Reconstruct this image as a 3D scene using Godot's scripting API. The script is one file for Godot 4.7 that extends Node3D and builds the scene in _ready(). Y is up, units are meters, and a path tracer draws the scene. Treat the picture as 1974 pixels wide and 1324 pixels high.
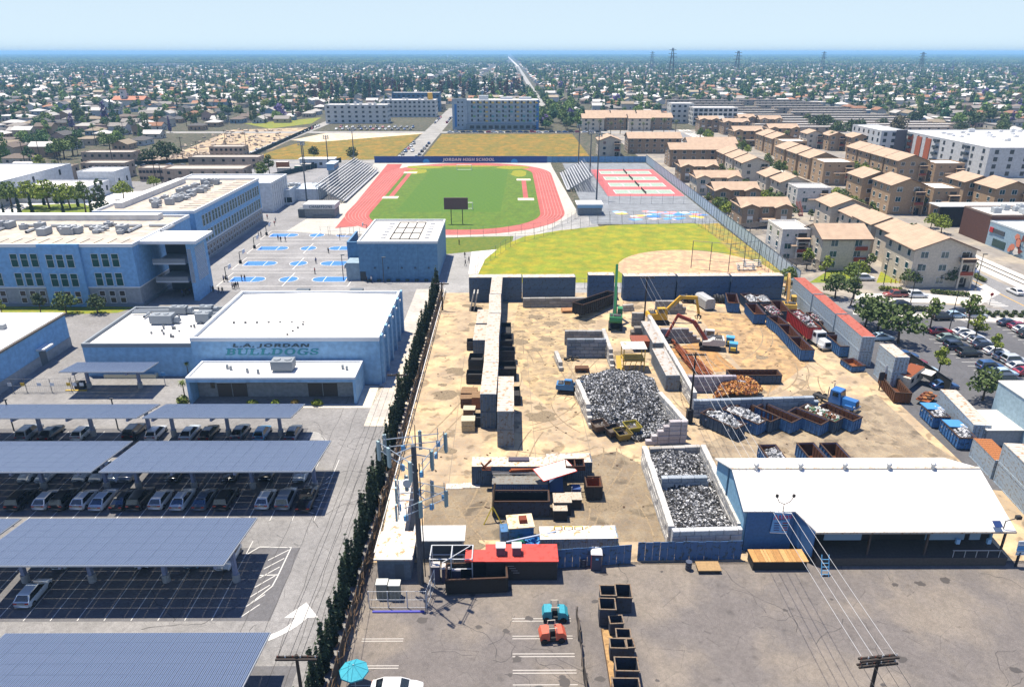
extends Node3D

var used := {}
var mats := {}
var texs := {}
var boxes := {}
var R := RandomNumberGenerator.new()
var UB := BoxMesh.new()

func _ready():
	R.seed = 4711

	var cam := Camera3D.new()
	cam.name = "camera"
	cam.position = Vector3(0, 54, 0)
	cam.rotation_degrees = Vector3(-21.907, -0.2658, 0)
	cam.fov = 50.615
	cam.near = 1.0
	cam.far = 40000.0
	add_child(cam)
	cam.current = true

	var env := Environment.new()
	env.background_mode = Environment.BG_SKY
	var sm := ProceduralSkyMaterial.new()
	sm.sky_horizon_color = Color(0.605, 0.665, 0.70)
	sm.sky_top_color = Color(0.08, 0.28, 0.62)
	sm.sky_curve = 0.6
	sm.ground_horizon_color = Color(0.50, 0.57, 0.62)
	sm.ground_bottom_color = Color(0.30, 0.29, 0.27)
	sm.sun_angle_max = 1.0
	sm.sky_energy_multiplier = 1.0
	var sky := Sky.new()
	sky.sky_material = sm
	env.sky = sky
	env.background_energy_multiplier = 1.0
	env.tonemap_mode = Environment.TONE_MAPPER_LINEAR
	env.tonemap_exposure = 2.25
	env.fog_enabled = true
	env.fog_density = 0.00014
	env.fog_light_color = Color(0.60, 0.82, 1.0)
	env.sdfgi_enabled = true
	env.ssao_enabled = true
	env.ssil_enabled = true
	var we := WorldEnvironment.new()
	we.name = "world_environment"
	we.environment = env
	add_child(we)

	var sun := DirectionalLight3D.new()
	sun.name = "sun"
	sun.light_energy = 1.45
	sun.light_color = Color(1.0, 0.955, 0.88)
	sun.light_angular_distance = 0.5
	sun.shadow_enabled = true
	add_child(sun)
	sun.look_at_from_position(Vector3(-22, 100, -17), Vector3.ZERO, Vector3.FORWARD)
	textures()
	setting()
	city()
	school()
	sports()
	apartments()
	carports()
	yard()
	front()
	right_side()
	greenery()
	people()

func nm(c: String)->String:
	var k: int=used.get(c,0)
	used[c]=k+1
	return c if k==0 else "%s_%03d" % [c,k]
func tag(o,label:="",cat:="",group:="",kind:=""):
	if label: o.set_meta("label",label)
	if cat: o.set_meta("category",cat)
	if group: o.set_meta("group",group)
	if kind: o.set_meta("kind",kind)
	return o
func thing(called: String,label: String,cat: String,at:=Vector3.ZERO,turn:=0.0,group:="")->Node3D:
	var o:=Node3D.new()
	o.name=nm(called)
	o.position=at
	o.rotation.y=turn
	add_child(o,true)
	tag(o,label,cat,group)
	return o
func solo(called: String,mesh: Mesh,m: Material,label: String,cat: String,at:=Vector3.ZERO,turn:=0.0,group:="")->MeshInstance3D:
	var o:=MeshInstance3D.new()
	o.name=nm(called)
	o.mesh=mesh
	o.material_override=m
	o.position=at
	o.rotation.y=turn
	add_child(o,true)
	tag(o,label,cat,group)
	return o
func struct(called: String,mesh: Mesh,m: Material,label:="")->MeshInstance3D:
	var o:=solo(called,mesh,m,label,"")
	o.set_meta("kind","structure")
	return o
func part(parent: Node,called: String,mesh: Mesh,m: Material,at:=Vector3.ZERO,turn:=0.0)->MeshInstance3D:
	var o:=MeshInstance3D.new()
	var ks: Dictionary=parent.get_meta("_k") if parent.has_meta("_k") else {}
	var k: int=ks.get(called,0)
	ks[called]=k+1
	parent.set_meta("_k",ks)
	o.name=called if k==0 else "%s_%03d" % [called,k]
	o.mesh=mesh
	o.material_override=m
	o.position=at
	o.rotation.y=turn
	parent.add_child(o,true)
	return o
func bx(size: Vector3)->BoxMesh:
	var key:="%.2f,%.2f,%.2f" % [size.x,size.y,size.z]
	if not boxes.has(key):
		var b:=BoxMesh.new()
		b.size=size
		boxes[key]=b
	return boxes[key]
func pbox(parent: Node,called: String,size: Vector3,m: Material,at: Vector3,turn:=0.0)->MeshInstance3D:
	return part(parent,called,bx(size),m,at+Vector3(0,size.y/2,0),turn)
func copy(o: Node3D,at: Vector3,turn:=0.0,label:="")->Node3D:
	var c: Node3D=o.duplicate()
	c.name=nm(str(o.name).rstrip("0123456789").trim_suffix("_"))
	add_child(c,true)
	c.position=at
	c.rotation.y=turn
	if label: c.set_meta("label",label)
	return c
func M(hex: String,rough:=0.9,tex:="",scale:=0.1,opt:={})->StandardMaterial3D:
	var key:=hex+str(rough)+tex+str(scale)+str(opt)
	if mats.has(key): return mats[key]
	var m:=StandardMaterial3D.new()
	m.resource_name="surface"
	m.albedo_color=(Color.html(hex).srgb_to_linear()*0.66).linear_to_srgb()
	m.albedo_color.a=1.0
	m.roughness=rough
	if tex:
		m.albedo_texture=texs[tex]
		m.uv1_triplanar=true
		m.uv1_world_triplanar=not opt.get("local",false)
		m.uv1_scale=Vector3(scale,scale,scale)
	if opt.has("tex2"):
		m.detail_enabled=true
		m.detail_albedo=texs[opt.tex2]
		m.detail_blend_mode=BaseMaterial3D.BLEND_MODE_MUL
		m.detail_uv_layer=BaseMaterial3D.DETAIL_UV_2
		m.uv2_triplanar=true
		m.uv2_world_triplanar=true
		var s2: float=opt.get("s2",0.01)
		m.uv2_scale=Vector3(s2,s2,s2)
	if opt.has("metal"): m.metallic=opt.metal
	if opt.has("spec"): m.metallic_specular=opt.spec
	if opt.has("vc"):
		m.vertex_color_use_as_albedo=true
	if opt.has("back"):
		m.backlight_enabled=true
		m.backlight=Color.html(opt.back)
	if opt.has("alpha"):
		m.transparency=BaseMaterial3D.TRANSPARENCY_ALPHA
		m.albedo_color.a=opt.alpha
	if opt.has("coat"):
		m.clearcoat_enabled=true
		m.clearcoat=opt.coat
		m.clearcoat_roughness=0.05
	m.cull_mode=BaseMaterial3D.CULL_DISABLED
	mats[key]=m
	return m
func noise_bytes(n: int,seed_: int,freq: float,oct:=4,type:=FastNoiseLite.TYPE_SIMPLEX_SMOOTH,ret:=-1)->PackedByteArray:
	var f:=FastNoiseLite.new()
	f.seed=seed_
	f.frequency=freq
	f.noise_type=type
	f.fractal_octaves=oct
	if ret>=0:
		f.fractal_type=FastNoiseLite.FRACTAL_NONE
		f.cellular_return_type=ret
	var im:=f.get_seamless_image(n,n)
	im.convert(Image.FORMAT_L8)
	return im.get_data()
func tex_from(n: int,fn: Callable)->ImageTexture:
	var d:=PackedByteArray()
	d.resize(n*n*3)
	for i in n*n:
		var c: Vector3=fn.call(i)
		d[i*3]=clampi(int(c.x*255.0),0,255)
		d[i*3+1]=clampi(int(c.y*255.0),0,255)
		d[i*3+2]=clampi(int(c.z*255.0),0,255)
	var im:=Image.create_from_data(n,n,false,Image.FORMAT_RGB8,d)
	return ImageTexture.create_from_image(im)
func textures():
	var a:=noise_bytes(512,3,0.012,6)
	var b:=noise_bytes(512,8,0.06,4)
	var c:=noise_bytes(512,21,0.3,3)
	var cell:=noise_bytes(512,5,0.014,1,FastNoiseLite.TYPE_CELLULAR,FastNoiseLite.RETURN_DISTANCE2_SUB)
	var one:=Vector3.ONE
	texs.grime=tex_from(512,func(i): return one*(0.80+0.16*a[i]/255.0+0.08*c[i]/255.0))
	texs.speck=tex_from(512,func(i): return one*(0.70+0.16*b[i]/255.0+0.26*(c[i]/255.0 - 0.2)))
	texs.asphalt=tex_from(512,func(i):
		var v:=0.76+0.10*a[i]/255.0+0.26*(c[i]/255.0 - 0.5)+0.12*b[i]/255.0
		if cell[i]<3 and a[i]>128: v *= 0.84
		return Vector3(v,v,v*0.99))
	texs.stain=tex_from(512,func(i):
		var t:=smoothstep(0.35,0.75,a[i]/255.0)
		var k:=Vector3(0.86,0.85,0.85).lerp(Vector3(1.0,0.97,0.92),t)
		if b[i]>196: k *= 1.0 - 0.004*(b[i] - 196)
		return k)
	texs.dust=tex_from(512,func(i):
		var t:=smoothstep(0.30,0.70,a[i]/255.0)
		var u:=smoothstep(0.45,0.8,b[i]/255.0)
		var k:=Vector3(0.90,0.87,0.82).lerp(Vector3(1.0,0.97,0.90),t)
		k=k.lerp(Vector3(0.98,0.86,0.68),u*0.30)
		k *= 1.0 - 0.22*smoothstep(0.62,0.8,a[(i+93137) % 262144]/255.0)
		return k*(0.93+0.12*(c[i]/255.0)))
	texs.grass=tex_from(512,func(i):
		var t:=smoothstep(0.35,0.7,a[i]/255.0)
		var u:=b[i]/255.0
		var k:=Vector3(0.78,0.88,0.60).lerp(Vector3(1.0,0.95,0.55),t*0.7)
		return k*(0.80+0.14*u+0.18*(c[i]/255.0 - 0.3)))
	texs.straw=tex_from(512,func(i):
		var t:=smoothstep(0.3,0.7,a[i]/255.0)
		var k:=Vector3(0.98,0.84,0.56).lerp(Vector3(0.82,0.76,0.44),t)
		return k*(0.7+0.3*b[i]/255.0+0.25*(c[i]/255.0 - 0.3)))
	texs.rust=tex_from(512,func(i):
		var t:=smoothstep(0.54,0.80,a[i]/255.0*0.75+b[i]/255.0*0.25)
		return (Vector3(1,1,1).lerp(Vector3(0.84,0.66,0.50),t))*(0.88+0.12*c[i]/255.0))
	texs.rusty=tex_from(512,func(i):
		var t:=smoothstep(0.35,0.65,b[i]/255.0)
		return Vector3(0.74,0.60,0.48).lerp(Vector3(1.0,0.84,0.66),t)*(0.7+0.4*c[i]/255.0))
	texs.tiles=tex_from(512,func(i):
		var y:=int(i/512)
		var v:=0.86+0.12*b[i]/255.0+0.08*c[i]/255.0
		if y % 32<5: v *= 0.80
		return Vector3(v,v,v))
	texs.city=tex_from(512,func(i):
		var t:=b[i]/255.0
		var k:=Vector3(0.70,0.68,0.64).lerp(Vector3(0.44,0.52,0.38),smoothstep(0.35,0.6,t))
		if c[i]>170: k=Vector3(0.95,0.93,0.9)
		return k)
	texs.leaf=tex_from(512,func(i): return one*(0.62+0.40*c[i]/255.0))
	var im:=Image.create(96,160,false,Image.FORMAT_RGB8)
	im.fill(Color.html("8fa0b8"))
	for x in 6:
		for y in 10:
			im.fill_rect(Rect2i(x*16+2,y*16+1,12,14),Color.html("1c2846") if x % 2 else Color.html("2f3f64"))
	texs.solar=ImageTexture.create_from_image(im)
class MB:
	var st:=SurfaceTool.new()
	var sm:=-1
	func _init(smooth:=false):
		st.begin(Mesh.PRIMITIVE_TRIANGLES)
		sm=0 if smooth else -1
		st.set_smooth_group(sm)
	func tri(a: Vector3,b: Vector3,c: Vector3):
		st.add_vertex(a); st.add_vertex(b); st.add_vertex(c)
	func q(a: Vector3,b: Vector3,c: Vector3,d: Vector3):
		tri(a,b,c); tri(a,c,d)
	func quv(a: Vector3,b: Vector3,c: Vector3,d: Vector3):
		for k in [[a,Vector2(0,0)],[b,Vector2(1,0)],[c,Vector2(1,1)],[a,Vector2(0,0)],[c,Vector2(1,1)],[d,Vector2(0,1)]]:
			st.set_uv(k[1]); st.add_vertex(k[0])
	func col(c: Color): st.set_color(c)
	func hexa(p: Array):
		q(p[4],p[7],p[6],p[5]); q(p[0],p[1],p[2],p[3])
		for k in 4:
			var n:=(k+1) % 4
			q(p[k],p[k+4],p[n+4],p[n])
	func box(a: Vector3,b: Vector3):
		hexa([Vector3(a.x,a.y,b.z),Vector3(b.x,a.y,b.z),Vector3(b.x,a.y,a.z),Vector3(a.x,a.y,a.z),
			Vector3(a.x,b.y,b.z),Vector3(b.x,b.y,b.z),Vector3(b.x,b.y,a.z),Vector3(a.x,b.y,a.z)])
	func cbox(c: Vector3,s: Vector3): box(c - s/2,c+s/2)
	func obox(c: Vector3,s: Vector3,t: Basis):
		var p:=[]
		for y in [-0.5,0.5]:
			for k in [[-0.5,0.5],[0.5,0.5],[0.5,-0.5],[-0.5,-0.5]]:
				p.append(c+t*Vector3(k[0]*s.x,y*s.y,k[1]*s.z))
		hexa(p)
	func tbox(c: Vector3,bottom: Vector2,top: Vector2,h: float,shift:=Vector2.ZERO):
		var p:=[]
		for l in [[bottom,0.0,Vector2.ZERO],[top,h,shift]]:
			for k in [[-0.5,0.5],[0.5,0.5],[0.5,-0.5],[-0.5,-0.5]]:
				p.append(c+Vector3(k[0]*l[0].x+l[2].x,l[1],k[1]*l[0].y+l[2].y))
		hexa(p)
	func tube(a: Vector3,b: Vector3,ra: float,rb:=-1.0,n:=8,caps:=true):
		if rb<0.0: rb=ra
		var d:=(b - a).normalized()
		var u:=d.cross(Vector3.UP if absf(d.y)<0.9 else Vector3.RIGHT).normalized()
		var v:=d.cross(u)
		for k in n:
			var t0:=TAU*k/n
			var t1:=TAU*(k+1)/n
			var e0:=u*cos(t0)+v*sin(t0)
			var e1:=u*cos(t1)+v*sin(t1)
			q(a+e0*ra,a+e1*ra,b+e1*rb,b+e0*rb)
			if caps:
				tri(b,b+e0*rb,b+e1*rb)
				tri(a,a+e1*ra,a+e0*ra)
	func bar(a: Vector3,b: Vector3,w: float): tube(a,b,w*0.7,-1.0,4)
	func path(ps: Array,r: float,n:=6):
		for k in ps.size() - 1: tube(ps[k],ps[k+1],r,-1.0,n,false)
	func flat(poly: PackedVector2Array,y: float):
		var ix:=Geometry2D.triangulate_polygon(poly)
		for k in range(0,ix.size(),3):
			var p:=[]
			for j in 3: p.append(Vector3(poly[ix[k+j]].x,y,poly[ix[k+j]].y))
			if (p[1] - p[0]).cross(p[2] - p[0]).y>0: p.reverse()
			tri(p[0],p[1],p[2])
	func prism(poly: PackedVector2Array,y0: float,y1: float):
		flat(poly,y1)
		var n:=poly.size()
		var cw:=Geometry2D.is_polygon_clockwise(poly)
		for k in n:
			var a:=poly[k]
			var b:=poly[(k+1) % n]
			if cw:
				var t:=a; a=b; b=t
			q(Vector3(a.x,y0,a.y),Vector3(b.x,y0,b.y),Vector3(b.x,y1,b.y),Vector3(a.x,y1,a.y))
	func slab(poly: PackedVector2Array,z0: float,z1: float):
		var ix:=Geometry2D.triangulate_polygon(poly)
		for k in range(0,ix.size(),3):
			for z in [z0,z1]:
				var p:=[]
				for j in 3: p.append(Vector3(poly[ix[k+j]].x,poly[ix[k+j]].y,z))
				var up: bool=(p[1] - p[0]).cross(p[2] - p[0]).z>0
				if up==(z==z1): p.reverse()
				tri(p[0],p[1],p[2])
		var n:=poly.size()
		var cw:=Geometry2D.is_polygon_clockwise(poly)
		for k in n:
			var a:=poly[k]
			var b:=poly[(k+1) % n]
			if not cw:
				var t:=a; a=b; b=t
			q(Vector3(a.x,a.y,z0),Vector3(a.x,a.y,z1),Vector3(b.x,b.y,z1),Vector3(b.x,b.y,z0))
	func ball(c: Vector3,r: Vector3,n:=8,m:=6):
		for j in m:
			for i in n:
				var p:=[]
				for k in [[0,0],[1,0],[1,1],[0,1]]:
					var th: float=TAU*(i+k[0])/n
					var ph: float=PI*(j+k[1])/m
					p.append(c+r*Vector3(sin(ph)*cos(th),cos(ph),sin(ph)*sin(th)))
				q(p[0],p[1],p[2],p[3])
	func done()->ArrayMesh:
		st.generate_normals()
		return st.commit()
func pv(a: Array)->PackedVector2Array:
	var r:=PackedVector2Array()
	for k in range(0,a.size(),2): r.append(Vector2(a[k],a[k+1]))
	return r
func rect(x0: float,z0: float,x1: float,z1: float)->PackedVector2Array:
	return pv([x0,z0,x1,z0,x1,z1,x0,z1])
func sheet(called: String,poly: PackedVector2Array,y: float,m: Material,label:="")->MeshInstance3D:
	var b:=MB.new()
	b.flat(poly,y)
	return struct(called,b.done(),m,label)
func stripe(b: MB,p: Vector2,r: Vector2,w: float,y: float):
	var d:=(r - p).normalized()
	var s:=Vector2(-d.y,d.x)*w/2
	b.flat(PackedVector2Array([p+s,r+s,r - s,p - s]),y)
func box_of(x0: float,z0: float,x1: float,z1: float,y0: float,y1: float)->ArrayMesh:
	var b:=MB.new()
	b.box(Vector3(minf(x0,x1),y0,minf(z0,z1)),Vector3(maxf(x0,x1),y1,maxf(z0,z1)))
	return b.done()
func textmesh(s: String,size: float,depth:=0.06,font:="Droid Sans",spacing:=0.0)->TextMesh:
	var t:=TextMesh.new()
	var f:=SystemFont.new()
	f.font_names=PackedStringArray([font])
	f.font_weight=700
	t.font=f
	t.text=s
	t.font_size=32
	t.pixel_size=size/24.0
	t.depth=depth
	return t
const Z0:=Vector3.ZERO
func v3(x: float,y: float,z: float)->Vector3: return Vector3(x,y,z)
func v2(x: float,z: float)->Vector2: return Vector2(x,z)
func fit(l: MeshInstance3D,w: float,h: float,slant:=0.0):
	var bb:=l.mesh.get_aabb().size
	var k:=h/maxf(bb.y,0.01)
	l.transform.basis=Basis(Vector3(w/maxf(bb.x,0.01),0,0),Vector3(slant*k,k,0),Vector3(0,0,1))
func setting():
	sheet("ground",rect(-11500,400,11500,-14600),-0.05,M("8f8878",1.0,"city",0.008,{"tex2": "grime","s2": 0.0013}))
	var asph:=M("a9a8a6",0.95,"asphalt",0.045,{"tex2": "stain","s2": 0.006})
	var lot:=M("abaaab",0.95,"asphalt",0.04,{"tex2": "grime","s2": 0.009})
	var conc:=M("e3dfd4",0.95,"grime",0.1,{"tex2": "stain","s2": 0.008})
	var dark:=M("75767c",0.95,"asphalt",0.06,{"tex2": "grime","s2": 0.01})
	sheet("school_paving",rect(-330,-20,-15.9,-330),0.0,lot,"pale worn asphalt of the school car park and yard")
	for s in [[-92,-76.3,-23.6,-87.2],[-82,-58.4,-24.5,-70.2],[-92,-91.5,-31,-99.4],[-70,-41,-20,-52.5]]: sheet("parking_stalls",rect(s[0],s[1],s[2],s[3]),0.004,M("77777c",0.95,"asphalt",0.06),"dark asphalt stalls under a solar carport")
	sheet("front_asphalt",rect(-16.1,-20,190,-67.5),0.004,M("979290",0.95,"asphalt",0.05,{"tex2": "stain","s2": 0.012}),"cracked grey asphalt in front of the metal yard")
	sheet("yard_concrete",pv([-16.1,-67,62,-67,100,-67,67.09,-79.98,70.72,-114.97,74.22,-135.9,65.5,-166,-16.1,-168]),0.004,M("d8cbb6",0.95,"dust",0.045,{"tex2": "stain","s2": 0.016}),"dusty stained concrete of the metal yard")
	var grey:=M("b9aea0",0.95,"asphalt",0.05,{"tex2": "dust","s2": 0.05})
	sheet("paving",pv([-10.31,-71.67,-11.24,-83.39,-3.58,-83.36,4.29,-88.6,15.75,-92.12,19.15,-87.84,18.97,-71.04]),0.009,M("aa9f90",0.95,"asphalt",0.06,{"tex2": "dust","s2": 0.03}),"grey brown slab in the front of the yard")
	sheet("paving",pv([26.32,-92.07,41.41,-103.38,48.75,-105.16,62.42,-110.86,62.67,-94.94,63.91,-89.02,29.33,-89.18]),0.009,grey,"grey slab behind the big shed")
	sheet("paving",pv([28.45,-129.32,39.68,-136.06,40.77,-126.7,41.94,-120.67,31.77,-119.56]),0.009,M("c9a474",0.95,"dust",0.08,{"tex2": "stain","s2": 0.05}),"rust stained ground under the red armed excavator")
	sheet("paving",pv([2.29,-158.99,16.16,-153.51,12.7,-126.83,6.64,-105.35,2.62,-115.29,0.43,-137.68]),0.009,M("cfc1a6",0.95,"dust",0.07,{"tex2": "stain","s2": 0.05}),"trodden dusty lane beside the container row")
	sheet("paving",pv([41.72,-153.39,59.13,-149.88,56.07,-124.16,43.93,-110.95,42.51,-124.22]),0.009,M("cdb592",0.95,"dust",0.06,{"tex2": "stain","s2": 0.04}),"oily dusty lane between the bins and the bays")
	sheet("paving",rect(-140,-168,-16.1,-400),0.006,M("b4b4b7",0.95,"asphalt",0.035,{"tex2": "grime","s2": 0.012}),"pale asphalt of the basketball yard")
	sheet("path",pv([-10.55,-183.06,-10.85,-210.07,-2.88,-211.26,-6.2,-197.33,-7.7,-183.04]),0.012,M("f2eee6",0.9,"grime",0.1),"white concrete path beside the ball field")
	sheet("paving",rect(-16.2,-167,30,-260),0.008,M("c4c4c4",0.95,"asphalt",0.035,{"tex2": "grime","s2": 0.012}),"pale asphalt between hall and ball field")
	sheet("path",rect(-22.6,-100,-15.9,-170),0.012,M("e9e5dc",0.95,"grime",0.12,{"tex2": "stain","s2": 0.02}),"concrete strip between the gym and the cypresses")
	sheet("path",pv([-35.68,-106.29,-22.55,-106.23,-21.72,-114.34,-25.9,-114.99,-24.89,-107.37,-36.05,-107.61]),0.012,M("efe6d2",0.9,"grime",0.1),"pale concrete walk before the lobby")
	sheet("grass",pv([-18.26,-202.99,-19.88,-223.02,1.53,-224.98,0.67,-210.01]),0.014,M("7f8a3c",1.0,"grass",0.08),"weedy grass patch beside the ball field").set_meta("kind","structure")
	sheet("grass",pv([-111.72,-150.67,-117.46,-159.54,-84.87,-156.83,-87.29,-152.95]),0.014,M("a9a84a",1.0,"grass",0.1),"dry lawn strip before the school block")
	sheet("path",rect(-210,-225,-115,-305),0.010,M("efece6",0.95,"grime",0.06),"bright concrete court of the school")
	sheet("grass",pv([-176.92,-257.04,-181.0,-275.84,-162.99,-278.79,-138.81,-252.53,-164.35,-248.45]),0.016,M("8f9a46",1.0,"grass",0.1),"lawn under the small school trees")
	var straw:=M("d0bd8c",1.0,"straw",0.03,{"tex2": "grass","s2": 0.012})
	sheet("field",pv([-141,-406,-132,-500,-125.93,-486.54,-62.5,-531,-62.5,-400,-100,-397]),0.010,straw,"dry yellow vacant lot left of the street")
	sheet("field",rect(-47,-396,45,-530),0.010,straw,"dry yellow vacant lot in front of the blue grey block of flats")
	sheet("field",pv([-143.05,-492.56,-127.77,-545.5,-59.8,-541.55,-61.6,-530.94,-123.82,-480.73]),0.012,M("e9e0cf",1.0,"dust",0.03),"bare parking ground behind the dry lot")
	sheet("field",pv([-221,-386,-188,-412,-206,-560,-148,-580,-141,-445,-150,-392]),0.010,M("d4c8b6",1.0,"dust",0.02,{"tex2": "stain","s2": 0.02}),"bare brown demolition lot")
	sheet("field",pv([-213.65,-611.12,-183.9,-639.49,-165.08,-670.6,-159.21,-610.87,-179.79,-568.56]),0.012,M("a8a552",1.0,"grass",0.03),"weedy green lot beside the road")
	sheet("paving",pv([72,-172,72,-560,420,-560,420,-120,110,-120]),0.003,M("b4b0a8",0.95,"grime",0.05,{"tex2": "stain","s2": 0.01}),"pale paving between the tan apartments")
	sheet("grass",pv([75.59,-174.85,85.61,-186.5,96.67,-186.45,88.64,-174.79]),0.014,M("9fa544",1.0,"grass",0.08),"small lawn before the cream apartments")
	sheet("grass",pv([92.55,-174.78,99.44,-186.44,104.47,-185.43,99.73,-174.74]),0.014,M("b0ae3f",1.0,"grass",0.08),"small lawn at the street corner")
	sheet("parking_lot",pv([66,-164,109.26,-143.8,130,-118,110,-70,64,-82]),0.012,dark,"dark asphalt car park")
	sheet("road",pv([66,-172,80.09,-161.27,108.51,-155.93,114.46,-151.67,109.26,-143.8,76.57,-153.23]),0.016,M("a5a5a8",0.95,"asphalt",0.05,{"tex2": "grime","s2": 0.02}),"grey cross street beside the car park")
	sheet("road",pv([112,-560,124,-560,124,-60,112,-60]),0.013,M("9b9ca0",0.95,"asphalt",0.05),"grey avenue at the right edge")
	sheet("pavement",rect(125.5,-560,134,-60),0.02,M("e6e2d9",0.95,"grime",0.08),"wide pale pavement along the avenue")
	sheet("pavement",pv([83.4,-165.96,81.31,-161.26,108.21,-157.39,118.55,-166.2,119.16,-173.34,109.81,-166.24]),0.03,M("e8e4db",0.95,"grime",0.1),"pale pavement of the cross street")
	sheet("pavement",pv([77.46,-153.93,102.41,-149.68,112.67,-148.96,109.89,-144.75,100.83,-147.04,76.24,-151.16]),0.03,M("e2ddd2",0.95,"grime",0.1),"pale pavement along the car park")
	var st:=M("c4c2be",0.95,"asphalt",0.03,{"tex2": "grime","s2": 0.01})
	sheet("road",rect(-61,-398,-48.5,-780),0.020,st,"straight street between the vacant lots")
	sheet("road",rect(-420,-536,330,-548),0.024,st,"cross street before the blocks of flats")
	sheet("road",pv([-142,-392,-150,-392,-161,-1500,-152,-1500]),0.028,st,"street beside the demolition lot")
	sheet("road",pv([31,-770,40,-770,42,-3000,35,-3000]),0.032,M("bdbbb7",0.95,"asphalt",0.03),"wide pale street running to the horizon")
	sheet("road",pv([33,-3000,42,-3000,0,-9000,-16,-9000]),0.6,M("d8d5cf",0.95),"far end of the wide street")
	sheet("road",pv([-142,-392,-62,-396,-48,-394,-48,-388,-142,-384]),0.036,st,"lane behind the stadium wall")
	paint_marks()
	hills()
func paint_marks():
	var white:=M("eeeeea",0.8,"speck",0.6)
	var b:=MB.new()
	var out:=PackedVector2Array([v2(-21.47,-61.08),v2(-19.68,-58.88),v2(-20.78,-58.81)])
	for k in 9:
		var t:=k/8.0
		out.append(v2(-20.78,-58.81).lerp(v2(-21.59,-57.08),t).lerp(v2(-21.59,-57.08).lerp(v2(-23.85,-55.64),t),t))
	for k in 9:
		var t:=k/8.0
		out.append(v2(-24,-56.46).lerp(v2(-22.27,-57.3),t).lerp(v2(-22.27,-57.3).lerp(v2(-22.06,-58.81),t),t))
	out.append(v2(-23.18,-58.82))
	b.flat(out,0.018)
	solo("painted_arrow",b.done(),white,"big white curved arrow painted on the school car park","road marking")
	b=MB.new()
	for row in [[-58.5,-71.5,-80.0,-28.2],[-75.5,-90.0,-82.0,-23.8],[-92.5,-98.5,-84.0,-32.0]]:
		var x: float=row[2]
		while x<row[3]:
			stripe(b,v2(x,row[0]),v2(x,row[1]),0.1,0.008)
			x+=2.75
	for k in 7:
		var f:=k/6.0
		stripe(b,v2(-27.73,-58.91).lerp(v2(-27.63,-67.94),f),v2(-26.31,-60.8).lerp(v2(-25.78,-69.79),f),0.12,0.008)
		stripe(b,v2(-25.85,-77.53).lerp(v2(-24.9,-84.73),f),v2(-24.53,-76.97).lerp(v2(-24.35,-86.03),f),0.12,0.008)
		stripe(b,v2(-30.53,-96.16).lerp(v2(-30.27,-98.24),f),v2(-27.11,-95.51).lerp(v2(-28.96,-97.75),f),0.1,0.008)
	for s in [[v2(-29.35,-70.39),v2(-25.61,-70.27)],[v2(-25.61,-70.27),v2(-25.72,-65.27)],[v2(-25.72,-65.27),v2(-25.84,-63.59)],[v2(-25.84,-63.59),v2(-27.4,-60.8)],[v2(-27.76,-65.37),v2(-25.77,-65.45)],[v2(-30.49,-68.88),v2(-29.35,-70.39)]]:
		stripe(b,s[0],s[1],0.14,0.008)
	struct("parking_lines",b.done(),white,"white stall lines of the school car park")
	b=MB.new()
	for k in 6:
		var z: float=[-58.6,-56.2,-53.9,-51.9,-50.2,-48.6][k]
		for off in [0.0,0.35]:
			stripe(b,v2(0.3,z+off),v2(6.3,z+off),0.09,0.012)
	for k in 3:
		var z: float=[-55.9,-52.5,-50.2][k]
		for off in [0.0,0.3]: stripe(b,v2(-14.6,z+off),v2(-10.5,z+off),0.09,0.012)
	struct("parking_lines",b.done(),M("e2ded6",0.8,"speck",0.5),"worn double stall lines of the front lot")
	b=MB.new()
	for k in 12:
		stripe(b,v2(85.05,-136.14).lerp(v2(84.91,-118.86),k/9.0),v2(88.04,-135.84).lerp(v2(88.65,-118.85),k/9.0),0.14,0.018)
	for k in 7:
		stripe(b,v2(103.37,-143.2).lerp(v2(102.66,-133.81),k/5.0),v2(106.2,-143.5).lerp(v2(105.51,-134.35),k/5.0),0.14,0.018)
		stripe(b,v2(89.97,-152.13).lerp(v2(101.61,-148.35),k/6.0),v2(90.88,-148.4).lerp(v2(102.25,-144.78),k/6.0),0.14,0.018)
	for k in 6:
		stripe(b,v2(110.7,-161.51).lerp(v2(110.51,-156.28),k/5.0),v2(113.62,-161.88).lerp(v2(114.29,-156.63),k/5.0),0.5,0.022)
	struct("parking_lines",b.done(),white,"white stall lines and zebra crossing at the car park")
	b=MB.new()
	stripe(b,v2(118,-560),v2(118,-60),0.3,0.02)
	stripe(b,v2(94.09,-160.06),v2(107.77,-156.66),0.2,0.022)
	struct("road_lines",b.done(),M("d3a53c",0.8),"yellow centre lines")
	b=MB.new()
	for x in [128.5,131.0]: b.box(v3(x,0.02,-560),v3(x+0.25,0.16,-60))
	struct("tram_rails",b.done(),M("3a3634",0.6,"",0.1,{"metal": 0.6}),"dark rails beside the avenue")
	b=MB.new()
	for n in 60:
		var p:=v2(R.randf_range(-15,60),R.randf_range(-66,-42)) if n<34 else v2(R.randf_range(-40,-18),R.randf_range(-108,-45))
		var ang:=R.randf()*TAU
		for k in R.randi_range(5,16):
			ang+=R.randf_range(-0.7,0.7)
			var r:=p+v2(cos(ang),sin(ang))*R.randf_range(0.4,1.1)
			stripe(b,p,r,R.randf_range(0.03,0.08),0.010)
			p=r
	for x in [-27.0,-24.6,-22.4,-20.6,-19.2]:
		var p:=v2(x,-46)
		while p.y>-110:
			var r:=v2(x+R.randf_range(-0.15,0.15),p.y - 2.5)
			stripe(b,p,r,0.05,0.010)
			p=r
	struct("road_cracks",b.done(),M("4c4a49",1.0),"dark cracks and seams in the asphalt")
	b=MB.new()
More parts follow.
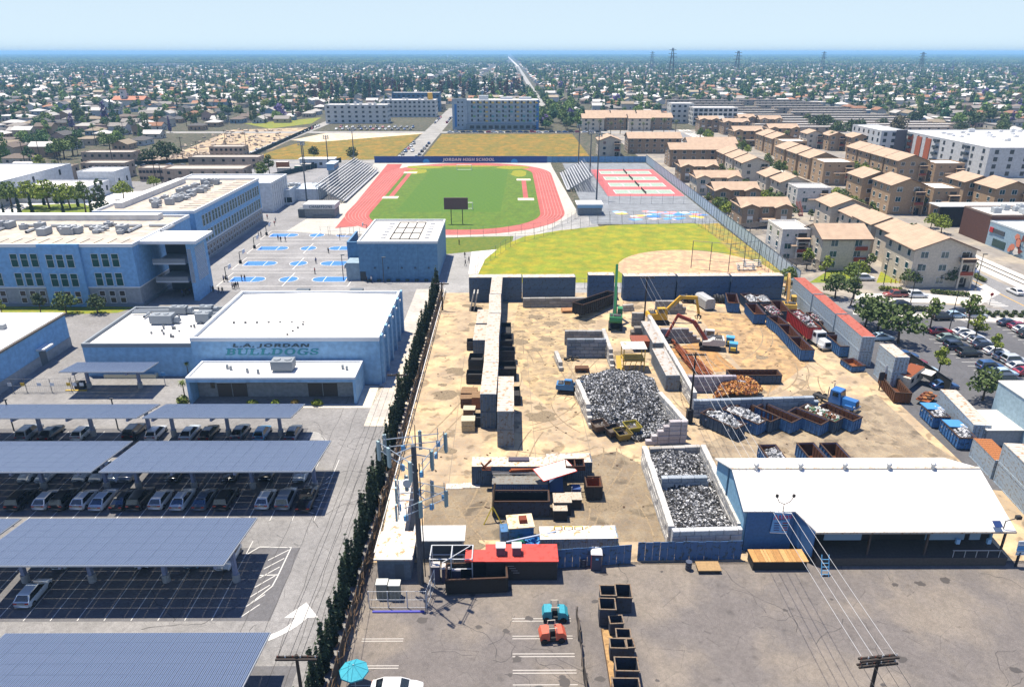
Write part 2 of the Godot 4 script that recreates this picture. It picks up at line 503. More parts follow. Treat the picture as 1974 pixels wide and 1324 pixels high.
	for n in 34:
		var c:=v2(R.randf_range(-10,14),R.randf_range(-66,-46)) if n<22 else v2(R.randf_range(14,50),R.randf_range(-66,-44))
		var poly:=PackedVector2Array()
		var rr:=R.randf_range(0.2,0.75)
		for k in 11: poly.append(c+v2(cos(TAU*k/11),sin(TAU*k/11)*0.8)*rr*R.randf_range(0.6,1.15))
		b.flat(poly,0.014)
	struct("stains",b.done(),M("55504d",0.7,"speck",0.4),"dark oil stains on the front asphalt")
	b=MB.new()
	for n in 46:
		var p:=v2(R.randf_range(-12,55),R.randf_range(-155,-74))
		var ang:=R.randf_range(-0.5,0.5)+(0.0 if R.randf()<0.3 else PI/2)
		var bend:=R.randf_range(-0.09,0.09)
		for k in R.randi_range(8,18):
			var d:=v2(cos(ang),sin(ang))
			var s:=v2(-d.y,d.x)*0.95
			if p.y>-71.5 or p.y<-158.0: break
			for e in [-1.0,1.0]: stripe(b,p+s*e,p+s*e+d*1.15,R.randf_range(0.14,0.26),0.013+0.0002*(n % 8))
			p+=d*1.1
			ang+=bend
	struct("tyre_tracks",b.done(),M("a0937f",0.95,"dust",0.3),"curving tyre tracks on the dusty concrete")
	b=MB.new()
	for z in [-74.0,-86.0,-98.0,-112.0]: stripe(b,v2(-14,z),v2(26,z+0.4),0.07,0.0155)
	for x in [-8.0,4.0,12.0,16.5]: stripe(b,v2(x,-68),v2(x - 0.5,-128),0.07,0.0157)
	struct("slab_joints",b.done(),M("8a7f6e",1.0),"joints between the concrete slabs of the yard")
	b=MB.new()
	for n in 70:
		var c:=v2(R.randf_range(-12,60),R.randf_range(-158,-70))
		var poly:=PackedVector2Array()
		var rr:=R.randf_range(0.3,2.0)
		for k in 13: poly.append(c+v2(cos(TAU*k/13)*1.3,sin(TAU*k/13))*rr*R.randf_range(0.6,1.15))
		b.flat(poly,0.0165+0.0003*(n % 10))
	struct("stains",b.done(),M("8f8473",0.9,"dust",0.35),"grey brown stains on the dusty concrete")
	var blue:=M("3a86d8",0.8,"grime",0.2)
	b=MB.new()
	var lines:=MB.new()
	for r in 4:
		var z: float=[-178.5,-193.5,-210.0,-226.5][r]
		var x0: float=[-71.0,-72.5,-74.0,-75.5][r]
		for k in [0,1]:
			var e:=x0 if k==0 else x0+29.5
			var s:=1.0 if k==0 else -1.0
			var key:=PackedVector2Array([v2(e,z - 2.2),v2(e+s*6.6,z - 2.2)])
			for j in 7: key.append(v2(e+s*(6.6+2.2*sin(PI*j/6)),z - 2.2*cos(PI*j/6)))
			key.append(v2(e,z+2.2))
			b.flat(key,0.012)
			for j in key.size(): stripe(lines,key[j],key[(j+1) % key.size()],0.14,0.016)
			stripe(lines,v2(e+s*5.6,z - 2.2),v2(e+s*5.6,z+2.2),0.14,0.016)
		var ring:=PackedVector2Array()
		for j in 16: ring.append(v2(x0+14.7+2.4*cos(TAU*j/16),z+2.4*sin(TAU*j/16)))
		b.flat(ring,0.012)
		for j in 16: stripe(lines,ring[j],ring[(j+1) % 16],0.14,0.016)
		var cs:=[v2(x0 - 1.5,z - 6),v2(x0+31,z - 6),v2(x0+31,z+6),v2(x0 - 1.5,z+6)]
		for j in 4: stripe(lines,cs[j],cs[(j+1) % 4],0.16,0.016)
		stripe(lines,v2(x0+14.7,z - 6),v2(x0+14.7,z+6),0.16,0.016)
	struct("court_keys",b.done(),blue,"blue basketball keys and centre circles")
	struct("court_lines",lines.done(),M("f2f0ea",0.8),"white basketball court lines")
func hills():
	var b:=MB.new(true)
	var f:=FastNoiseLite.new()
	f.seed=12
	f.frequency=0.00035
	var prev:=[]
	for i in 61:
		var x:=1500.0+i*170.0
		var col:=[]
		for j in 5:
			var t:=j/4.0
			var h: float=40.0*sin(PI*t)*clampf((x - 1500.0)/4000.0,0.0,1.0)*(0.75+0.5*f.get_noise_2d(x,0))
			col.append(v3(x+400.0*t,-4.0+h,-13200.0 - 1300.0*t))
		if prev:
			for j in 4: b.q(prev[j],prev[j+1],col[j+1],col[j])
		prev=col
	struct("hills",b.done(),M("6f7866",1.0,"grime",0.002),"low hazy hills on the right horizon")
func frame_mesh(w: float,h: float,bars:=0)->ArrayMesh:
	var key:="frame%.2f,%.2f,%d" % [w,h,bars]
	if boxes.has(key): return boxes[key]
	var b:=MB.new()
	var t:=0.09
	b.box(v3(-w/2 - t,-h/2 - t,-0.02),v3(-w/2,h/2+t,0.09))
	b.box(v3(w/2,-h/2 - t,-0.02),v3(w/2+t,h/2+t,0.09))
	b.box(v3(-w/2,h/2,-0.02),v3(w/2,h/2+t,0.09))
	b.box(v3(-w/2 - 0.05,-h/2 - t,-0.021),v3(w/2+0.05,-h/2,0.14))
	for k in bars:
		var x:=-w/2+w*(k+1)/(bars+1)
		b.box(v3(x - 0.04,-h/2,0.0),v3(x+0.04,h/2,0.07))
	boxes[key]=b.done()
	return boxes[key]
func window(parent: Node,at: Vector3,turn: float,w: float,h: float,fm: Material,gm: Material,bars:=0):
	var f:=part(parent,"window",frame_mesh(w,h,bars),fm,at,turn)
	part(f,"pane",bx(v3(w,h,0.05)),gm)
func plain_window(parent: Node,at: Vector3,turn: float,w: float,h: float,gm: Material):
	part(parent,"window",bx(v3(w,h,0.12)),gm,at,turn)
func block(called: String,label: String,cat: String,x0: float,z0: float,x1: float,z1: float,h: float,wall: Material,roof: Material,rows: int,cols: int,side_cols: int,side:=0,ww:=1.4,wh:=1.5,group:="",gm: Material=null)->Node3D:
	var cx:=(x0+x1)/2
	var cz:=(z0+z1)/2
	var w:=absf(x1 - x0)
	var d:=absf(z1 - z0)
	if d<1.0:
		d=16.0
		cz-=8.0
	var o:=thing(called,label,cat,v3(cx,0,cz),0.0,group)
	pbox(o,"wall",v3(w,h,d),wall,Z0)
	var b:=MB.new()
	for s in [-1,1]:
		b.cbox(v3(0,h+0.25,s*(d/2 - 0.12)),v3(w+0.04,0.5,0.3))
		b.cbox(v3(s*(w/2 - 0.12),h+0.25,0),v3(0.3,0.5,d - 0.54))
	part(o,"parapet",b.done(),wall)
	pbox(o,"roof",v3(w - 0.6,0.12,d - 0.6),roof,v3(0,h,0))
	if gm==null: gm=M("26323c",0.2)
	for r in rows:
		var y:=h*(r+0.55)/rows
		for c in cols:
			plain_window(o,v3(-w/2+w*(c+0.5)/cols,y,d/2),0,ww,wh,gm)
		for c in side_cols:
			plain_window(o,v3(side*w/2,y,-d/2+d*(c+0.5)/side_cols),PI/2,ww,wh,gm)
	return o
func roof_kit(o: Node,n: int,w: float,d: float,h: float,m: Material,seed_: int):
	var g:=RandomNumberGenerator.new()
	g.seed=seed_
	for k in n:
		var s:=v3(g.randf_range(1.2,3.2),g.randf_range(0.8,2.0),g.randf_range(1.2,2.4))
		var b:=MB.new()
		b.box(v3(-s.x/2,0.15,-s.z/2),v3(s.x/2,s.y,s.z/2))
		b.box(v3(-s.x/2+0.1,0,-s.z/2+0.1),v3(s.x/2 - 0.1,0.15,s.z/2 - 0.1))
		b.tube(v3(0,s.y,0),v3(0,s.y+0.25,0),0.45,0.4,10)
		b.box(v3(s.x/2,0.3,-0.3),v3(s.x/2+1.0,0.8,0.3))
		part(o,"rooftop_unit",b.done(),m,v3(g.randf_range(-w/2,w/2),h,g.randf_range(-d/2,d/2)),(g.randi() % 2)*PI/2)
func crown(seed_: int,lobes: Array,n: int,s: float)->ArrayMesh:
	var g:=RandomNumberGenerator.new()
	g.seed=seed_
	var b:=MB.new()
	var tot:=0.0
	for l in lobes: tot+=l[1].x*l[1].z
	for l in lobes:
		var tone:=g.randf_range(0.75,1.25)
		for k in int(n*l[1].x*l[1].z/tot):
			var v:=v3(g.randfn(),g.randfn(),g.randfn()).normalized()*pow(g.randf_range(0.25,1.0),0.45)
			if v.y<-0.55: v.y *= 0.6
			var p: Vector3=l[0]+l[1]*v
			var nn:=(v+v3(g.randfn(),g.randfn(),g.randfn())*0.55).normalized()
			var u:=nn.cross(v3(g.randfn(),g.randfn(),g.randfn())).normalized()*s*g.randf_range(0.6,1.2)
			var w:=nn.cross(u)
			var t:=tone*g.randf_range(0.65,1.35)
			b.col(Color(t,t,t*g.randf_range(0.7,1.0)))
			b.tri(p - u - w*0.6,p+u*0.2 - w,p+u+w*0.5)
			b.tri(p - u - w*0.6,p+u+w*0.5,p - u*0.3+w)
	return b.done()
func trunk(h: float,r: float,limbs: int,seed_: int)->ArrayMesh:
	var g:=RandomNumberGenerator.new()
	g.seed=seed_
	var b:=MB.new(true)
	b.tube(Z0,v3(0.05*h,h*0.55,0),r,r*0.7,7)
	for k in limbs:
		var a:=TAU*k/limbs+g.randf()
		var p:=v3(0.05*h,h*0.5,0)
		var q:=p+v3(cos(a)*h*0.22,h*g.randf_range(0.22,0.38),sin(a)*h*0.22)
		b.tube(p,q,r*0.55,r*0.2,5)
	return b.done()
var tree_kinds:={}
func tree_meshes():
	var v:=func(x,y,z): return v3(x,y,z)
	tree_kinds.round=[trunk(7,0.28,4,1),crown(11,[[v.call(0,5.0,0),v.call(3.8,3.1,3.6)],[v.call(2.1,4.2,1.2),v.call(2.5,2.2,2.3)],[v.call(-2.0,4.6,-1.3),v.call(2.5,2.3,2.7)],[v.call(0.3,7.0,0.4),v.call(2.3,1.9,2.3)]],520,0.42)]
	tree_kinds.wide=[trunk(6,0.32,5,2),crown(12,[[v.call(-2.4,4.8,0.4),v.call(3.3,2.4,3.1)],[v.call(2.4,5.2,-0.6),v.call(3.3,2.5,2.9)],[v.call(0,6.6,0.8),v.call(3.0,2.0,2.7)],[v.call(0.6,4.2,2.4),v.call(2.5,1.8,2.1)]],520,0.42)]
	tree_kinds.loose=[trunk(8,0.25,5,3),crown(13,[[v.call(-1.4,6.0,0.6),v.call(1.7,1.5,1.6)],[v.call(1.5,6.8,-0.4),v.call(1.7,1.4,1.5)],[v.call(0,8.6,0.2),v.call(1.5,1.4,1.5)],[v.call(0.9,4.9,1.3),v.call(1.3,1.0,1.3)],[v.call(-0.8,7.6,-1.2),v.call(1.3,1.2,1.3)]],420,0.36)]
	tree_kinds.tall=[trunk(10,0.3,3,4),crown(14,[[v.call(0,4.0,0),v.call(2.5,2.9,2.5)],[v.call(0.4,7.8,0.2),v.call(2.2,3.0,2.1)],[v.call(-0.3,11.4,0),v.call(1.3,2.0,1.3)]],480,0.42)]
	tree_kinds.cone=[trunk(4,0.2,0,5),crown(15,[[v.call(0,2.4,0),v.call(1.1,2.2,1.1)],[v.call(0,5.4,0),v.call(0.85,2.6,0.85)],[v.call(0,8.3,0),v.call(0.45,2.0,0.45)]],380,0.32)]
	for k in 4:
		var ls:=[]
		var g:=RandomNumberGenerator.new()
		g.seed=60+k
		for j in 7:
			var y:=0.5+j*0.78
			var r:=0.5*(1.0 - pow(y/6.4,1.7))+0.06
			ls.append([v3(g.randf_range(-0.12,0.12),y,g.randf_range(-0.12,0.12)),v3(r,0.62,r)])
		ls.append([v3(g.randf_range(-0.1,0.1),5.75,0),v3(0.12,0.5,0.12)])
		tree_kinds["cypress%d" % k]=[trunk(2.0,0.1,0,70+k),crown(80+k,ls,620,0.17)]
	var b:=MB.new()
	for k in 26:
		var a:=TAU*k*0.381966
		var e:=lerpf(1.1,-0.5,k/25.0)
		var p:=v3(0,9.2,0)
		var d:=v3(cos(a),0,sin(a))
		var side:=v3(-sin(a),0,cos(a))
		for j in 4:
			var t:=e - 0.5*j
			var n:=p+(d*cos(t)+Vector3.UP*sin(t))*0.62
			var w0:=0.34*(1.0 - j/4.5)
			var w1:=0.34*(1.0 - (j+1)/4.5)
			b.col(Color(1,1,1)*R.randf_range(0.7,1.2))
			b.q(p - side*w0,p+side*w0,n+side*w1,n - side*w1)
			p=n
	var tb:=MB.new(true)
	tb.tube(Z0,v3(0,9.2,0),0.28,0.2,8)
	tree_kinds.palm=[tb.done(),b.done()]
func tree(kind: String,called: String,label: String,at: Vector3,s: Vector3,leaf: Material,turn:=0.0,group:="",bark: Material=null)->Node3D:
	var o:=thing(called,label,"tree",at,turn,group)
	var k: Array=tree_kinds[kind]
	var t:=part(o,"trunk",k[0],bark if bark else M("6b5a4a",1.0))
	t.scale=s
	var c:=part(o,"crown",k[1],leaf)
	c.scale=s
	return o
func leaf_m(hex: String)->StandardMaterial3D:
	return M(hex,0.85,"",0.1,{"vc": 1,"back": "707048"})
var crates:={}
func container_meshes(l: float,h: float)->Array:
	var key:="%.1f,%.1f" % [l,h]
	if crates.has(key): return crates[key]
	var w:=2.44
	var b:=MB.new()
	for s in [-1.0,1.0]:
		var n:=int((l - 0.3)/0.28)
		for k in n:
			var z:=-l/2+0.15+(l - 0.3)*k/n
			var dz:=(l - 0.3)/n
			var x0: float=s*(w/2 - 0.05)
			var x1: float=s*(w/2 - 0.01)
			var zs:=[z,z+dz*0.25,z+dz*0.5,z+dz*0.75,z+dz]
			var xs:=[x0,x1,x1,x0,x0]
			for j in 4: b.q(v3(xs[j],0.16,zs[j]),v3(xs[j+1],0.16,zs[j+1]),v3(xs[j+1],h - 0.12,zs[j+1]),v3(xs[j],h - 0.12,zs[j]))
	var n2:=8
	for k in n2:
		var x:=-w/2+0.12+(w - 0.24)*k/n2
		var dx:=(w - 0.24)/n2
		var zs:=[0.06,0.02,0.02,0.06,0.06]
		for j in 4: b.q(v3(x+dx*0.25*j,0.16,-l/2+zs[j]),v3(x+dx*0.25*(j+1),0.16,-l/2+zs[j+1]),v3(x+dx*0.25*(j+1),h - 0.12,-l/2+zs[j+1]),v3(x+dx*0.25*j,h - 0.12,-l/2+zs[j]))
	var f:=MB.new()
	for s in [-1.0,1.0]:
		for e in [-1.0,1.0]: f.cbox(v3(s*(w/2 - 0.08),h/2,e*(l/2 - 0.08)),v3(0.16,h,0.16))
		f.cbox(v3(s*(w/2 - 0.06),0.08,0),v3(0.12,0.16,l - 0.34))
		f.cbox(v3(s*(w/2 - 0.05),h - 0.06,0),v3(0.1,0.12,l - 0.34))
		f.cbox(v3(0,0.08,s*(l/2 - 0.07)),v3(w - 0.34,0.16,0.14))
		f.cbox(v3(0,h - 0.06,s*(l/2 - 0.07)),v3(w - 0.34,0.12,0.14))
	var r:=MB.new()
	var m:=int(l/0.6)
	for k in m:
		var z:=-l/2+l*k/m
		var dz:=l/m
		r.box(v3(-w/2+0.1,h - 0.05,z),v3(w/2 - 0.1,h+0.015,z+dz*0.6))
		r.box(v3(-w/2+0.1,h - 0.05,z+dz*0.6),v3(w/2 - 0.1,h - 0.012,z+dz))
	for s in [-1.0,1.0]: r.box(v3(s*(w/2 - 0.05) - 0.055,h - 0.02,-l/2),v3(s*(w/2 - 0.05)+0.055,h+0.02,l/2))
	var rod:=MB.new()
	for x in [-0.85,-0.3,0.3,0.85]: rod.tube(v3(x,0.2,l/2+0.03),v3(x,h - 0.16,l/2+0.03),0.03,-1.0,5)
	crates[key]=[b.done(),f.done(),r.done(),rod.done()]
	return crates[key]
func container(label: String,a: Vector2,c: Vector2,y: float,wall: Material,roof: Material,l:=12.19,h:=2.9,group:="")->Node3D:
	var mid:=(a+c)/2
	var d:=c - a
	var o:=thing("shipping_container",label,"shipping container",v3(mid.x,y,mid.y),atan2(d.x,d.y),group)
	var k:=container_meshes(l,h)
	part(o,"wall",k[0],wall)
	part(o,"frame",k[1],wall)
	part(o,"roof",k[2],roof)
	for s in [-1,1]:
		pbox(o,"door",v3(1.08,h - 0.3,0.05),wall,v3(s*0.55,0.15,l/2 - 0.03))
	part(o,"lock_rods",k[3],M("8a8f94",0.6,"",0.1,{"metal": 0.5}))
	return o
var bins:={}
func bin_mesh(l: float,w: float,h: float)->Array:
	var key:="%.1f,%.1f,%.1f" % [l,w,h]
	if bins.has(key): return bins[key]
	var b:=MB.new()
	var t:=0.1
	b.box(v3(-w/2,0.18,-l/2),v3(w/2,0.28,l/2))
	for s in [-1.0,1.0]:
		b.box(v3(s*(w/2 - t/2) - t/2,0.28,-l/2),v3(s*(w/2 - t/2)+t/2,h,l/2))
		b.box(v3(-w/2+t,0.28,s*(l/2 - t/2) - t/2),v3(w/2 - t,h - 0.002,s*(l/2 - t/2)+t/2))
	var ribs:=MB.new()
	var lining:=MB.new()
	for s in [-1.0,1.0]:
		lining.box(v3(s*(w/2 - t - 0.015) - 0.012,0.3,-l/2+t),v3(s*(w/2 - t - 0.015)+0.012,h - 0.09,l/2 - t))
		lining.box(v3(-w/2+t+0.03,0.3,s*(l/2 - t - 0.015) - 0.012),v3(w/2 - t - 0.03,h - 0.09,s*(l/2 - t - 0.015)+0.012))
	var n:=int(l/0.75)
	for s in [-1.0,1.0]:
		for k in n+1:
			var z:=-l/2+0.07+(l - 0.14)*k/n
			ribs.box(v3(s*(w/2+0.055) - 0.055,0.3,z - 0.06),v3(s*(w/2+0.055)+0.055,h - 0.12,z+0.06))
			lining.box(v3(s*(w/2 - t - 0.06) - 0.03,0.35,z - 0.1),v3(s*(w/2 - t - 0.06)+0.03,h - 0.12,z+0.1))
		for x in 4: ribs.box(v3(-w/2+0.1+x*(w - 0.35)/3,0.3,s*(l/2+0.045) - 0.045),v3(-w/2+0.25+x*(w - 0.35)/3,h - 0.12,s*(l/2+0.045)+0.045))
	var rim:=MB.new()
	for s in [-1.0,1.0]:
		rim.box(v3(s*w/2 - 0.09,h - 0.08,-l/2 - 0.09),v3(s*w/2+0.09,h+0.06,l/2+0.09))
		rim.box(v3(-w/2+0.09,h - 0.08,s*l/2 - 0.09),v3(w/2 - 0.09,h+0.058,s*l/2+0.09))
	var skid:=MB.new()
	for s in [-1.0,1.0]:
		skid.box(v3(s*0.5 - 0.08,0.0,-l/2),v3(s*0.5+0.08,0.18,l/2))
		for e in [-1.0,1.0]: skid.tube(v3(s*0.8,0.11,e*(l/2 - 0.3)),v3(s*1.0,0.11,e*(l/2 - 0.3)),0.11,-1.0,8)
	bins[key]=[b.done(),ribs.done(),rim.done(),skid.done(),lining.done()]
	return bins[key]
func open_bin(label: String,a: Vector2,c: Vector2,m: Material,h:=2.0,w:=2.4,inside: Material=null,group:="",y:=0.0)->Node3D:
	var mid:=(a+c)/2
	var d:=c - a
	var l:=snappedf(d.length(),0.5)
	var o:=thing("scrap_bin",label,"bin",v3(mid.x,y,mid.y),atan2(d.x,d.y),group)
	var k:=bin_mesh(l,w,h)
	part(o,"shell",k[0],m)
	part(o,"ribs",k[1],m)
	part(o,"lining",k[4],inside if inside else M("8a6a4e",0.95,"rusty",0.3))
	part(o,"rim",k[2],M("5a4a40",0.9,"rusty",0.3))
	part(o,"skids",k[3],M("2a2a2c",0.9))
	var f:=part(o,"liner",bx(v3(w - 0.24,0.05,l - 0.24)),inside if inside else M("7a5334",0.95,"rusty",0.3),v3(0,0.31,0))
	f.name="floor_plate"
	return o
var scraps:=[]
func scrap_meshes():
	for k in 3:
		var g:=RandomNumberGenerator.new()
		g.seed=900+k
		var b:=MB.new()
		for j in 3+k:
			var a:=Basis.from_euler(v3(g.randf()*TAU,g.randf()*TAU,g.randf()*TAU))
			if j % 3 != 1:
				var r:=g.randf_range(0.10,0.17)
				var prev:=a*v3(r,0,0)
				for i in range(1,9):
					var t:=TAU*i/8.0
					var p:=a*v3(r*cos(t),g.randf_range(-0.04,0.04),r*sin(t))
					b.tube(prev,p,0.045,-1.0,4,false)
					prev=p
			elif j % 3==1:
				b.tube(a*v3(0,-0.12,0),a*v3(0,0.12,0),0.11,0.09,7)
			else:
				b.obox(v3(g.randfn(),g.randfn(),g.randfn())*0.06,v3(0.3,0.05,0.2),a)
		scraps.append(b.done())
func scrap_pile(parent: Node,called: String,poly: PackedVector2Array,top: Callable,n: int,cols: Array,seed_: int,s:=1.0,base: Material=null):
	var g:=RandomNumberGenerator.new()
	g.seed=seed_
	var lo:=poly[0]
	var hi:=poly[0]
	for p in poly:
		lo=lo.min(p)
		hi=hi.max(p)
	var b:=MB.new()
	var st:=0.6
	var x:=lo.x
	while x<hi.x:
		var z:=lo.y
		while z<hi.y:
			if Geometry2D.is_point_in_polygon(v2(x+st/2,z+st/2),poly):
				var c:=[]
				for k in [[0,0],[1,0],[1,1],[0,1]]:
					var px: float=x+k[0]*st
					var pz: float=z+k[1]*st
					c.append(v3(px,maxf(0.02,top.call(px,pz) - 0.12),pz))
				b.q(c[0],c[1],c[2],c[3])
			z+=st
		x+=st
	var h:=part(parent,called+"_heap",b.done(),base if base else M("2c2c2e",0.9,"speck",0.8))
	h.set_meta("kind","stuff")
	for v in 3:
		var tr:=[]
		var tries:=0
		while tr.size()<n/3 and tries<n*4:
			tries+=1
			var p:=v2(g.randf_range(lo.x,hi.x),g.randf_range(lo.y,hi.y))
			if Geometry2D.is_point_in_polygon(p,poly):
				var sc:=s*g.randf_range(0.6,1.5)
				tr.append(Transform3D(Basis.from_euler(v3(g.randf()*TAU,g.randf()*TAU,g.randf()*TAU)).scaled(Vector3.ONE*sc),v3(p.x,top.call(p.x,p.y)+g.randf_range(-0.08,0.12),p.y)))
		var mm:=MultiMesh.new()
		mm.transform_format=MultiMesh.TRANSFORM_3D
		mm.use_colors=true
		mm.mesh=scraps[v]
		mm.instance_count=tr.size()
		for i in tr.size():
			mm.set_instance_transform(i,tr[i])
			mm.set_instance_color(i,Color.html(cols[g.randi() % cols.size()]).srgb_to_linear())
		var o:=MultiMeshInstance3D.new()
		o.name=called if v==0 else "%s_%03d" % [called,v]
		o.multimesh=mm
		o.material_override=M("ffffff",0.5,"",0.1,{"vc": 1,"metal": 0.1})
		o.set_meta("kind","stuff")
		parent.add_child(o,true)
var bvar:=[]
func block_mesh(k: int,w: float)->ArrayMesh:
	var key:="blk%d,%.2f" % [k,w]
	if boxes.has(key): return boxes[key]
	var b:=MB.new()
	var h:=0.75
	var d:=0.75
	var c:=0.06
	var p:=[v2(-w/2+0.02,0.02),v2(w/2 - 0.02,0.02),v2(w/2 - 0.02,h - 0.02),v2(-w/2+0.02,h - 0.02)]
	for s in [-1.0,1.0]:
		var f:=[]
		var e:=[]
		for v in p:
			e.append(v3(v.x,v.y,s*(d/2 - c)))
			f.append(v3(v.x - signf(v.x)*c,v.y+(c if v.y<0.3 else -c),s*d/2))
		b.q(f[0],f[1],f[2],f[3])
		for j in 4: b.q(e[j],e[(j+1) % 4],f[(j+1) % 4],f[j])
	b.q(v3(p[0].x,p[0].y,-d/2+c),v3(p[3].x,p[3].y,-d/2+c),v3(p[3].x,p[3].y,d/2 - c),v3(p[0].x,p[0].y,d/2 - c))
	b.q(v3(p[1].x,p[1].y,-d/2+c),v3(p[2].x,p[2].y,-d/2+c),v3(p[2].x,p[2].y,d/2 - c),v3(p[1].x,p[1].y,d/2 - c))
	b.q(v3(p[3].x,p[3].y,-d/2+c),v3(p[2].x,p[2].y,-d/2+c),v3(p[2].x,p[2].y,d/2 - c),v3(p[3].x,p[3].y,d/2 - c))
	boxes[key]=b.done()
	return boxes[key]
func block_wall(label: String,a: Vector2,c: Vector2,courses: int,tone:="b9b7b2",step_end:=0,step_start:=0,group:="",bw:=1.7):
	var d:=c - a
	var l:=d.length()
	var o:=thing("block_wall",label,"wall",v3(a.x,0,a.y),atan2(-d.y,d.x),group)
	for r in courses:
		var s0:=maxf(0.0,(r+1 - courses+step_start))*bw*0.5 if step_start else 0.0
		var s1:=maxf(0.0,(r+1 - courses+step_end))*bw*0.5 if step_end else 0.0
		var x:=s0+(0.0 if r % 2==0 else -bw/2)
		var n:=0
		while x<l - s1 - 0.2:
			var x0:=maxf(x,s0)
			var x1:=minf(x+bw,l - s1)
			if x1 - x0>0.3:
				var v:=R.randi() % 4
				var m:=M(Color.html(tone).lightened([0.0,0.16,-0.14,0.05][v]).to_html(false),0.95,"grime",0.35)
				var e:=part(o,"block",block_mesh(v % 2,snappedf(x1 - x0,0.05)),m,v3((x0+x1)/2,r*0.75,R.randf_range(-0.05,0.05)))
				e.rotation.y=R.randf_range(-0.01,0.01)
			x+=bw
	return o
var car_kinds:={}
func loft(b: MB,st: Array):
	var prev:=[]
	for s in st:
		var z: float=s[0]; var hw: float=s[1]; var yt: float=s[2]; var yb: float=s[3]
		var sh:=yb+(yt - yb)*0.72
		var r:=[v3(-hw*0.9,yb,z),v3(-hw,yb+0.16,z),v3(-hw*0.99,sh,z),v3(-hw*0.86,yt,z),v3(0,yt+0.03,z),v3(hw*0.86,yt,z),v3(hw*0.99,sh,z),v3(hw,yb+0.16,z),v3(hw*0.9,yb,z)]
		if prev:
			for k in 8: b.q(prev[k],r[k],r[k+1],prev[k+1])
			b.q(prev[8],r[8],r[0],prev[0])
		else:
			for k in range(1,8): b.tri(r[0],r[k+1],r[k])
		prev=r
	for k in range(1,8): b.tri(prev[0],prev[k],prev[k+1])
func car_meshes():
	var spec:={
		"sedan": [[[-2.32,0.78,0.86,0.42],[-2.2,0.88,0.96,0.25],[-1.5,0.91,0.98,0.2],[0.9,0.91,0.94,0.2],[1.7,0.9,0.86,0.2],[2.2,0.84,0.72,0.24],[2.36,0.7,0.58,0.36]],[-1.95,-1.15,0.35,1.15,0.93,1.44,0.84,0.62]],
		"hatch": [[[-2.1,0.8,0.95,0.4],[-2.0,0.88,1.02,0.25],[-1.2,0.89,1.0,0.2],[0.9,0.89,0.96,0.2],[1.6,0.88,0.86,0.2],[2.02,0.82,0.7,0.24],[2.14,0.7,0.56,0.36]],[-2.0,-1.45,0.3,1.15,0.95,1.5,0.83,0.62]],
		"suv": [[[-2.3,0.84,1.05,0.45],[-2.22,0.93,1.12,0.32],[-1.3,0.95,1.1,0.28],[0.9,0.95,1.06,0.28],[1.7,0.94,1.0,0.28],[2.2,0.89,0.88,0.32],[2.34,0.76,0.7,0.42]],[-2.2,-1.9,0.35,1.05,1.05,1.76,0.88,0.7]],
		"pickup": [[[-2.75,0.9,0.98,0.5],[-2.7,0.95,1.0,0.4],[-1.0,0.96,1.0,0.35],[0.9,0.96,1.04,0.35],[1.9,0.95,1.0,0.35],[2.55,0.9,0.9,0.38],[2.7,0.78,0.72,0.45]],[-0.85,-0.7,0.6,1.2,1.0,1.74,0.88,0.72]],
	}
	for kind in spec:
		var st: Array=spec[kind][0]
		var c: Array=spec[kind][1]
		var d:={}
		var b:=MB.new(true)
		loft(b,st)
		d.body=b.done()
		b=MB.new()
		var ring:=func(f: float,e: float)->Array:
			return [v3(-c[6]*e,c[4],c[3]),v3(c[6]*e,c[4],c[3]),v3(c[6]*e,c[4],c[0]),v3(-c[6]*e,c[4],c[0]),
				v3(-c[7]*e,c[5],c[2]),v3(c[7]*e,c[5],c[2]),v3(c[7]*e,c[5],c[1]),v3(-c[7]*e,c[5],c[1])]
		var p: Array=ring.call(0,1.0)
		b.hexa(p)
		b.tbox(v3(0,c[5],(c[1]+c[2])/2),v2(c[7]*2,c[2] - c[1]),v2(c[7]*1.7,(c[2] - c[1])*0.8),0.05)
		d.cabin=b.done()
		var glass:=func(q0: Vector3,q1: Vector3,q2: Vector3,q3: Vector3)->ArrayMesh:
			var m:=(q0+q1+q2+q3)/4
			var n:=(q1 - q0).cross(q3 - q0).normalized()
			if n.dot(m - v3(0,c[4],0))<0: n=-n
			var g:=MB.new()
			var o:=[]
			for v in [q0,q1,q2,q3]: o.append(m+(v - m)*0.86+n*0.015)
			g.q(o[0],o[1],o[2],o[3])
			return g.done()
		d.windscreen=glass.call(p[0],p[1],p[5],p[4])
		d.rear_window=glass.call(p[3],p[2],p[6],p[7])
		d.side_l=glass.call(p[0],p[3],p[7],p[4])
		d.side_r=glass.call(p[1],p[2],p[6],p[5])
		d.zf=st[st.size() - 2][0]
		d.zr=st[0][0]
		d.yt=st[st.size() - 2][2]
		d.yr=st[1][2]
		d.hw=st[1][1]
		car_kinds[kind]=d
	var t:=MB.new()
	t.tube(v3(-0.11,0,0),v3(0.11,0,0),0.33,-1.0,12)
	car_kinds.tyre=t.done()
	t=MB.new()
	t.tube(v3(-0.12,0,0),v3(0.12,0,0),0.2,-1.0,8)
	car_kinds.rim=t.done()
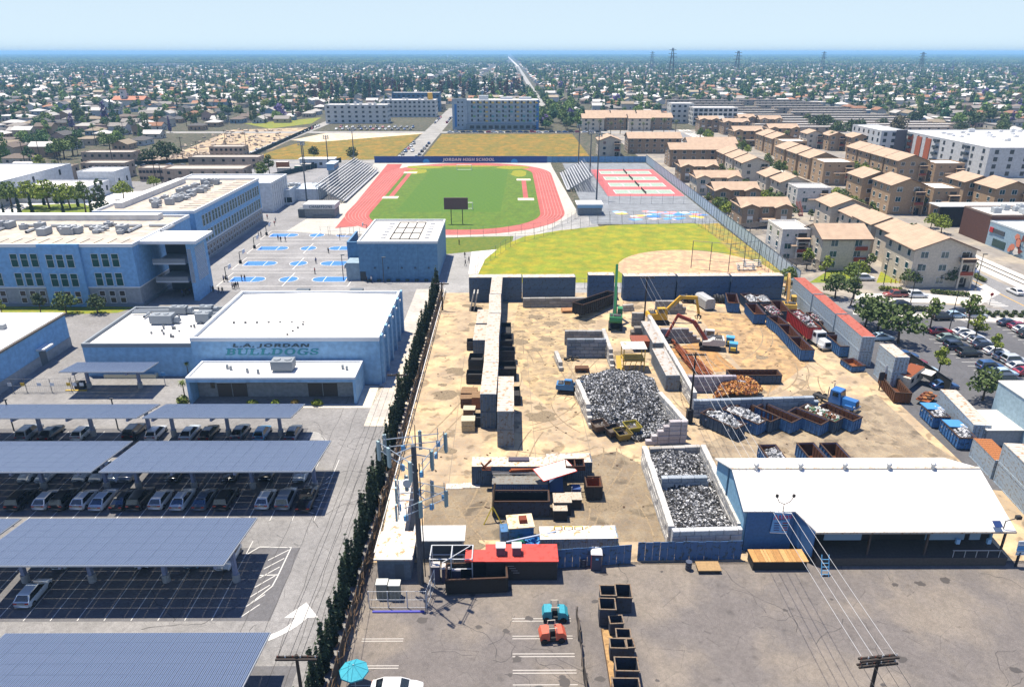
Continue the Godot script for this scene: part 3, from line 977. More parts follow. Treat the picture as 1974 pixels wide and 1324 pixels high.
func car(kind: String,hex: String,label: String,at: Vector3,turn: float,group:="",cat:="car")->Node3D:
	var k: Dictionary=car_kinds[kind]
	var paint:=M(hex,0.3,"",0.1,{"coat": 0.6,"spec": 0.6})
	var gl:=M("141a20",0.08,"",0.1,{"spec": 0.9})
	var o:=thing("parked_car" if kind != "pickup" else "pickup_truck",label,cat,at,turn,group)
	part(o,"body",k.body,paint)
	part(o,"cabin",k.cabin,paint)
	part(o,"windscreen",k.windscreen,gl)
	part(o,"rear_window",k.rear_window,gl)
	part(o,"side_window",k.side_l,gl)
	part(o,"side_window",k.side_r,gl)
	for s in [-1,1]:
		for z in [-1.4,1.42]:
			var w:=part(o,"wheel",car_kinds.tyre,M("1b1b1c",0.9),v3(s*(k.hw - 0.1),0.33,z))
			part(w,"rim",car_kinds.rim,M("a9adb2",0.4,"",0.1,{"metal": 0.8}))
		pbox(o,"headlight",v3(0.34,0.13,0.2),M("e8eef2",0.1,"",0.1,{"spec": 0.8}),v3(s*(k.hw - 0.3),k.yt - 0.2,k.zf+0.02))
		pbox(o,"tail_light",v3(0.36,0.16,0.06),M("a31a1c",0.2),v3(s*(k.hw - 0.28),k.yr - 0.24,k.zr+0.02))
	return o
func excavator(label: String,at: Vector3,turn: float,body: Material,arm: Material,elbow: Vector2,mid: Vector2,tip: Vector2,grapple:=true,lift:=0.0)->Node3D:
	var o:=thing("excavator",label,"excavator",at,turn)
	var dark:=M("26262a",0.8,"speck",1.0)
	for s in [-1.0,1.0]:
		var b:=MB.new()
		b.slab(pv([-2.0,0.25,-1.75,0.0,1.75,0.0,2.0,0.25,2.0,0.6,1.75,0.85,-1.75,0.85,-2.0,0.6]),-0.3,0.3)
		for k in 12: b.box(v3(-1.7+k*0.3,0.85,-0.31),v3(-1.6+k*0.3,0.9,0.31))
		part(o,"track",b.done(),dark,v3(s*1.15,0,0),PI/2)
	var u:=MB.new()
	u.box(v3(-0.85,0.35,-0.9),v3(0.85,0.8,0.9))
	u.tube(v3(0,0.8,0),v3(0,1.1+lift,0),0.8,0.75,14)
	part(o,"undercarriage",u.done(),dark)
	var y:=1.1+lift
	var h:=MB.new()
	h.slab(pv([-2.6,y+0.1,-2.75,y+0.5,-2.6,y+1.25,-0.4,y+1.35,0.2,y+0.9,1.5,y+0.75,1.5,y,-2.4,y]),-1.35,1.35)
	var hb:=part(o,"body",h.done(),body)
	hb.rotation.y=-PI/2
	var e:=MB.new()
	e.box(v3(-1.1,y+1.3,-2.2),v3(0.5,y+1.5,-0.9))
	e.tube(v3(-0.6,y+1.3,-1.2),v3(-0.6,y+2.1,-1.2),0.09,-1.0,6)
	for k in 4: e.box(v3(0.6,y+1.36,-2.2+k*0.4),v3(1.2,y+1.42,-1.95+k*0.4))
	part(o,"engine_cover",e.done(),M("4a4b4e",0.7,"speck",0.8))
	var cb:=MB.new()
	cb.slab(pv([-0.7,y+0.8,1.4,y+0.8,1.45,y+1.6,1.0,y+2.55,-0.7,y+2.55]),-0.5,0.5)
	var cab:=part(o,"cab",cb.done(),body,v3(-0.82,0,0))
	cab.rotation.y=-PI/2
	var gl:=M("15202a",0.1,"",0.1,{"spec": 0.8})
	pbox(cab,"windscreen",v3(0.05,0.75,0.85),gl,v3(1.28,y+1.68,0)).rotation.z=0.43
	for s in [-1,1]: pbox(cab,"side_window",v3(1.3,0.85,0.04),gl,v3(0.1,y+1.5,s*0.5))
	var root:=v3(0.25,y+0.8,0.9)
	var p1:=v3(0.25,elbow.x,elbow.y)
	var p2:=v3(0.25,mid.x,mid.y)
	var p3:=v3(0.25,tip.x,tip.y)
	var bm:=MB.new()
	for seg in [[root,p1,0.5,0.8,0.55],[p1,p2,0.46,0.65,0.4]]:
		var dir: Vector3=(seg[1] - seg[0]).normalized()
		var bs:=Basis.looking_at(dir,Vector3.UP)
		bm.obox((seg[0]+seg[1])/2,v3(seg[2],seg[3],(seg[1] - seg[0]).length()+0.3),bs)
	part(o,"boom",bm.done(),arm)
	var sk:=MB.new()
	sk.obox((p2+p3)/2,v3(0.44,0.55,(p3 - p2).length()+0.2),Basis.looking_at((p3 - p2).normalized(),Vector3.RIGHT))
	part(o,"stick",sk.done(),arm)
	var cy:=MB.new()
	for s in [-0.32,0.32]:
		cy.tube(root+v3(s,-0.2,0.4),root.lerp(p1,0.75)+v3(s,0,0),0.11,0.07,7)
	cy.tube(p1+v3(0,0.45,0),p2.lerp(p3,0.15)+v3(0,0.3,0),0.12,0.07,7)
	part(o,"cylinder_rod",cy.done(),M("9a9da0",0.35,"",0.1,{"metal": 0.7}))
	var tl:=MB.new()
	if grapple:
		tl.tube(p3,p3+v3(0,-0.5,0),0.2,0.28,8)
		for k in 5:
			var a:=TAU*k/5
			var d:=v3(cos(a),0,sin(a))
			tl.tube(p3+v3(0,-0.45,0),p3+d*0.75+v3(0,-0.8,0),0.12,0.1,5)
			tl.tube(p3+d*0.75+v3(0,-0.8,0),p3+d*0.3+v3(0,-1.6,0),0.1,0.03,5)
		part(o,"grapple",tl.done(),dark)
	else:
		tl.tube(p3,p3+v3(0,-0.4,0),0.25,0.25,8)
		tl.tube(p3+v3(0,-0.4,0),p3+v3(0,-0.75,0),0.85,0.85,14)
		part(o,"magnet",tl.done(),dark)
	return o
func tractor(label: String,at: Vector3,turn: float,hex: String)->Node3D:
	var o:=thing("truck_tractor",label,"truck",at,turn)
	var m:=M(hex,0.35,"",0.1,{"coat": 0.5})
	var b:=MB.new()
	b.tbox(v3(0,0.75,2.3),v2(1.75,2.4),v2(1.3,2.2),1.15,v2(0,-0.05))
	part(o,"hood",b.done(),m)
	b=MB.new()
	b.tbox(v3(0,0.75,0.2),v2(2.25,2.0),v2(2.0,1.6),2.2,v2(0,-0.15))
	var cab:=part(o,"cab",b.done(),m)
	var gl:=M("141c24",0.1,"",0.1,{"spec": 0.8})
	pbox(cab,"windscreen",v3(1.75,0.72,0.05),gl,v3(0,2.02,0.98)).rotation.x=-0.16
	for s in [-1,1]: pbox(cab,"side_window",v3(0.05,0.7,0.9),gl,v3(s*1.06,2.0,0.15)).rotation.z=s*0.06
	pbox(o,"grille",v3(1.1,0.8,0.06),M("2a2c2e",0.4,"",0.1,{"metal": 0.6}),v3(0,0.9,3.48))
	pbox(o,"bumper",v3(2.3,0.35,0.25),M("b8bcc0",0.3,"",0.1,{"metal": 0.7}),v3(0,0.45,3.55))
	pbox(o,"chassis",v3(0.9,0.3,6.4),M("2a2a2c",0.8),v3(0,0.6,-0.5))
	for s in [-1,1]:
		b=MB.new()
		b.slab(pv([-0.75,0.6,0.75,0.6,0.6,1.1,-0.5,1.15]),-0.25,0.25)
		var f:=part(o,"fender",b.done(),m,v3(s*0.98,0,2.5))
		f.rotation.y=PI/2
		pbox(o,"headlight",v3(0.3,0.25,0.1),M("eef2f4",0.1),v3(s*0.85,0.95,3.3))
		b=MB.new()
		b.tube(v3(s*1.05,1.0,-1.0),v3(s*1.05,3.3,-1.0),0.09,-1.0,7)
		part(o,"exhaust_stack",b.done(),M("c0c4c8",0.25,"",0.1,{"metal": 0.9}))
		b=MB.new()
		b.tube(v3(s*0.85,1.1,-0.95),v3(s*0.85,1.1,0.9),0.3,-1.0,10)
		for z in [2.5,-2.2,-3.3]:
			var w:=part(o,"wheel",car_kinds.tyre,M("1b1b1c",0.9),v3(s*0.98,0.5,z))
			w.scale=v3(1.5,1.5,1.5)
			part(w,"rim",car_kinds.rim,M("b9bcc0",0.4,"",0.1,{"metal": 0.8}))
	return o
func blocked(x: float,z: float)->bool:
	if z>-392: return x>-226 or z>-330
	if x>-226 and x<-140 and z>-590: return true
	if x>-175 and x<52 and z>-725: return true
	if x>=46 and x<150 and z>-640: return true
	if x>=140 and x<345 and z>-560: return true
	if x>160 and x<330 and z>-830: return true
	if absf(x - 36)<13 or absf(x+55)<9 or absf(x+156)<9: return true
	return false
func where_is(x: float,z: float)->String:
	if x<-226 and z>-560: return "left of the demolition lot"
	if x<-150 and z>-900: return "behind the demolition lot"
	if x<-150: return "far left"
	if x<30: return "beyond the flats"
	if x<160: return "right of the wide street"
	if z>-900: return "beyond the flat roofed rows"
	return "far right"
func house_mesh(kind: int)->Array:
	var w:=MB.new()
	var r:=MB.new()
	var s: Vector3=[v3(9,3.2,12),v3(11,3.4,10),v3(8,5.8,12),v3(13,3.2,9),v3(12,3.6,16),v3(9,3.2,14)][kind]
	var hx:=s.x/2
	var hz:=s.z/2
	w.box(v3(-hx,0,-hz),v3(hx,s.y,hz))
	var e:=0.5
	if kind==4:
		r.box(v3(-hx - 0.2,s.y,-hz - 0.2),v3(hx+0.2,s.y+0.35,hz+0.2))
	elif kind % 2==0:
		var a:=s.y+2.0
		w.tri(v3(-hx,s.y,hz),v3(0,a - 0.1,hz),v3(hx,s.y,hz))
		w.tri(v3(-hx,s.y,-hz),v3(hx,s.y,-hz),v3(0,a - 0.1,-hz))
		for k in [-1.0,1.0]:
			r.hexa([v3(k*(hx+e),s.y - 0.25,hz+e),v3(0,a,hz+e),v3(0,a,-hz - e),v3(k*(hx+e),s.y - 0.25,-hz - e),v3(k*(hx+e),s.y - 0.05,hz+e),v3(0,a+0.2,hz+e),v3(0,a+0.2,-hz - e),v3(k*(hx+e),s.y - 0.05,-hz - e)])
	else:
		var a:=s.y+1.9
		var m:=minf(hx,hz)
		var p:=[v3(-hx - e,s.y,hz+e),v3(hx+e,s.y,hz+e),v3(hx+e,s.y,-hz - e),v3(-hx - e,s.y,-hz - e)]
		var q0:=v3(-hx+m,a,0) if hx>hz else v3(0,a,hz - m)
		var q1:=v3(hx - m,a,0) if hx>hz else v3(0,a,-hz+m)
		if hx>hz:
			r.q(p[0],q0,q1,p[1]); r.tri(p[1],q1,p[2]); r.q(p[2],q1,q0,p[3]); r.tri(p[3],q0,p[0])
		else:
			r.tri(p[0],q0,p[1]); r.q(p[1],q0,q1,p[2]); r.tri(p[2],q1,p[3]); r.q(p[3],q1,q0,p[0])
		r.q(p[0],p[1],p[2],p[3])
	return [w.done(),r.done(),s]
func city():
	tree_meshes()
	car_meshes()
	scrap_meshes()
	var g:=RandomNumberGenerator.new()
	g.seed=99
	var kinds:=[]
	for k in 6: kinds.append(house_mesh(k))
	var roofs:=[["d0ccc5","pale grey"],["efece7","white"],["a9a39c","grey"],["84766b","brown grey"],["ab7c5e","terracotta"],["676565","dark grey"],["ac9d86","tan"]]
	var walls:=[["e6ded0","cream"],["d9c8ae","tan"],["d0d4d6","pale grey"],["c7a98c","light brown"],["9db3c4","pale blue"],["d6b3a4","pinkish"],["eae7e0","white"]]
	var shape:=["gabled","hip roofed","two storey gabled","long hip roofed","flat roofed","narrow hip roofed"]
	var leaves:=[["4f7442","dark green"],["6f8446","olive green"],["3f6c4a","deep green"],["82a052","light green"],["5f744c","dull green"]]
	var houses:=[]
	var trees:=[]
	var z:=-330.0
	var row:=0
	while z>-3400.0:
		var half:=-z*0.73+40.0
		var x:=-half
		while x<half:
			var hx:=x+g.randf_range(-1.5,1.5)
			var hz:=z+g.randf_range(-2,2)
			if not blocked(hx,hz) and posmod(int(x/17.0),9) != 4:
				if g.randf()<0.86: houses.append([v2(hx,hz).length(),hx,hz,g.randi() % 6,g.randi() % 7,g.randi() % 7,(g.randi() % 2)*PI/2])
			for k in 2:
				var tx:=x+g.randf_range(4,15)
				var tz:=z+g.randf_range(-13,13)
				if not blocked(tx,tz) and not blocked(tx - 4,tz) and not blocked(tx+4,tz) and g.randf()<0.62:
					trees.append([v2(tx,tz).length(),tx,tz,g.randi() % 5,g.randi() % 5,g.randf_range(0.55,1.3)])
			x+=17.0
		row+=1
		z-=24.0 if row % 2 else 34.0
	for k in 110: trees.append([700.0+k,g.randf_range(24,60) if k>60 else (27.0 if k % 2 else 44.0)+g.randf_range(-4,3),-552.0 - (4.0*(k - 60) if k>60 else 9.0*k),g.randi() % 3,g.randi() % 5,g.randf_range(0.7,1.3)])
	for k in 150:
		var tz:=g.randf_range(-880,-1250)
		trees.append([1000.0+k,g.randf_range(-250,22),tz,3,5 if g.randf()<0.4 else 2,g.randf_range(1.1,1.7)])
	houses.sort_custom(func(a,b): return a[0]<b[0])
	trees.sort_custom(func(a,b): return a[0]<b[0])
	leaves.append(["7a5040","red brown"])
	var wm:=M("2b3640",0.2)
	var far_h:=[]
	for i in houses.size():
		var h: Array=houses[i]
		var k: Array=kinds[h[3]]
		if i<300:
			var o:=thing("house",nearest("%s %s house, %s roof, %s" % [walls[h[5]][1],shape[h[3]],roofs[h[4]][1],where_is(h[1],h[2])]),"house",v3(h[1],0,h[2]),h[6],"houses of the low neighbourhood")
			part(o,"wall",k[0],M(walls[h[5]][0],0.9,"grime",0.2))
			part(o,"roof",k[1],M(roofs[h[4]][0],0.9,"speck",0.3))
			var s: Vector3=k[2]
			for e in [-1,1]:
				plain_window(o,v3(e*s.x*0.27,1.7,s.z/2),0,1.3,1.2,wm)
				plain_window(o,v3(s.x/2,1.7,e*s.z*0.25),PI/2,1.3,1.2,wm)
				plain_window(o,v3(-s.x/2,1.7,e*s.z*0.25),PI/2,1.3,1.2,wm)
			pbox(o,"door",v3(1.0,2.1,0.1),M("5d4636",0.7),v3(0,0,s.z/2))
		else:
			far_h.append(h)
	for kk in 6:
		var mine:=far_h.filter(func(h): return h[3]==kk)
		for side in 2:
			var mm:=MultiMesh.new()
			mm.transform_format=MultiMesh.TRANSFORM_3D
			mm.use_colors=true
			mm.mesh=kinds[kk][side]
			mm.instance_count=mine.size()
			for i in mine.size():
				var h: Array=mine[i]
				mm.set_instance_transform(i,Transform3D(Basis(Vector3.UP,h[6]),v3(h[1],0,h[2])))
				mm.set_instance_color(i,Color.html(walls[h[5]][0] if side==0 else roofs[h[4]][0]).srgb_to_linear())
			mass("distant_houses",mm,M("ffffff",0.9,"",0.1,{"vc": 1}),"low houses covering the city out to the horizon","houses")
	var names:=["round","wide","loose","tall","cone"]
	var tn:=["round","wide crowned","loose crowned","tall","slender"]
	var far_t:=[]
	for i in trees.size():
		var t: Array=trees[i]
		if i<175:
			var jac:=i % 37==11
			tree(names[t[3]],"tree",nearest("%s %s tree %s" % ["purple blossoming" if jac else leaves[t[4]][1],tn[t[3]],where_is(t[1],t[2])]),v3(t[1],0,t[2]),Vector3.ONE*t[5],leaf_m("6f5f9c" if jac else leaves[t[4]][0]),t[0],"trees of the low neighbourhood")
		else:
			far_t.append(t)
	var lite:={}
	for k in 5: lite[k]=[crown(30+k,[[v3(0,5.6,0),v3(3.6,3.4,3.4)],[v3(1.6,4.2,0.6),v3(2.4,2.0,2.6)],[v3(-1.6,4.8,-0.8),v3(2.4,2.2,2.2)]],150,0.85),
		crown(35+k,[[v3(0,4.0,0),v3(2.0,3.6,2.0)],[v3(0,9.5,0),v3(1.3,3.2,1.3)]],130,0.7)][1 if k>=3 else 0]
	for kk in 5:
		var mine:=far_t.filter(func(t): return t[3]==kk)
		var mm:=MultiMesh.new()
		mm.transform_format=MultiMesh.TRANSFORM_3D
		mm.use_colors=true
		mm.mesh=lite[kk]
		mm.instance_count=mine.size()
		for i in mine.size():
			var t: Array=mine[i]
			mm.set_instance_transform(i,Transform3D(Basis(Vector3.UP,t[0]).scaled(Vector3.ONE*t[5]),v3(t[1],0,t[2])))
			var c:=Color.html(leaves[t[4]][0] if i % 43 else "7161a0").srgb_to_linear()
			mm.set_instance_color(i,c*(0.8+0.4*fposmod(t[0],1.0)))
		mass("distant_trees",mm,M("ffffff",0.9,"",0.1,{"vc": 1,"back": "707050"}),"trees covering the city out to the horizon","trees")
	var tc:=MB.new()
	var hc:=MB.new()
	for k in 5:
		var p:=v3(g.randf_range(-18,18),0,g.randf_range(-19,19))
		var r:=g.randf_range(4.5,8.5)
		for j in 26:
			var v:=v3(g.randfn(),g.randfn(),g.randfn()).normalized()
			var c:=p+v3(v.x*r,6.0+v.y*4.5+1.0,v.z*r)
			var u:=v.cross(v3(g.randfn(),g.randfn(),g.randfn())).normalized()*2.2
			var w:=v.cross(u)
			var t:=g.randf_range(0.6,1.3)
			tc.col(Color(t,t,t))
			tc.tri(c - u,c+u*0.4 - w,c+u+w)
			tc.tri(c - u,c+u+w,c - u*0.4+w)
	for k in 4:
		var p:=v3(g.randf_range(-17,17),0,g.randf_range(-18,18))
		var t:=g.randf_range(0.6,1.2)
		hc.col(Color(t,t,t))
		hc.tbox(p,v2(9,13),v2(9,13),3.4)
		hc.tbox(p+v3(0,3.4,0),v2(10,14),v2(2,7),1.9)
	var tm:=tc.done()
	var hm:=hc.done()
	var spots:=[]
	z=-3400.0
	while z>-14300.0:
		var half:=-z*0.75
		var x:=-half
		while x<half:
			if absf(x - 20)>45: spots.append(v3(x+g.randf_range(-14,14),0,z+g.randf_range(-15,15)))
			x+=46.0 if z>-6000 else 74.0
		z-=50.0 if z>-6000 else 110.0
	for side in 2:
		var mm:=MultiMesh.new()
		mm.transform_format=MultiMesh.TRANSFORM_3D
		mm.use_colors=true
		mm.mesh=tm if side==0 else hm
		mm.instance_count=spots.size()
		for i in spots.size():
			mm.set_instance_transform(i,Transform3D(Basis(Vector3.UP,g.randi() % 4*PI/2).scaled(v3(1,g.randf_range(0.75,1.3),1)),spots[i]))
			var c:=Color.html(leaves[g.randi() % 5][0] if side==0 else roofs[g.randi() % 7][0]).srgb_to_linear()
			mm.set_instance_color(i,c)
		mass("distant_trees" if side==0 else "distant_houses",mm,M("ffffff",0.9,"",0.1,{"vc": 1}),"far city woods near the horizon" if side==0 else "far city roofs near the horizon","trees" if side==0 else "houses")
	landmarks()
var masses:={}
func mass(called: String,mm: MultiMesh,m: Material,label: String,cat: String):
	if mm.instance_count==0: return
	if not masses.has(called):
		masses[called]=tag(thing(called,label,cat),label,cat,"","stuff")
	var o:=MultiMeshInstance3D.new()
	o.name="%s_%03d" % ["roofs_and_walls" if cat=="houses" else "crowns",masses[called].get_child_count()+1]
	o.multimesh=mm
	o.material_override=m
	masses[called].add_child(o,true)
	o.set_meta("kind","stuff")
var seen_labels:={}
func nearest(label: String)->String:
	var k: int=seen_labels.get(label,0)
	seen_labels[label]=k+1
	return label+(", nearest such" if k==0 else ", %s nearest such" % ["second","third","fourth","fifth","sixth","seventh","eighth","ninth","tenth","eleventh","twelfth"][mini(k - 1,10)])
func landmarks():
	var white:=M("f0eee8",0.85,"grime",0.08)
	var roof:=M("f2f1ee",0.9,"grime",0.05)
	var a:=block("flats","white four storey block of flats at the left, flat pale roof","apartment building",-147.49,-610.82,-97.24,-610.58,14,white,roof,4,9,4,1,2.0,1.6)
	roof_kit(a,6,30,8,14.2,M("d8d8d6"),5)
	a=block("flats","white four storey block of flats with a yellow topped stair tower","apartment building",-110,-672,-64,-690,14,white,roof,4,11,4,1,2.0,1.6)
	pbox(a,"stair_tower",v3(4,20,4),M("e8b53a",0.8),v3(17,0,-3))
	roof_kit(a,6,36,8,14.2,M("d8d8d6"),6)
	block("flats","low blue grey block behind the white flats","apartment building",-112,-735,-66,-750,17,M("5f86a8",0.85,"grime",0.05),roof,3,10,2,1,2.2,1.4)
	var bl:=M("b4c6d6",0.85,"grime",0.06)
	var o:=thing("flats","long blue grey six storey block of flats with coloured balcony panels","apartment building",v3(-9.5,0,-570))
	pbox(o,"wall",v3(64,20.5,18),bl,Z0)
	pbox(o,"roof",v3(63.4,0.3,17.4),roof,v3(0,20.5,0))
	pbox(o,"ground_storey",v3(50,4.2,2.4),M("8796a2",0.8),v3(3,0,10.2))
	pbox(o,"end_wall",v3(11,22,1.0),bl,v3(-26.5,0,9.5))
	pbox(o,"blue_strip",v3(1.6,16,0.3),M("2f7ac2",0.6),v3(-29.5,2,10.1))
	pbox(o,"blue_strip",v3(1.8,21,0.6),M("2f7ac2",0.6),v3(31,0,9.3))
	pbox(o,"roof_box",v3(7,3,5),M("cfd6da"),v3(-9,20.8,2))
	for k in 2: pbox(o,"roof_box",v3(9,1.6,4),M("e0e4e6"),v3(8+k*14,20.8,-2))
	var dark:=M("26323c",0.2)
	var tint:=[M("e2c15a",0.7),M("7fae6a",0.7),M("3f9ba8",0.7),M("c9d0d4",0.7),M("8c9aa4",0.7)]
	for r in 6:
		for c in 11:
			var x:=-17.5+c*4.6
			var y:=3.2*r+3.0
			if r==0:
				plain_window(o,v3(x,2.0,11.42),0,3.0,2.2,dark)
				continue
			plain_window(o,v3(x,y+0.6,9.02),0,1.2,1.8,dark)
			pbox(o,"balcony",v3(1.9,1.0,0.9),tint[(r*3+c*5+r*c) % 5],v3(x+1.7,y - 0.4,9.45))
		for c in 2: plain_window(o,v3(-27.5+c*3,3.2*r+3.4,10.02),0,1.0,1.2,dark)
	a=block("flats","white three storey building with arched windows beyond the tan roofs","apartment building",144.39,-591.79,178.98,-591.63,13,white,roof,4,9,3,-1,2.6,2.0)
	block("flats","white stepped building left of the arched one","apartment building",130.54,-609.53,148.55,-609.44,15,white,roof,4,4,2,-1,2.0,1.6)
	block("flats","pale low wing right of the arched white building","apartment building",178.98,-591.63,187.12,-591.59,8,white,roof,2,2,1,-1)
	var n:=0
	for k in 13:
		var y:=200.0+k*5.6
		var zz:=-54.0*1400.0/((y - 99.0)*0.8607)
		for s in 2:
			var x0: float=165.0+s*78.0+(k % 3)*6.0
			if x0>-zz*0.52+90: continue
			var b:=block("row_flats","long low flats with a flat white roof, %s" % ["farthest","second farthest","third farthest","fourth farthest","fifth farthest","sixth farthest","middle","sixth nearest","fifth nearest","fourth nearest","third nearest","second nearest","nearest"][k]+[" on the left"," on the right"][s],"apartment building",x0,zz - 8,x0+66,zz,5.2,M("cbb9a6",0.9,"grime",0.1),roof,2,10,1,-1,1.6,1.2,"rows of low flats with white roofs")
			n+=1
	o=thing("church","white building with a small tower and red tiled roofs among the trees on the left","church",v3(-398.18,0,-808.69))
	pbox(o,"wall",v3(34,7,14),white,Z0)
	var b:=MB.new()
	b.slab(pv([-9,7,9,7,0,10.5]),-17,17)
	part(o,"roof",b.done(),M("c98a6c",0.9,"tiles",0.3)).rotation.y=PI/2
	pbox(o,"tower",v3(5,17,5),white,v3(-6,0,3))
	pbox(o,"tower_roof",v3(5.8,1,5.8),M("c98a6c",0.9),v3(-6,17,3))
	for k in 3: plain_window(o,v3(-6,6+4*k,5.5),0,1.4,1.8,dark)
	for s in [[1297,93,156,"tallest of the lattice pylons, left of the others"],[1424,98,156,"lattice pylon second from the left on the skyline"],[1258,99,136,"small lattice pylon left of the tallest one"],[1590,99,140,"lattice pylon in the middle of the right skyline"],[1782,100,150,"rightmost lattice pylon on the skyline"]]:
		var zz: float=-54.0*1400.0/((s[2] - 99.0)*0.8607)
		var xx: float=(s[0] - 980.0)/1400.0*(-zz*0.93)
		var hh: float=54.0 - (s[1] - 99.0)*-zz/1400.0
		b=MB.new()
		var wtop:=1.2
		for e in 4:
			var dx: float=[-1,1,1,-1][e]
			var dz: float=[-1,-1,1,1][e]
			b.tube(v3(dx*5.5,0,dz*5.5),v3(dx*wtop,hh,dz*wtop),0.55,0.4,4)
			for k in 5:
				var t0:=k/5.0
				var t1:=(k+1)/5.0
				var dx2: float=[1,1,-1,-1][e]
				var dz2: float=[-1,1,1,-1][e]
				b.tube(v3(dx*lerpf(5.5,wtop,t0),hh*t0,dz*lerpf(5.5,wtop,t0)),v3(dx2*lerpf(5.5,wtop,t1),hh*t1,dz2*lerpf(5.5,wtop,t1)),0.3,0.3,3)
		var arms:=MB.new()
		for k in 3: arms.tube(v3(-9+k,hh*(0.72+0.11*k),0),v3(9 - k,hh*(0.72+0.11*k),0),0.5,0.5,4)
		o=thing("power_pylon",s[3],"pylon",v3(xx,0,zz))
		part(o,"lattice",b.done(),M("5a6068",0.8))
		part(o,"cross_arms",arms.done(),M("5a6068",0.8))
	block("warehouse","long white warehouse far off among the trees","warehouse",-1273.27,-2728.78,-1142.32,-2728.17,14,roof,roof,0,0,0)
	var cols:=["b7a490","8a7c6c","d8cdbd","6e655a","a98a6c"]
	b=MB.new()
	var g:=RandomNumberGenerator.new()
	g.seed=15
	for k in 420:
		var p:=v3(g.randf_range(-214,-150),0,g.randf_range(-392,-425)) if k<300 else v3(g.randf_range(-205,-150),0,g.randf_range(-425,-560))
		b.obox(p+v3(0,0.3,0),v3(g.randf_range(0.6,3.2),g.randf_range(0.4,1.4),g.randf_range(0.6,2.4)),Basis.from_euler(v3(g.randf_range(-0.5,0.5),g.randf()*TAU,g.randf_range(-0.5,0.5))))
	var rb:=solo("rubble",b.done(),M("c9b8a4",0.95,"grime",0.4),"broken concrete rubble strewn over the demolition lot","rubble")
	rb.set_meta("kind","stuff")
	for f in [[v2(-222,-386),v2(-188,-378),"dark green screened fence before the demolition lot, left part"],[v2(-188,-378),v2(-143,-400),"dark green screened fence curving round the demolition lot corner"],[v2(-141.5,-402),v2(-148,-580),"dark green screened fence along the street beside the demolition lot"]]:
		screen_fence(f[2],f[0],f[1],2.2,M("1f3a34",0.9,"speck",0.3),6.0)
	var tan:=M("cdb7a3",0.9,"grime",0.1)
	var tr:=M("d9d2c6",0.9,"speck",0.1)
	for s in [[-206.68,-326.38,-194.49,-326.33,6.4,"short tan two storey flats at the left edge behind the white school wing"],[-195.7,-339.14,-175.42,-339.04,6.4,"tan two storey flats behind the cypress trees"],[-218.03,-380.33,-191.98,-380.21,6.0,"tan two storey flats further back beside the street trees"],[-164.74,-328.96,-153.61,-328.9,5.6,"tan two storey flats with dark doors left of the bright gym roof"],[-152.68,-328.9,-117.43,-325.97,5.6,"long tan two storey flats behind the bright gym roof"],[-158.48,-367.63,-123.72,-367.47,5.2,"pinkish single row of flats along the fence"],[-163.35,-407.47,-144.9,-407.38,5.5,"grey tan flats with a stepped roof near the demolition lot"]]:
		block("flats",s[5] if s.size()>6 else s[s.size() - 1],"apartment building",s[0],s[1] - 9,s[2],s[3],s[4],tan,tr,2,7,2,1,1.3,1.2,"tan flats left of the school")
func screen_fence(label: String,a: Vector2,c: Vector2,h: float,m: Material,gap:=3.0,post: Material=null,cat:="fence")->Node3D:
	var d:=c - a
	var l:=d.length()
	var o:=thing("fence",label,cat,v3(a.x,0,a.y),atan2(-d.y,d.x))
	pbox(o,"screen",v3(l,h - 0.12,0.04),m,v3(l/2,0.1,0))
	var n:=maxi(1,int(l/gap))
	var pm:=post if post else M("6f757a",0.6,"",0.1,{"metal": 0.4})
	for k in n+1: pbox(o,"post",v3(0.09,h,0.09),pm,v3(l*k/n,0,0.07))
	pbox(o,"rail",v3(l,0.06,0.06),pm,v3(l/2,h - 0.03,0.07))
	return o
func wire_fence(label: String,pts: Array,h: float,gap:=3.0,post: Material=null,wires:=0.0)->Node3D:
	var o:=thing("chain_link_fence",label,"fence",v3(pts[0].x,0,pts[0].y))
	var pm:=post if post else M("7c838a",0.5,"",0.1,{"metal": 0.5})
	var rail:=MB.new()
	var net:=MB.new()
	var pmesh:=bx(v3(0.08,h,0.08))
	for k in pts.size() - 1:
		var a:=v3(pts[k].x - pts[0].x,0,pts[k].y - pts[0].y)
		var c:=v3(pts[k+1].x - pts[0].x,0,pts[k+1].y - pts[0].y)
		var n:=maxi(1,int(round((c - a).length()/gap)))
		for j in n+(1 if k==pts.size() - 2 else 0): part(o,"post",pmesh,pm,a.lerp(c,j/float(n))+v3(0,h/2,0))
		for y in [0.08,h*0.5,h - 0.03]: rail.bar(a+v3(0,y,0),c+v3(0,y,0),0.035)
		if wires>0.0:
			var m:=int((c - a).length()/wires)
			for j in m:
				var p:=a.lerp(c,(j+0.5)/m)
				net.bar(p+v3(0,0.05,0),p+v3(0,h - 0.05,0),0.012)
	part(o,"rails",rail.done(),pm)
	if wires>0.0: part(o,"mesh",net.done(),pm).set_meta("kind","stuff")
	return o
func school_windows(o: Node3D,face: Vector3,turn: float,groups: Array,fm: Material,gm: Material,lower: Material):
	for gx in groups:
		for k in 3:
			var off:=v3((gx+(k - 1)*2.25),0,0).rotated(Vector3.UP,turn)
			for y in [11.0,6.6]:
				var f:=part(o,"window",frame_mesh(1.5,2.9,0),fm,face+off+v3(0,y - 0.2,0),turn)
				part(f,"pane",bx(v3(1.5,2.9,0.05)),gm)
				part(f,"transom",bx(v3(1.5,0.08,0.1)),fm,v3(0,0.25,0))
			for y in [3.1,1.5]:
				var f:=part(o,"window",frame_mesh(1.2,1.15,0),fm,face+off+v3(0,y,0),turn)
				part(f,"pane",bx(v3(1.2,1.15,0.05)),lower)
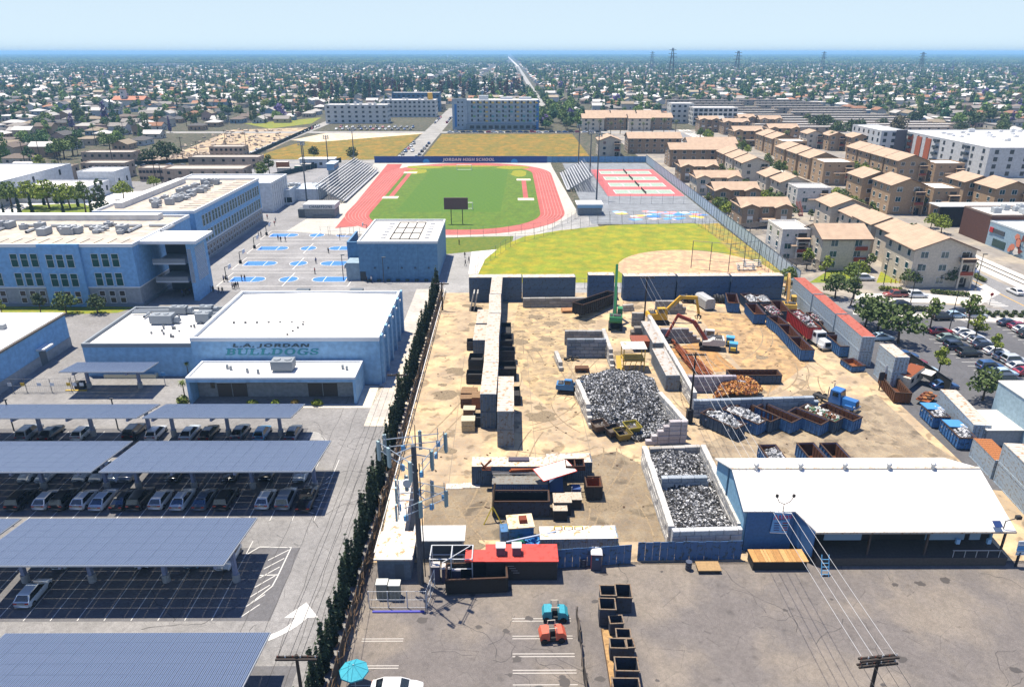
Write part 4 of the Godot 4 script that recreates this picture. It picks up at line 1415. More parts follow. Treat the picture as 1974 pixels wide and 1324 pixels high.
func parapet(w: float,d: float,h: float,t:=0.4,up:=0.8)->ArrayMesh:
	var b:=MB.new()
	for s in [-1,1]:
		b.cbox(v3(0,h+up/2,s*(d/2 - t/2)),v3(w,up,t))
		b.cbox(v3(s*(w/2 - t/2),h+up/2,0),v3(t,up,d - 2*t))
	return b.done()
func school():
	var blue:=M("8ac0f2",0.85,"grime",0.12)
	var white:=M("eef3f8",0.85,"grime",0.1)
	var base:=M("a3acb6",0.85,"grime",0.12)
	var cap:=M("e9edf0",0.8)
	var roof:=M("e6dfd2",0.95,"grime",0.08,{"tex2": "stain","s2": 0.03})
	var hot:=M("f6f5f2",0.9,"grime",0.05)
	var gm:=M("12504c",0.35,"",0.1,{"spec": 0.35})
	var lower:=M("2a2422",0.3)
	var kit:=M("c9cfd4",0.6,"speck",0.3,{"metal": 0.2})
	var w:=78.0
	var d:=31.0
	var o:=thing("school_building","pale blue three storey school block at the left edge with green tinted windows","school building",v3(-83.5 - w/2,0,-157.5 - d/2))
	pbox(o,"wall",v3(w,9.3,d),blue,v3(0,4.5,0))
	pbox(o,"base_wall",v3(w - 0.1,4.5,d - 0.1),base,Z0)
	pbox(o,"ledge",v3(w+0.25,0.22,d+0.25),cap,v3(0,4.42,0))
	pbox(o,"plinth",v3(w+0.3,0.7,d+0.3),M("7b8894",0.9),Z0)
	part(o,"parapet",parapet(w+0.3,d+0.3,13.8,0.5,0.75),cap)
	pbox(o,"roof",v3(w - 0.8,0.15,d - 0.8),roof,v3(0,13.8,0))
	pbox(o,"wall_bay",v3(9.2,14.5,0.6),blue,v3(22.8,0.1,d/2+0.3))
	pbox(o,"roof_screen",v3(w - 6,1.5,3.0),hot,v3(-3,13.9,-d/2+3))
	school_windows(o,v3(0,0,d/2),0.0,[32.5,14.5,5.5,-3.5,-12.5],white,gm,lower)
	school_windows(o,v3(0,0,d/2+0.6),0.0,[22.8],white,gm,lower)
	for k in 24: pbox(o,"roof_seam",v3(0.12,0.1,5.5),M("55504a",1.0),v3(-w/2+3+k*3.1,13.93,d/2 - 4.2))
	var g:=RandomNumberGenerator.new()
	g.seed=5
	roof_kit(o,34,w - 10,9,13.95,kit,21)
	for k in 9:
		var b:=MB.new()
		b.path([v3(-30+k*8,14.3,-4),v3(-30+k*8+6,14.3,-4),v3(-30+k*8+6,14.3,3)],0.35,6)
		part(o,"duct",b.done(),kit)
	var t:=thing("school_entrance","school entrance porch with a white slab canopy and pierced panel","entrance porch",v3(-78.6,0,-162.0))
	pbox(t,"canopy",v3(13.2,0.7,10.5),cap,v3(1.2,13.6,-4.0))
	for y in [4.3,8.6]:
		pbox(t,"landing",v3(7.5,0.35,8.5),M("b9c2ca",0.9),v3(0.6,y,-4.0))
		pbox(t,"railing",v3(7.5,1.0,0.08),M("7f8890",0.6),v3(0.6,y+0.35,0.2))
	pbox(t,"back_wall",v3(8.5,13.6,0.5),M("5b646d",0.9),v3(0.6,0,-8.4))
	var pn:=thing("screen_wall","pale blue end wall of the school porch with a pierced white lattice","wall",v3(-72.8,0,-165.8))
	pbox(pn,"wall",v3(1.1,13.5,9.0),blue,Z0)
	var lat:=MB.new()
	for k in 13:
		for j in 19:
			var c:=v3(0,4.6+j*0.42,-2.6+k*0.43)
			lat.obox(c,v3(0.12,0.09,0.5),Basis(Vector3.RIGHT,0.785 if (k+j) % 2 else -0.785))
	part(pn,"lattice",lat.done(),white,v3(0.6,0,0))
	var lat2:=part(pn,"lattice",lat.done(),white,v3(0,0,4.55),PI/2)
	lat2.scale=v3(1,1,0.16)
	d=54.0
	w=27.0
	o=thing("school_building","long pale blue three storey school block beside the basketball courts","school building",v3(-84.2 - w/2,0,-195.5 - d/2+2))
	pbox(o,"wall",v3(w,9.3,d),blue,v3(0,4.5,0))
	pbox(o,"base_wall",v3(w - 0.1,4.5,d - 0.1),base,Z0)
	pbox(o,"ledge",v3(w+0.25,0.22,d+0.25),cap,v3(0,4.42,0))
	part(o,"parapet",parapet(w+0.3,d+0.3,13.8,0.5,0.75),cap)
	pbox(o,"roof",v3(w - 0.8,0.15,d - 0.8),roof,v3(0,13.8,0))
	pbox(o,"roof_screen",v3(2.2,1.6,d - 12),hot,v3(-w/2+4,13.9,0))
	school_windows(o,v3(w/2,0,0),PI/2,[22.5,15.5,8.5,1.5,-5.5,-12.5,-19.5],white,gm,lower)
	for k in 16: pbox(o,"roof_seam",v3(5.0,0.1,0.12),M("55504a",1.0),v3(w/2 - 4,13.93,-d/2+3+k*3.2))
	roof_kit(o,26,8,d - 14,13.95,kit,22)
	pbox(o,"link_roof",v3(16,0.4,7),cap,v3(2,10.6,d/2+3.5))
	pbox(o,"link_wall",v3(11,10.6,6),blue,v3(2,0,d/2+3.2))
	o=thing("school_hall","bright white flat roofed school hall behind the long school block","school building",v3(-103,0,-272))
	pbox(o,"wall",v3(36,10,20),white,Z0)
	part(o,"parapet",parapet(36.3,20.3,10,0.5,0.6),cap)
	pbox(o,"roof",v3(35,0.15,19),hot,v3(0,10,0))
	for k in 8: pbox(o,"pier",v3(0.3,9.5,1.0),white,v3(18.1,0,-8+k*2.3))
	block("school_wing","white two storey school wing at the left edge","school building",-225,-322,-190,-267,8.5,white,hot,2,8,3,1,1.4,2.2)
	block("school_wing","low white school wing with a raised end beyond the cypress lawn","school building",-190,-300,-163,-280,5.0,white,hot,1,5,4,1,1.4,2.0)
	block("school_wing","white raised end of the low school wing","school building",-176,-314,-161,-301,8.2,white,hot,1,1,2,1,1.2,2.0)
	o=thing("workshop_building","low pale blue workshop with a bright roof at the left edge","school building",v3(-108.5,0,-116.5))
	pbox(o,"wall",v3(44,4.6,34),blue,v3(0,1.9,0))
	pbox(o,"base_wall",v3(44.1,1.9,34.1),base,Z0)
	pbox(o,"roof_edge",v3(44.6,0.35,34.6),M("8b8378",0.9,"rust",0.2),v3(0,6.5,0))
	pbox(o,"roof",v3(44,0.12,34),hot,v3(0,6.85,0))
	for z in [8.0,-8.0]:
		pbox(o,"door_hood",v3(1.5,0.3,3.0),cap,v3(22.75,3.2,z))
		pbox(o,"door",v3(0.12,2.6,1.8),M("5e6a76",0.7),v3(22.05,0,z))
	for k in 3: pbox(o,"roof_vent",v3(1.0,0.9,1.0),kit,v3(-2+9*k,6.97,2 - 5*k))
	gym()
	hall()
	small_school()
func gym():
	var blue:=M("98caf4",0.8,"grime",0.12)
	var cap:=M("e2e9ef",0.8)
	var hot:=M("f9f8f5",0.9,"grime",0.02)
	var kit:=M("aab4bd",0.6,"speck",0.3,{"metal": 0.2})
	var teal:=M("1f8f9e",0.6)
	var navy:=M("2c4a55",0.6)
	var o:=thing("gymnasium","big pale blue gymnasium with a white roof and painted team lettering","gymnasium",v3(-38.3,0,-128.3))
	var w:=32.2
	var d:=26.0
	pbox(o,"wall",v3(w,8.1,d),blue,Z0)
	part(o,"parapet",parapet(w+0.1,d+0.1,8.1,0.45,0.7),cap)
	var b:=MB.new()
	b.slab(pv([-w/2+0.5,8.0,w/2 - 0.5,8.0,w/2 - 0.5,8.2,0,8.6,-w/2+0.5,8.2]),-d/2+0.5,d/2 - 0.5)
	part(o,"roof",b.done(),hot)
	for k in 6: pbox(o,"pier",v3(0.45,8.9,1.1),blue,v3(w/2+0.22,0,d/2 - 1.2 - k*4.9))
	for k in 5: pbox(o,"wall_lamp",v3(0.4,0.4,0.5),M("f2f4f4",0.5),v3(w/2+0.25,7.4,d/2 - 3.6 - k*4.9))
	for k in 7: pbox(o,"roof_vent",v3(0.35,0.3,0.35),M("6d6f70",0.7),v3(-11.5+k*2.1,8.4,4.8))
	for k in 4: pbox(o,"roof_vent",v3(0.3,0.3,0.3),M("6d6f70",0.7),v3(1.4 - k*0.45,8.55,6.2+k*1.7))
	for k in 2: pbox(o,"rear_unit",v3(2.6,1.5,1.6),M("5d6872",0.7),v3(-4+11*k,7.2,-d/2 - 1.4))
	pbox(o,"rear_wing",v3(24,7.0,4),M("9fb4c6",0.85,"grime",0.1),v3(0,0,-d/2 - 2))
	for s in [["L.A. JORDAN",13.0,0.75,7.35,navy,"Droid Sans"],["BULLDOGS",15.9,1.15,6.15,teal,"Droid Serif"]]:
		var l:=part(o,"lettering",textmesh(s[0],1.0,0.08,s[5]),s[4],v3(-2.4,s[3],d/2+0.05))
		fit(l,s[1],s[2],0.3)
	var a:=thing("gym_annex","low pale blue annex left of the gymnasium, rooftop machines","annex building",v3(-64.9,0,-128.0))
	w=20.9
	d=20.0
	pbox(a,"wall",v3(w,5.6,d),blue,v3(0,0,-0.9))
	part(a,"parapet",parapet(w+0.1,d+0.1,5.6,0.4,0.7),M("8f989f",0.85),v3(0,0,-0.9))
	pbox(a,"roof",v3(w - 0.8,0.15,d - 0.8),hot,v3(0,5.6,-0.9))
	for s in [[-1.2,-2.6,4.2,1.9,2.2],[6.4,-3.4,2.6,2.0,2.4],[-0.4,-8.0,3.2,1.6,1.6],[5.0,-8.2,2.4,1.6,1.6]]:
		b=MB.new()
		b.box(v3(-s[2]/2,0.3,-s[4]/2),v3(s[2]/2,s[3],s[4]/2))
		b.box(v3(-s[2]/2+0.2,0,-s[4]/2+0.2),v3(s[2]/2 - 0.2,0.3,s[4]/2 - 0.2))
		b.tbox(v3(s[2]/2+0.6,0.4,0),v2(1.2,1.2),v2(0.7,0.8),0.9)
		for k in 2: b.tube(v3(-0.8+1.6*k,s[3],0),v3(-0.8+1.6*k,s[3]+0.15,0),0.5,0.5,10)
		part(a,"rooftop_unit",b.done(),kit,v3(s[0],5.75,s[1]))
	b=MB.new()
	b.path([v3(-9.5,6.2,-8.5),v3(-2,6.2,-8.8),v3(6,6.1,-7.0),v3(9,6.1,-8)],0.32,6)
	b.path([v3(-9.5,6.2,-7.6),v3(-6,6.2,-7.6),v3(-6,6.2,-5.0)],0.25,6)
	part(a,"duct",b.done(),kit)
	var g:=RandomNumberGenerator.new()
	g.seed=31
	for k in 16: pbox(a,"roof_vent",v3(0.3,g.randf_range(0.3,0.8),0.3),M("85898c",0.6),v3(g.randf_range(-3,9),5.75,g.randf_range(-6,5)))
	b=MB.new()
	for k in 7: b.box(v3(-0.5,0.3+k*0.36,0),v3(0.5,0.36+k*0.36,0.1))
	part(a,"ladder",b.done(),M("8b9299",0.5),v3(10.6,1.2,9.25))
	var l:=thing("gym_lobby","flat roofed entrance lobby in front of the gymnasium","lobby building",v3(-38.9,0,-110.6))
	w=27.6
	pbox(l,"back_wall",v3(w - 0.95,3.94,4.0),M("a7adb2",0.9,"grime",0.15),v3(0,0,-0.35 - 1.6))
	pbox(l,"side_wall",v3(0.45,3.95,7.0),blue,v3(-w/2+0.22,0,-0.6))
	pbox(l,"side_wall",v3(0.45,3.95,7.0),blue,v3(w/2 - 0.22,0,-0.6))
	pbox(l,"roof_slab",v3(w,0.5,7.1),blue,v3(0,3.95,-0.6))
	part(l,"parapet",parapet(w,7.1,4.45,0.35,0.35),cap,v3(0,0,-0.6))
	pbox(l,"roof",v3(w - 0.8,0.1,6.4),hot,v3(0,4.45,-0.6))
	for x in [-7.6,7.6]:
		pbox(l,"lintel_panel",v3(4.9,1.38,0.12),M("cfe2f2",0.8),v3(x,2.56,0.12))
		var dr:=pbox(l,"door",v3(4.9,2.5,0.1),M("57504a",0.7),v3(x,0.05,0.11))
		pbox(dr,"mullion",v3(0.1,2.4,0.06),M("9aa1a6",0.6),v3(0,-1.2,0.06))
	pbox(l,"window",v3(0.7,1.3,0.1),M("20262a",0.2),v3(-10.8,1.6,0.1))
	for k in 3: pbox(l,"wall_panel",v3(3.0,3.9,0.06),M("b4babd",0.9,"grime",0.2),v3(9.5+0.0+k*1.2 - 0.2,0,0.06+0.004*k))
	for k in 4: pbox(l,"lettering",v3([0.95,1.0,1.2,0.5][k],0.2,0.04),M("4b5761",0.6),v3([-2.0,-0.85,0.45,1.5][k],2.9,0.065))
	b=MB.new()
	b.box(v3(-1.8,0.4,-1.1),v3(1.8,1.9,1.1))
	b.box(v3(-1.6,0.0,-0.9),v3(1.6,0.4,0.9))
	for x in [-0.9,0.9]: b.tube(v3(x,1.9,0),v3(x,2.05,0),0.6,0.6,12)
	part(l,"rooftop_unit",b.done(),kit,v3(1.2,4.55,-0.7))
	for s in [[-8.4,-1.2],[-7.6,-0.6],[11.0,-1.0],[11.8,-0.5],[-4.5,0.4],[-2.6,0.8]]: pbox(l,"roof_vent",v3(0.35,0.8,0.35),M("9aa3a8",0.5),v3(s[0],4.55,s[1]))
	for x in [-42.2,-38.4,-35.2,-31.6]:
		var bu:=thing("round_bush","clipped round bush before the lobby wall, %s" % {-42.2: "leftmost of four",-38.4: "second from the left",-35.2: "brownish third one",-31.6: "rightmost and broadest"}[x],"bush",v3(x,0,-107.2),0.0,"bushes before the lobby")
		part(bu,"foliage",crown(int(x*-10),[[v3(0,0.5,0),v3(1.0 if x>-34 or x<-40 else 0.7,0.5,0.7)]],160,0.2),leaf_m("8a9a34" if x != -35.2 else "8c7a42"))
func hall():
	var wall:=M("6a9cc6",0.85,"grime",0.12)
	var hot:=M("efece4",0.9,"grime",0.08)
	var o:=thing("sports_hall","windowless blue grey hall with a pale roof between the courts and the cypresses","sports hall",v3(-27.8,0,-190))
	pbox(o,"wall",v3(19.8,9.6,25.6),wall,Z0)
	part(o,"parapet",parapet(20.0,25.8,9.6,0.4,0.6),M("dfe6ea",0.8))
	pbox(o,"roof",v3(19,0.15,24.8),hot,v3(0,9.6,0))
	var b:=MB.new()
	for k in 4: b.box(v3(-2.5+k*2.4,9.8,-10.5),v3(-2.3+k*2.4,9.95,9))
	for k in 4: b.box(v3(-2.5,9.8,-10.5+k*6.5),v3(4.9,9.949,-10.3+k*6.5))
	part(o,"roof_pipes",b.done(),M("4b4a48",0.8))
	for k in 6:
		for s in [-1,1]: pbox(o,"skylight",v3(1.2,0.3,1.6),M("f4f4f2",0.4),v3(1.2+s*5.6,9.75,-9+k*3.2))
	for k in 3: pbox(o,"wall_joint",v3(0.08,9.5,0.04),M("56809f",0.9),v3(-5+5*k,0,12.81))
	for k in 5: pbox(o,"wall_lamp",v3(0.4,0.35,0.3),M("40586c",0.6),v3(-6+3.4*k,3.2,12.95))
	pbox(o,"door",v3(1.4,2.4,0.1),M("2d3a44",0.6),v3(-9.1,0,12.83))
	pbox(o,"side_wing",v3(3.4,4.6,5.0),M("9cb6c8",0.85,"grime",0.1),v3(-11.6,0,10.2))
	pbox(o,"side_wing",v3(4.0,8.6,0.5),wall,v3(-11.9,0,6.8))
	pbox(o,"side_wing",v3(0.5,8.6,12),wall,v3(-13.7,0,0.5))
	for k in 7: pbox(o,"planter",v3(0.9,0.5,0.6),M("4c5a50",0.9),v3(-7.5+2.4*k,0,13.3))
func small_school():
	var white:=M("dbe8f4",0.85,"grime",0.12)
	var hot:=M("efece4",0.9,"grime",0.1)
	var o:=block("office_building","low pale blue office with glass front beside the long school block","school building",-93.11,-275.43,-82.68,-275.38,5.2,white,hot,0,0,0)
	for k in 6: plain_window(o,v3(-6.6+2.3*k,1.9,8.0),0,1.9,1.9,M("22303a",0.15))
	roof_kit(o,5,9,9,5.4,M("b9c0c6",0.6),41)
	pbox(o,"side_wing",v3(9,4.6,14),white,v3(9.5,0,-7))
	o=thing("concession_stand","small grey stand with CHAMPIONS lettering below the bleachers","kiosk",v3(-65.92,0,-252.19))
	pbox(o,"wall",v3(10.5,3.2,7),M("8e979e",0.85,"grime",0.15),v3(0,0,-3.5))
	pbox(o,"fascia",v3(11.2,1.5,7.7),M("d5dade",0.8),v3(0,3.2,-3.5))
	pbox(o,"roof",v3(10.6,0.12,7.1),hot,v3(0,4.7,-3.5))
	fit(part(o,"lettering",textmesh("CHAMPIONS",1.0,0.06),M("5c6f80",0.6),v3(0.6,3.95,0.4)),8.0,1.0)
	pbox(o,"counter",v3(7,0.9,0.5),M("6d757b",0.8),v3(1,0,0.3))
	pbox(o,"lean_to",v3(2.4,3.0,3.0),M("5d666d",0.8),v3(-6.4,0,-1.6))
	for s in [[v3(-107.09,0,-352.51),"d7d9d4","pale storage container beside the lane behind the office",6.0],[v3(-102.14,0,-358.96),"3f9a7c","green storage container among the pale ones",3.0],[v3(-113.63,0,-372.65),"b0754a","rust brown storage container behind the pale one",6.0],[v3(-100.1,0,-365.65),"cfd0cb","pale grey storage container at the end of the row",5.0]]:
		var c:=thing("storage_container",s[2],"storage container",s[0])
		pbox(c,"wall",v3(s[3],2.6,2.6),M(s[1],0.8,"rust",0.3),Z0)
		pbox(c,"roof",v3(s[3]+0.1,0.1,2.7),M("dcdad4",0.8,"rust",0.3),v3(0,2.6,0))
	o=thing("field_house","white long hut with a bright roof behind the left bleachers","hut",v3(-95.63,0,-372.57))
	pbox(o,"wall",v3(17,4.2,6),white,Z0)
	pbox(o,"roof",v3(17.8,0.3,6.8),M("f4f5f2",0.8),v3(0,4.2,0))
	for k in 4: plain_window(o,v3(-6+4*k,2.1,3.0),0,1.4,1.4,M("26323c",0.2))
	screen_fence("dark green screened fence along the school's far lane",v2(-122,-300),v2(-88,-390),2.4,M("23414a",0.9),6.0)
func ring(cx: float,z0: float,z1: float,hw: float,r: float,n:=10)->PackedVector2Array:
	var p:=PackedVector2Array()
	for c in [[cx+hw - r,z0+r,-PI/2],[cx+hw - r,z1 - r,0.0],[cx - hw+r,z1 - r,PI/2],[cx - hw+r,z0+r,PI]]:
		for k in n+1:
			var a: float=c[2]+PI/2*k/n
			p.append(v2(c[0]+r*cos(a),c[1]+r*sin(a)))
	return p
func bleachers(label: String,at: Vector3,turn: float,len: float,rows: int,mirror:=1.0)->Node3D:
	var o:=thing("bleachers",label,"bleachers",at,turn)
	var al:=M("eef1f4",0.5,"speck",0.4,{"metal": 0.3})
	var st:=M("7c8894",0.7)
	for k in rows:
		part(o,"bench",bx(v3(len,0.08,0.42)),al,v3(0,1.25+k*0.55,-k*0.98))
		part(o,"tread",bx(v3(len,0.05,0.5)),M("5f6c78",0.7),v3(0,0.8+k*0.55,-k*0.98 - 0.02))
	var b:=MB.new()
	for k in int(len/3.0)+1:
		var x:=-len/2+k*3.0
		b.tube(v3(x,0.6,0.3),v3(x,0.8+rows*0.55,-rows*0.98),0.09,-1.0,5)
		for j in 4:
			var t:=(j+0.5)/4.0
			b.tube(v3(x,0,-rows*0.98*t),v3(x,0.7+rows*0.55*t,-rows*0.98*t),0.07,-1.0,5)
	part(o,"support_frame",b.done(),st)
	b=MB.new()
	var top:=0.8+rows*0.55
	for y in [0.4,0.8,1.2]: b.bar(v3(-len/2,top+y,-rows*0.98),v3(len/2,top+y,-rows*0.98),0.06)
	for s in [-1.0,1.0]:
		for y in [0.5,1.0]: b.bar(v3(s*len/2,0.8+y,0.3),v3(s*len/2,top+y,-rows*0.98),0.06)
		for k in 6: b.bar(v3(s*len/2,0.8+rows*0.55*k/5,-rows*0.98*k/5),v3(s*len/2,1.9+rows*0.55*k/5,-rows*0.98*k/5),0.06)
	for x in int(len/1.5)+1: b.bar(v3(-len/2+x*1.5,0.8,0.8),v3(-len/2+x*1.5,1.9,0.8),0.05)
	b.bar(v3(-len/2,1.9,0.8),v3(len/2,1.9,0.8),0.06)
	part(o,"railing",b.done(),st)
	pbox(o,"walkway",v3(len,0.08,1.2),al,v3(0,0.78,0.7))
	for k in 3: pbox(o,"aisle",v3(1.1,0.05,0.1),M("e3e7ea",0.6),v3(-len/3+k*len/3,0.9,0.9))
	return o
func light_mast(label: String,at: Vector3,h: float)->Node3D:
	var o:=thing("light_mast",label,"floodlight mast",at)
	var b:=MB.new()
	b.tube(Z0,v3(0,h,0),0.34,0.17,8)
	part(o,"pole",b.done(),M("5c6872",0.6,"",0.1,{"metal": 0.3}))
	b=MB.new()
	for y in [h - 0.3,h - 1.2]: b.cbox(v3(0,y,0),v3(2.6,0.15,0.15))
	part(o,"cross_arm",b.done(),M("5c6872",0.6))
	for k in 6: pbox(o,"floodlight",v3(0.5,0.5,0.4),M("aeb8c0",0.4),v3(-0.95+(k % 3)*0.95,h - 0.25 - 0.9*(k/3),0.25))
	return o
func sports():
	var red:=M("e0736a",0.9,"speck",0.2,{"tex2": "grime","s2": 0.02})
	var turf:=M("7d9c3c",1.0,"grass",0.09,{"tex2": "grime","s2": 0.03})
	var cx:=-19.2
	sheet("track_apron",pv([-70,-388,22,-388,22,-372,25,-262,10,-226,-40,-222,-72,-232,-66,-300]),0.012,M("d9d5cd",0.95,"asphalt",0.04),"pale apron round the running track")
	sheet("running_track",ring(cx,-386,-226.5,39.5,36),0.018,red,"red running track")
	sheet("running_track",pv([-62.6,-383,-55,-383,-49,-240,-57.2,-236]),0.022,red,"red sprint lane left of the track")
	sheet("field_turf",ring(cx,-377.5,-234.0,30.6,26),0.026,turf,"green football field inside the track")
	sheet("field_turf",pv([-38,-364,0,-364,-3,-262,-41,-262]),0.030,M("658c34",1.0,"grass",0.12),"darker mown middle of the football field")
	for s in [[-43,-372,10,5],[2,-371,9,6],[-44,-358,5,8],[5,-352,4,10],[-20,-375,16,2.5]]:
		var e:=PackedVector2Array()
		for k in 15: e.append(v2(s[0]+s[2]*cos(TAU*k/15)*R.randf_range(0.8,1.1),s[1]+s[3]*sin(TAU*k/15)*R.randf_range(0.8,1.1)))
		sheet("field_turf",e,0.032+0.0005*s[2],M("b8b03a",1.0,"grass",0.1),"dry yellow patch of the football field")
	var b:=MB.new()
	for k in 7:
		var p:=ring(cx,-386+k*1.15,-226.5 - k*1.05,39.5 - k*1.2,36 - k*1.2,14)
		for j in p.size(): stripe(b,p[j],p[(j+1) % p.size()],0.12,0.034)
	struct("lane_lines",b.done(),M("e9a79f",0.9),"pale lane lines of the running track")
	for s in [[-47.2,-352,-47.2,-293,"long jump runway on the left of the field"],[6.8,-331,6.8,-289,"long jump runway on the right of the field"]]:
		b=MB.new()
		b.flat(rect(s[0] - 1.0,s[1],s[0]+1.0,s[3]),0.036)
		var o:=thing("jump_runway","red "+s[4],"runway")
		part(o,"runway",b.done(),red)
		b=MB.new()
		b.flat(rect(s[0] - 3.2,s[1] - 5,s[0]+3.2,s[1]),0.037)
		b.flat(rect(s[0] - 3.2,s[3],s[0]+3.2,s[3]+5),0.037)
		part(o,"sand_pit",b.done(),M("e6dcc4",1.0,"grime",0.2))
	var o:=thing("scoreboard","brown scoreboard on two posts at the near end of the field","scoreboard",v3(-17.4,0,-242.11))
	for x in [-1.9,1.9]: pbox(o,"post",v3(0.25,7.0,0.25),M("33373a",0.7),v3(x,0,0))
	pbox(o,"board",v3(8.0,3.9,0.4),M("6a5a55",0.8),v3(-0.2,5.0,0))
	for s in [[v3(-16.89,0,-266.32),"white goal behind the scoreboard"],[v3(-21.7,0,-361.91),"white goal at the far end of the field"]]:
		o=thing("goal",s[1],"goal",s[0])
		b=MB.new()
		b.bar(v3(-3.6,0,0),v3(-3.6,2.6,0),0.16)
		b.bar(v3(3.6,0,0),v3(3.6,2.6,0),0.16)
		b.bar(v3(-3.6,2.6,0),v3(3.6,2.6,0),0.16)
		part(o,"frame",b.done(),M("f2f4f4",0.5))
		b=MB.new()
		for x in [-3.6,3.6]: b.bar(v3(x,2.6,0),v3(x,0,-1.8),0.1)
		b.bar(v3(-3.6,0.05,-1.8),v3(3.6,0.05,-1.8),0.1)
		part(o,"stays",b.done(),M("f2f4f4",0.5))
	o=thing("banner_wall","navy wall with JORDAN HIGH SCHOOL in white behind the track","wall",v3(-25,0,-387.2))
	pbox(o,"panel",v3(90,3.4,0.3),M("1f4c9e",0.7,"grime",0.1),Z0)
	fit(part(o,"lettering",textmesh("JORDAN HIGH SCHOOL",1.0,0.1),M("f4f4f0",0.6),v3(4.3,1.7,0.2)),27.0,1.9,0.12)
	for x in [-18.0,28.0]:
		b=MB.new()
		b.ball(v3(x,0.2,0.0),v3(2.4,2.4,0.25),14,8)
		part(o,"round_emblem",b.done(),M("2f93dc",0.6))
	screen_fence("pale blue screened fence behind the tennis courts",v2(20,-388),v2(72,-388),3.2,M("7ab0e2",0.8,"grime",0.1),3.0)
	screen_fence("tall pale blue windscreen fence beside the tan apartments",v2(72,-388),v2(72,-172),4.0,M("c3d8ea",0.8,"grime",0.15),3.2)
	bleachers("big aluminium bleachers left of the track",v3(-63.8,0,-318),PI/2,78,11)
	o=thing("press_box","small blue press box on top of the left bleachers","press box",v3(-76.5,0,-322))
	pbox(o,"legs",v3(2.5,6.6,7),M("8493a0",0.7),Z0)
	pbox(o,"cabin",v3(3.2,2.6,9),M("7fa9d0",0.8),v3(0,6.6,0))
	pbox(o,"roof",v3(3.8,0.2,9.8),M("c7d3dc",0.7),v3(0,9.2,0))
	for k in 3: plain_window(o,v3(1.6,8.0,-3+3*k),PI/2,2.0,1.1,M("26323c",0.2))
	bleachers("smaller aluminium bleachers right of the track",v3(25.5,0,-326),-PI/2,46,10)
	o=thing("snack_hut","white roofed hut with a blue front between track and courts","hut",v3(28.82,0,-256.08))
	pbox(o,"wall",v3(8.5,3.6,7),M("8a949c",0.85,"grime",0.2),v3(0,0,-3.5))
	pbox(o,"fascia",v3(8.9,1.3,0.3),M("8dbbe0",0.8),v3(0,2.7,0.2))
	pbox(o,"roof",v3(9.4,0.25,8),M("f4f4f1",0.8),v3(0,3.65,-3.5))
	for s in [[v3(-76.39,0,-275.35),23.2,"light mast in front of the left bleachers, nearest one"],[v3(-81.73,0,-335.68),19.0,"light mast behind the left bleachers"],[v3(-79.03,0,-379.69),18.0,"light mast at the far end of the left bleachers"],[v3(-98.87,0,-358.95),14.0,"short light mast beside the lane"],[v3(35.13,0,-371.96),20.3,"light mast behind the right bleachers, far one"],[v3(34.49,0,-285.21),25.2,"light mast beside the right bleachers, tallest one"],[v3(37.04,0,-335.13),21.0,"light mast in the middle of the right bleachers"]]:
		light_mast(s[2],s[0],s[1])
	sheet("court_paving",rect(28,-386,71.5,-242),0.016,M("a6adb6",0.95,"asphalt",0.05,{"tex2": "grime","s2": 0.03}),"blue grey court paving")
	sheet("tennis_courts",rect(40,-364,71,-293),0.020,M("d86f70",0.9,"grime",0.1),"red surround of the tennis courts")
	b=MB.new()
	var ln:=MB.new()
	for k in 4:
		var z:=-302.5 - k*17.2
		b.flat(rect(44,z - 4.6,68,z+4.6),0.024)
		for s in [[44,-4.6,68,-4.6],[44,4.6,68,4.6],[44,-4.6,44,4.6],[68,-4.6,68,4.6],[44,-3.4,68,-3.4],[44,3.4,68,3.4],[50,-3.4,50,3.4],[62,-3.4,62,3.4]]: stripe(ln,v2(s[0],z+s[1]),v2(s[2],z+s[3]),0.22,0.028)
		o=thing("tennis_net","dark tennis net, %s of the four courts" % ["nearest","second","third","farthest"][k],"net",v3(56,0,z),0.0,"tennis nets")
		pbox(o,"net",v3(0.06,1.0,11.5),M("2b2b2e",0.9),Z0)
		for e in [-1,1]: pbox(o,"post",v3(0.14,1.15,0.14),M("3d4144",0.6),v3(0,0,e*5.9))
	struct("court_beds",b.done(),M("a9bfae",0.9,"grime",0.1),"grey green tennis court beds")
	struct("court_lines",ln.done(),M("f2f2ee",0.8),"white tennis court lines")
	var g:=RandomNumberGenerator.new()
	g.seed=8
	var cols:=["5aa9e8","f2f2ee","eec35a","e79a94","f6dccf","8cc4f0","3f86d6"]
	o=thing("ground_painting","field of white, blue, yellow and pink shards painted on the near court","ground painting")
	for k in 42:
		b=MB.new()
		var c:=v2(g.randf_range(39,68),g.randf_range(-263,-249))
		var p:=PackedVector2Array()
		for j in 4: p.append(c+v2(cos(TAU*j/4+0.3)*g.randf_range(1.2,3.6),sin(TAU*j/4+0.3)*g.randf_range(0.9,2.6)))
		b.flat(p,0.022+0.0006*k)
		part(o,"colour_shard",b.done(),M(cols[g.randi() % 7],0.8))
	sheet("ball_field",pv([-7.97,-183.05,-6.63,-197.33,-2.42,-211.88,4.79,-224.28,16.77,-232.78,34.65,-240.29,61.44,-243.34,64.92,-241.73,67.64,-186.59,63.84,-174.91,-7.67,-175.24]),0.022,M("c4be40",1.0,"grass",0.03,{"tex2": "grime","s2": 0.02}),"yellow green ball field")
	var inf:=PackedVector2Array()
	for k in 17: inf.append(v2(49.5+20.5*cos(PI+PI*k/16),-186+21.5*sin(PI+PI*k/16)))
	inf.append(v2(70,-172)); inf.append(v2(34,-172)); inf.append(v2(30.5,-180))
	sheet("infield",inf,0.026,M("e8c6a0",1.0,"grime",0.1,{"tex2": "stain","s2": 0.04}),"bare sandy infield")
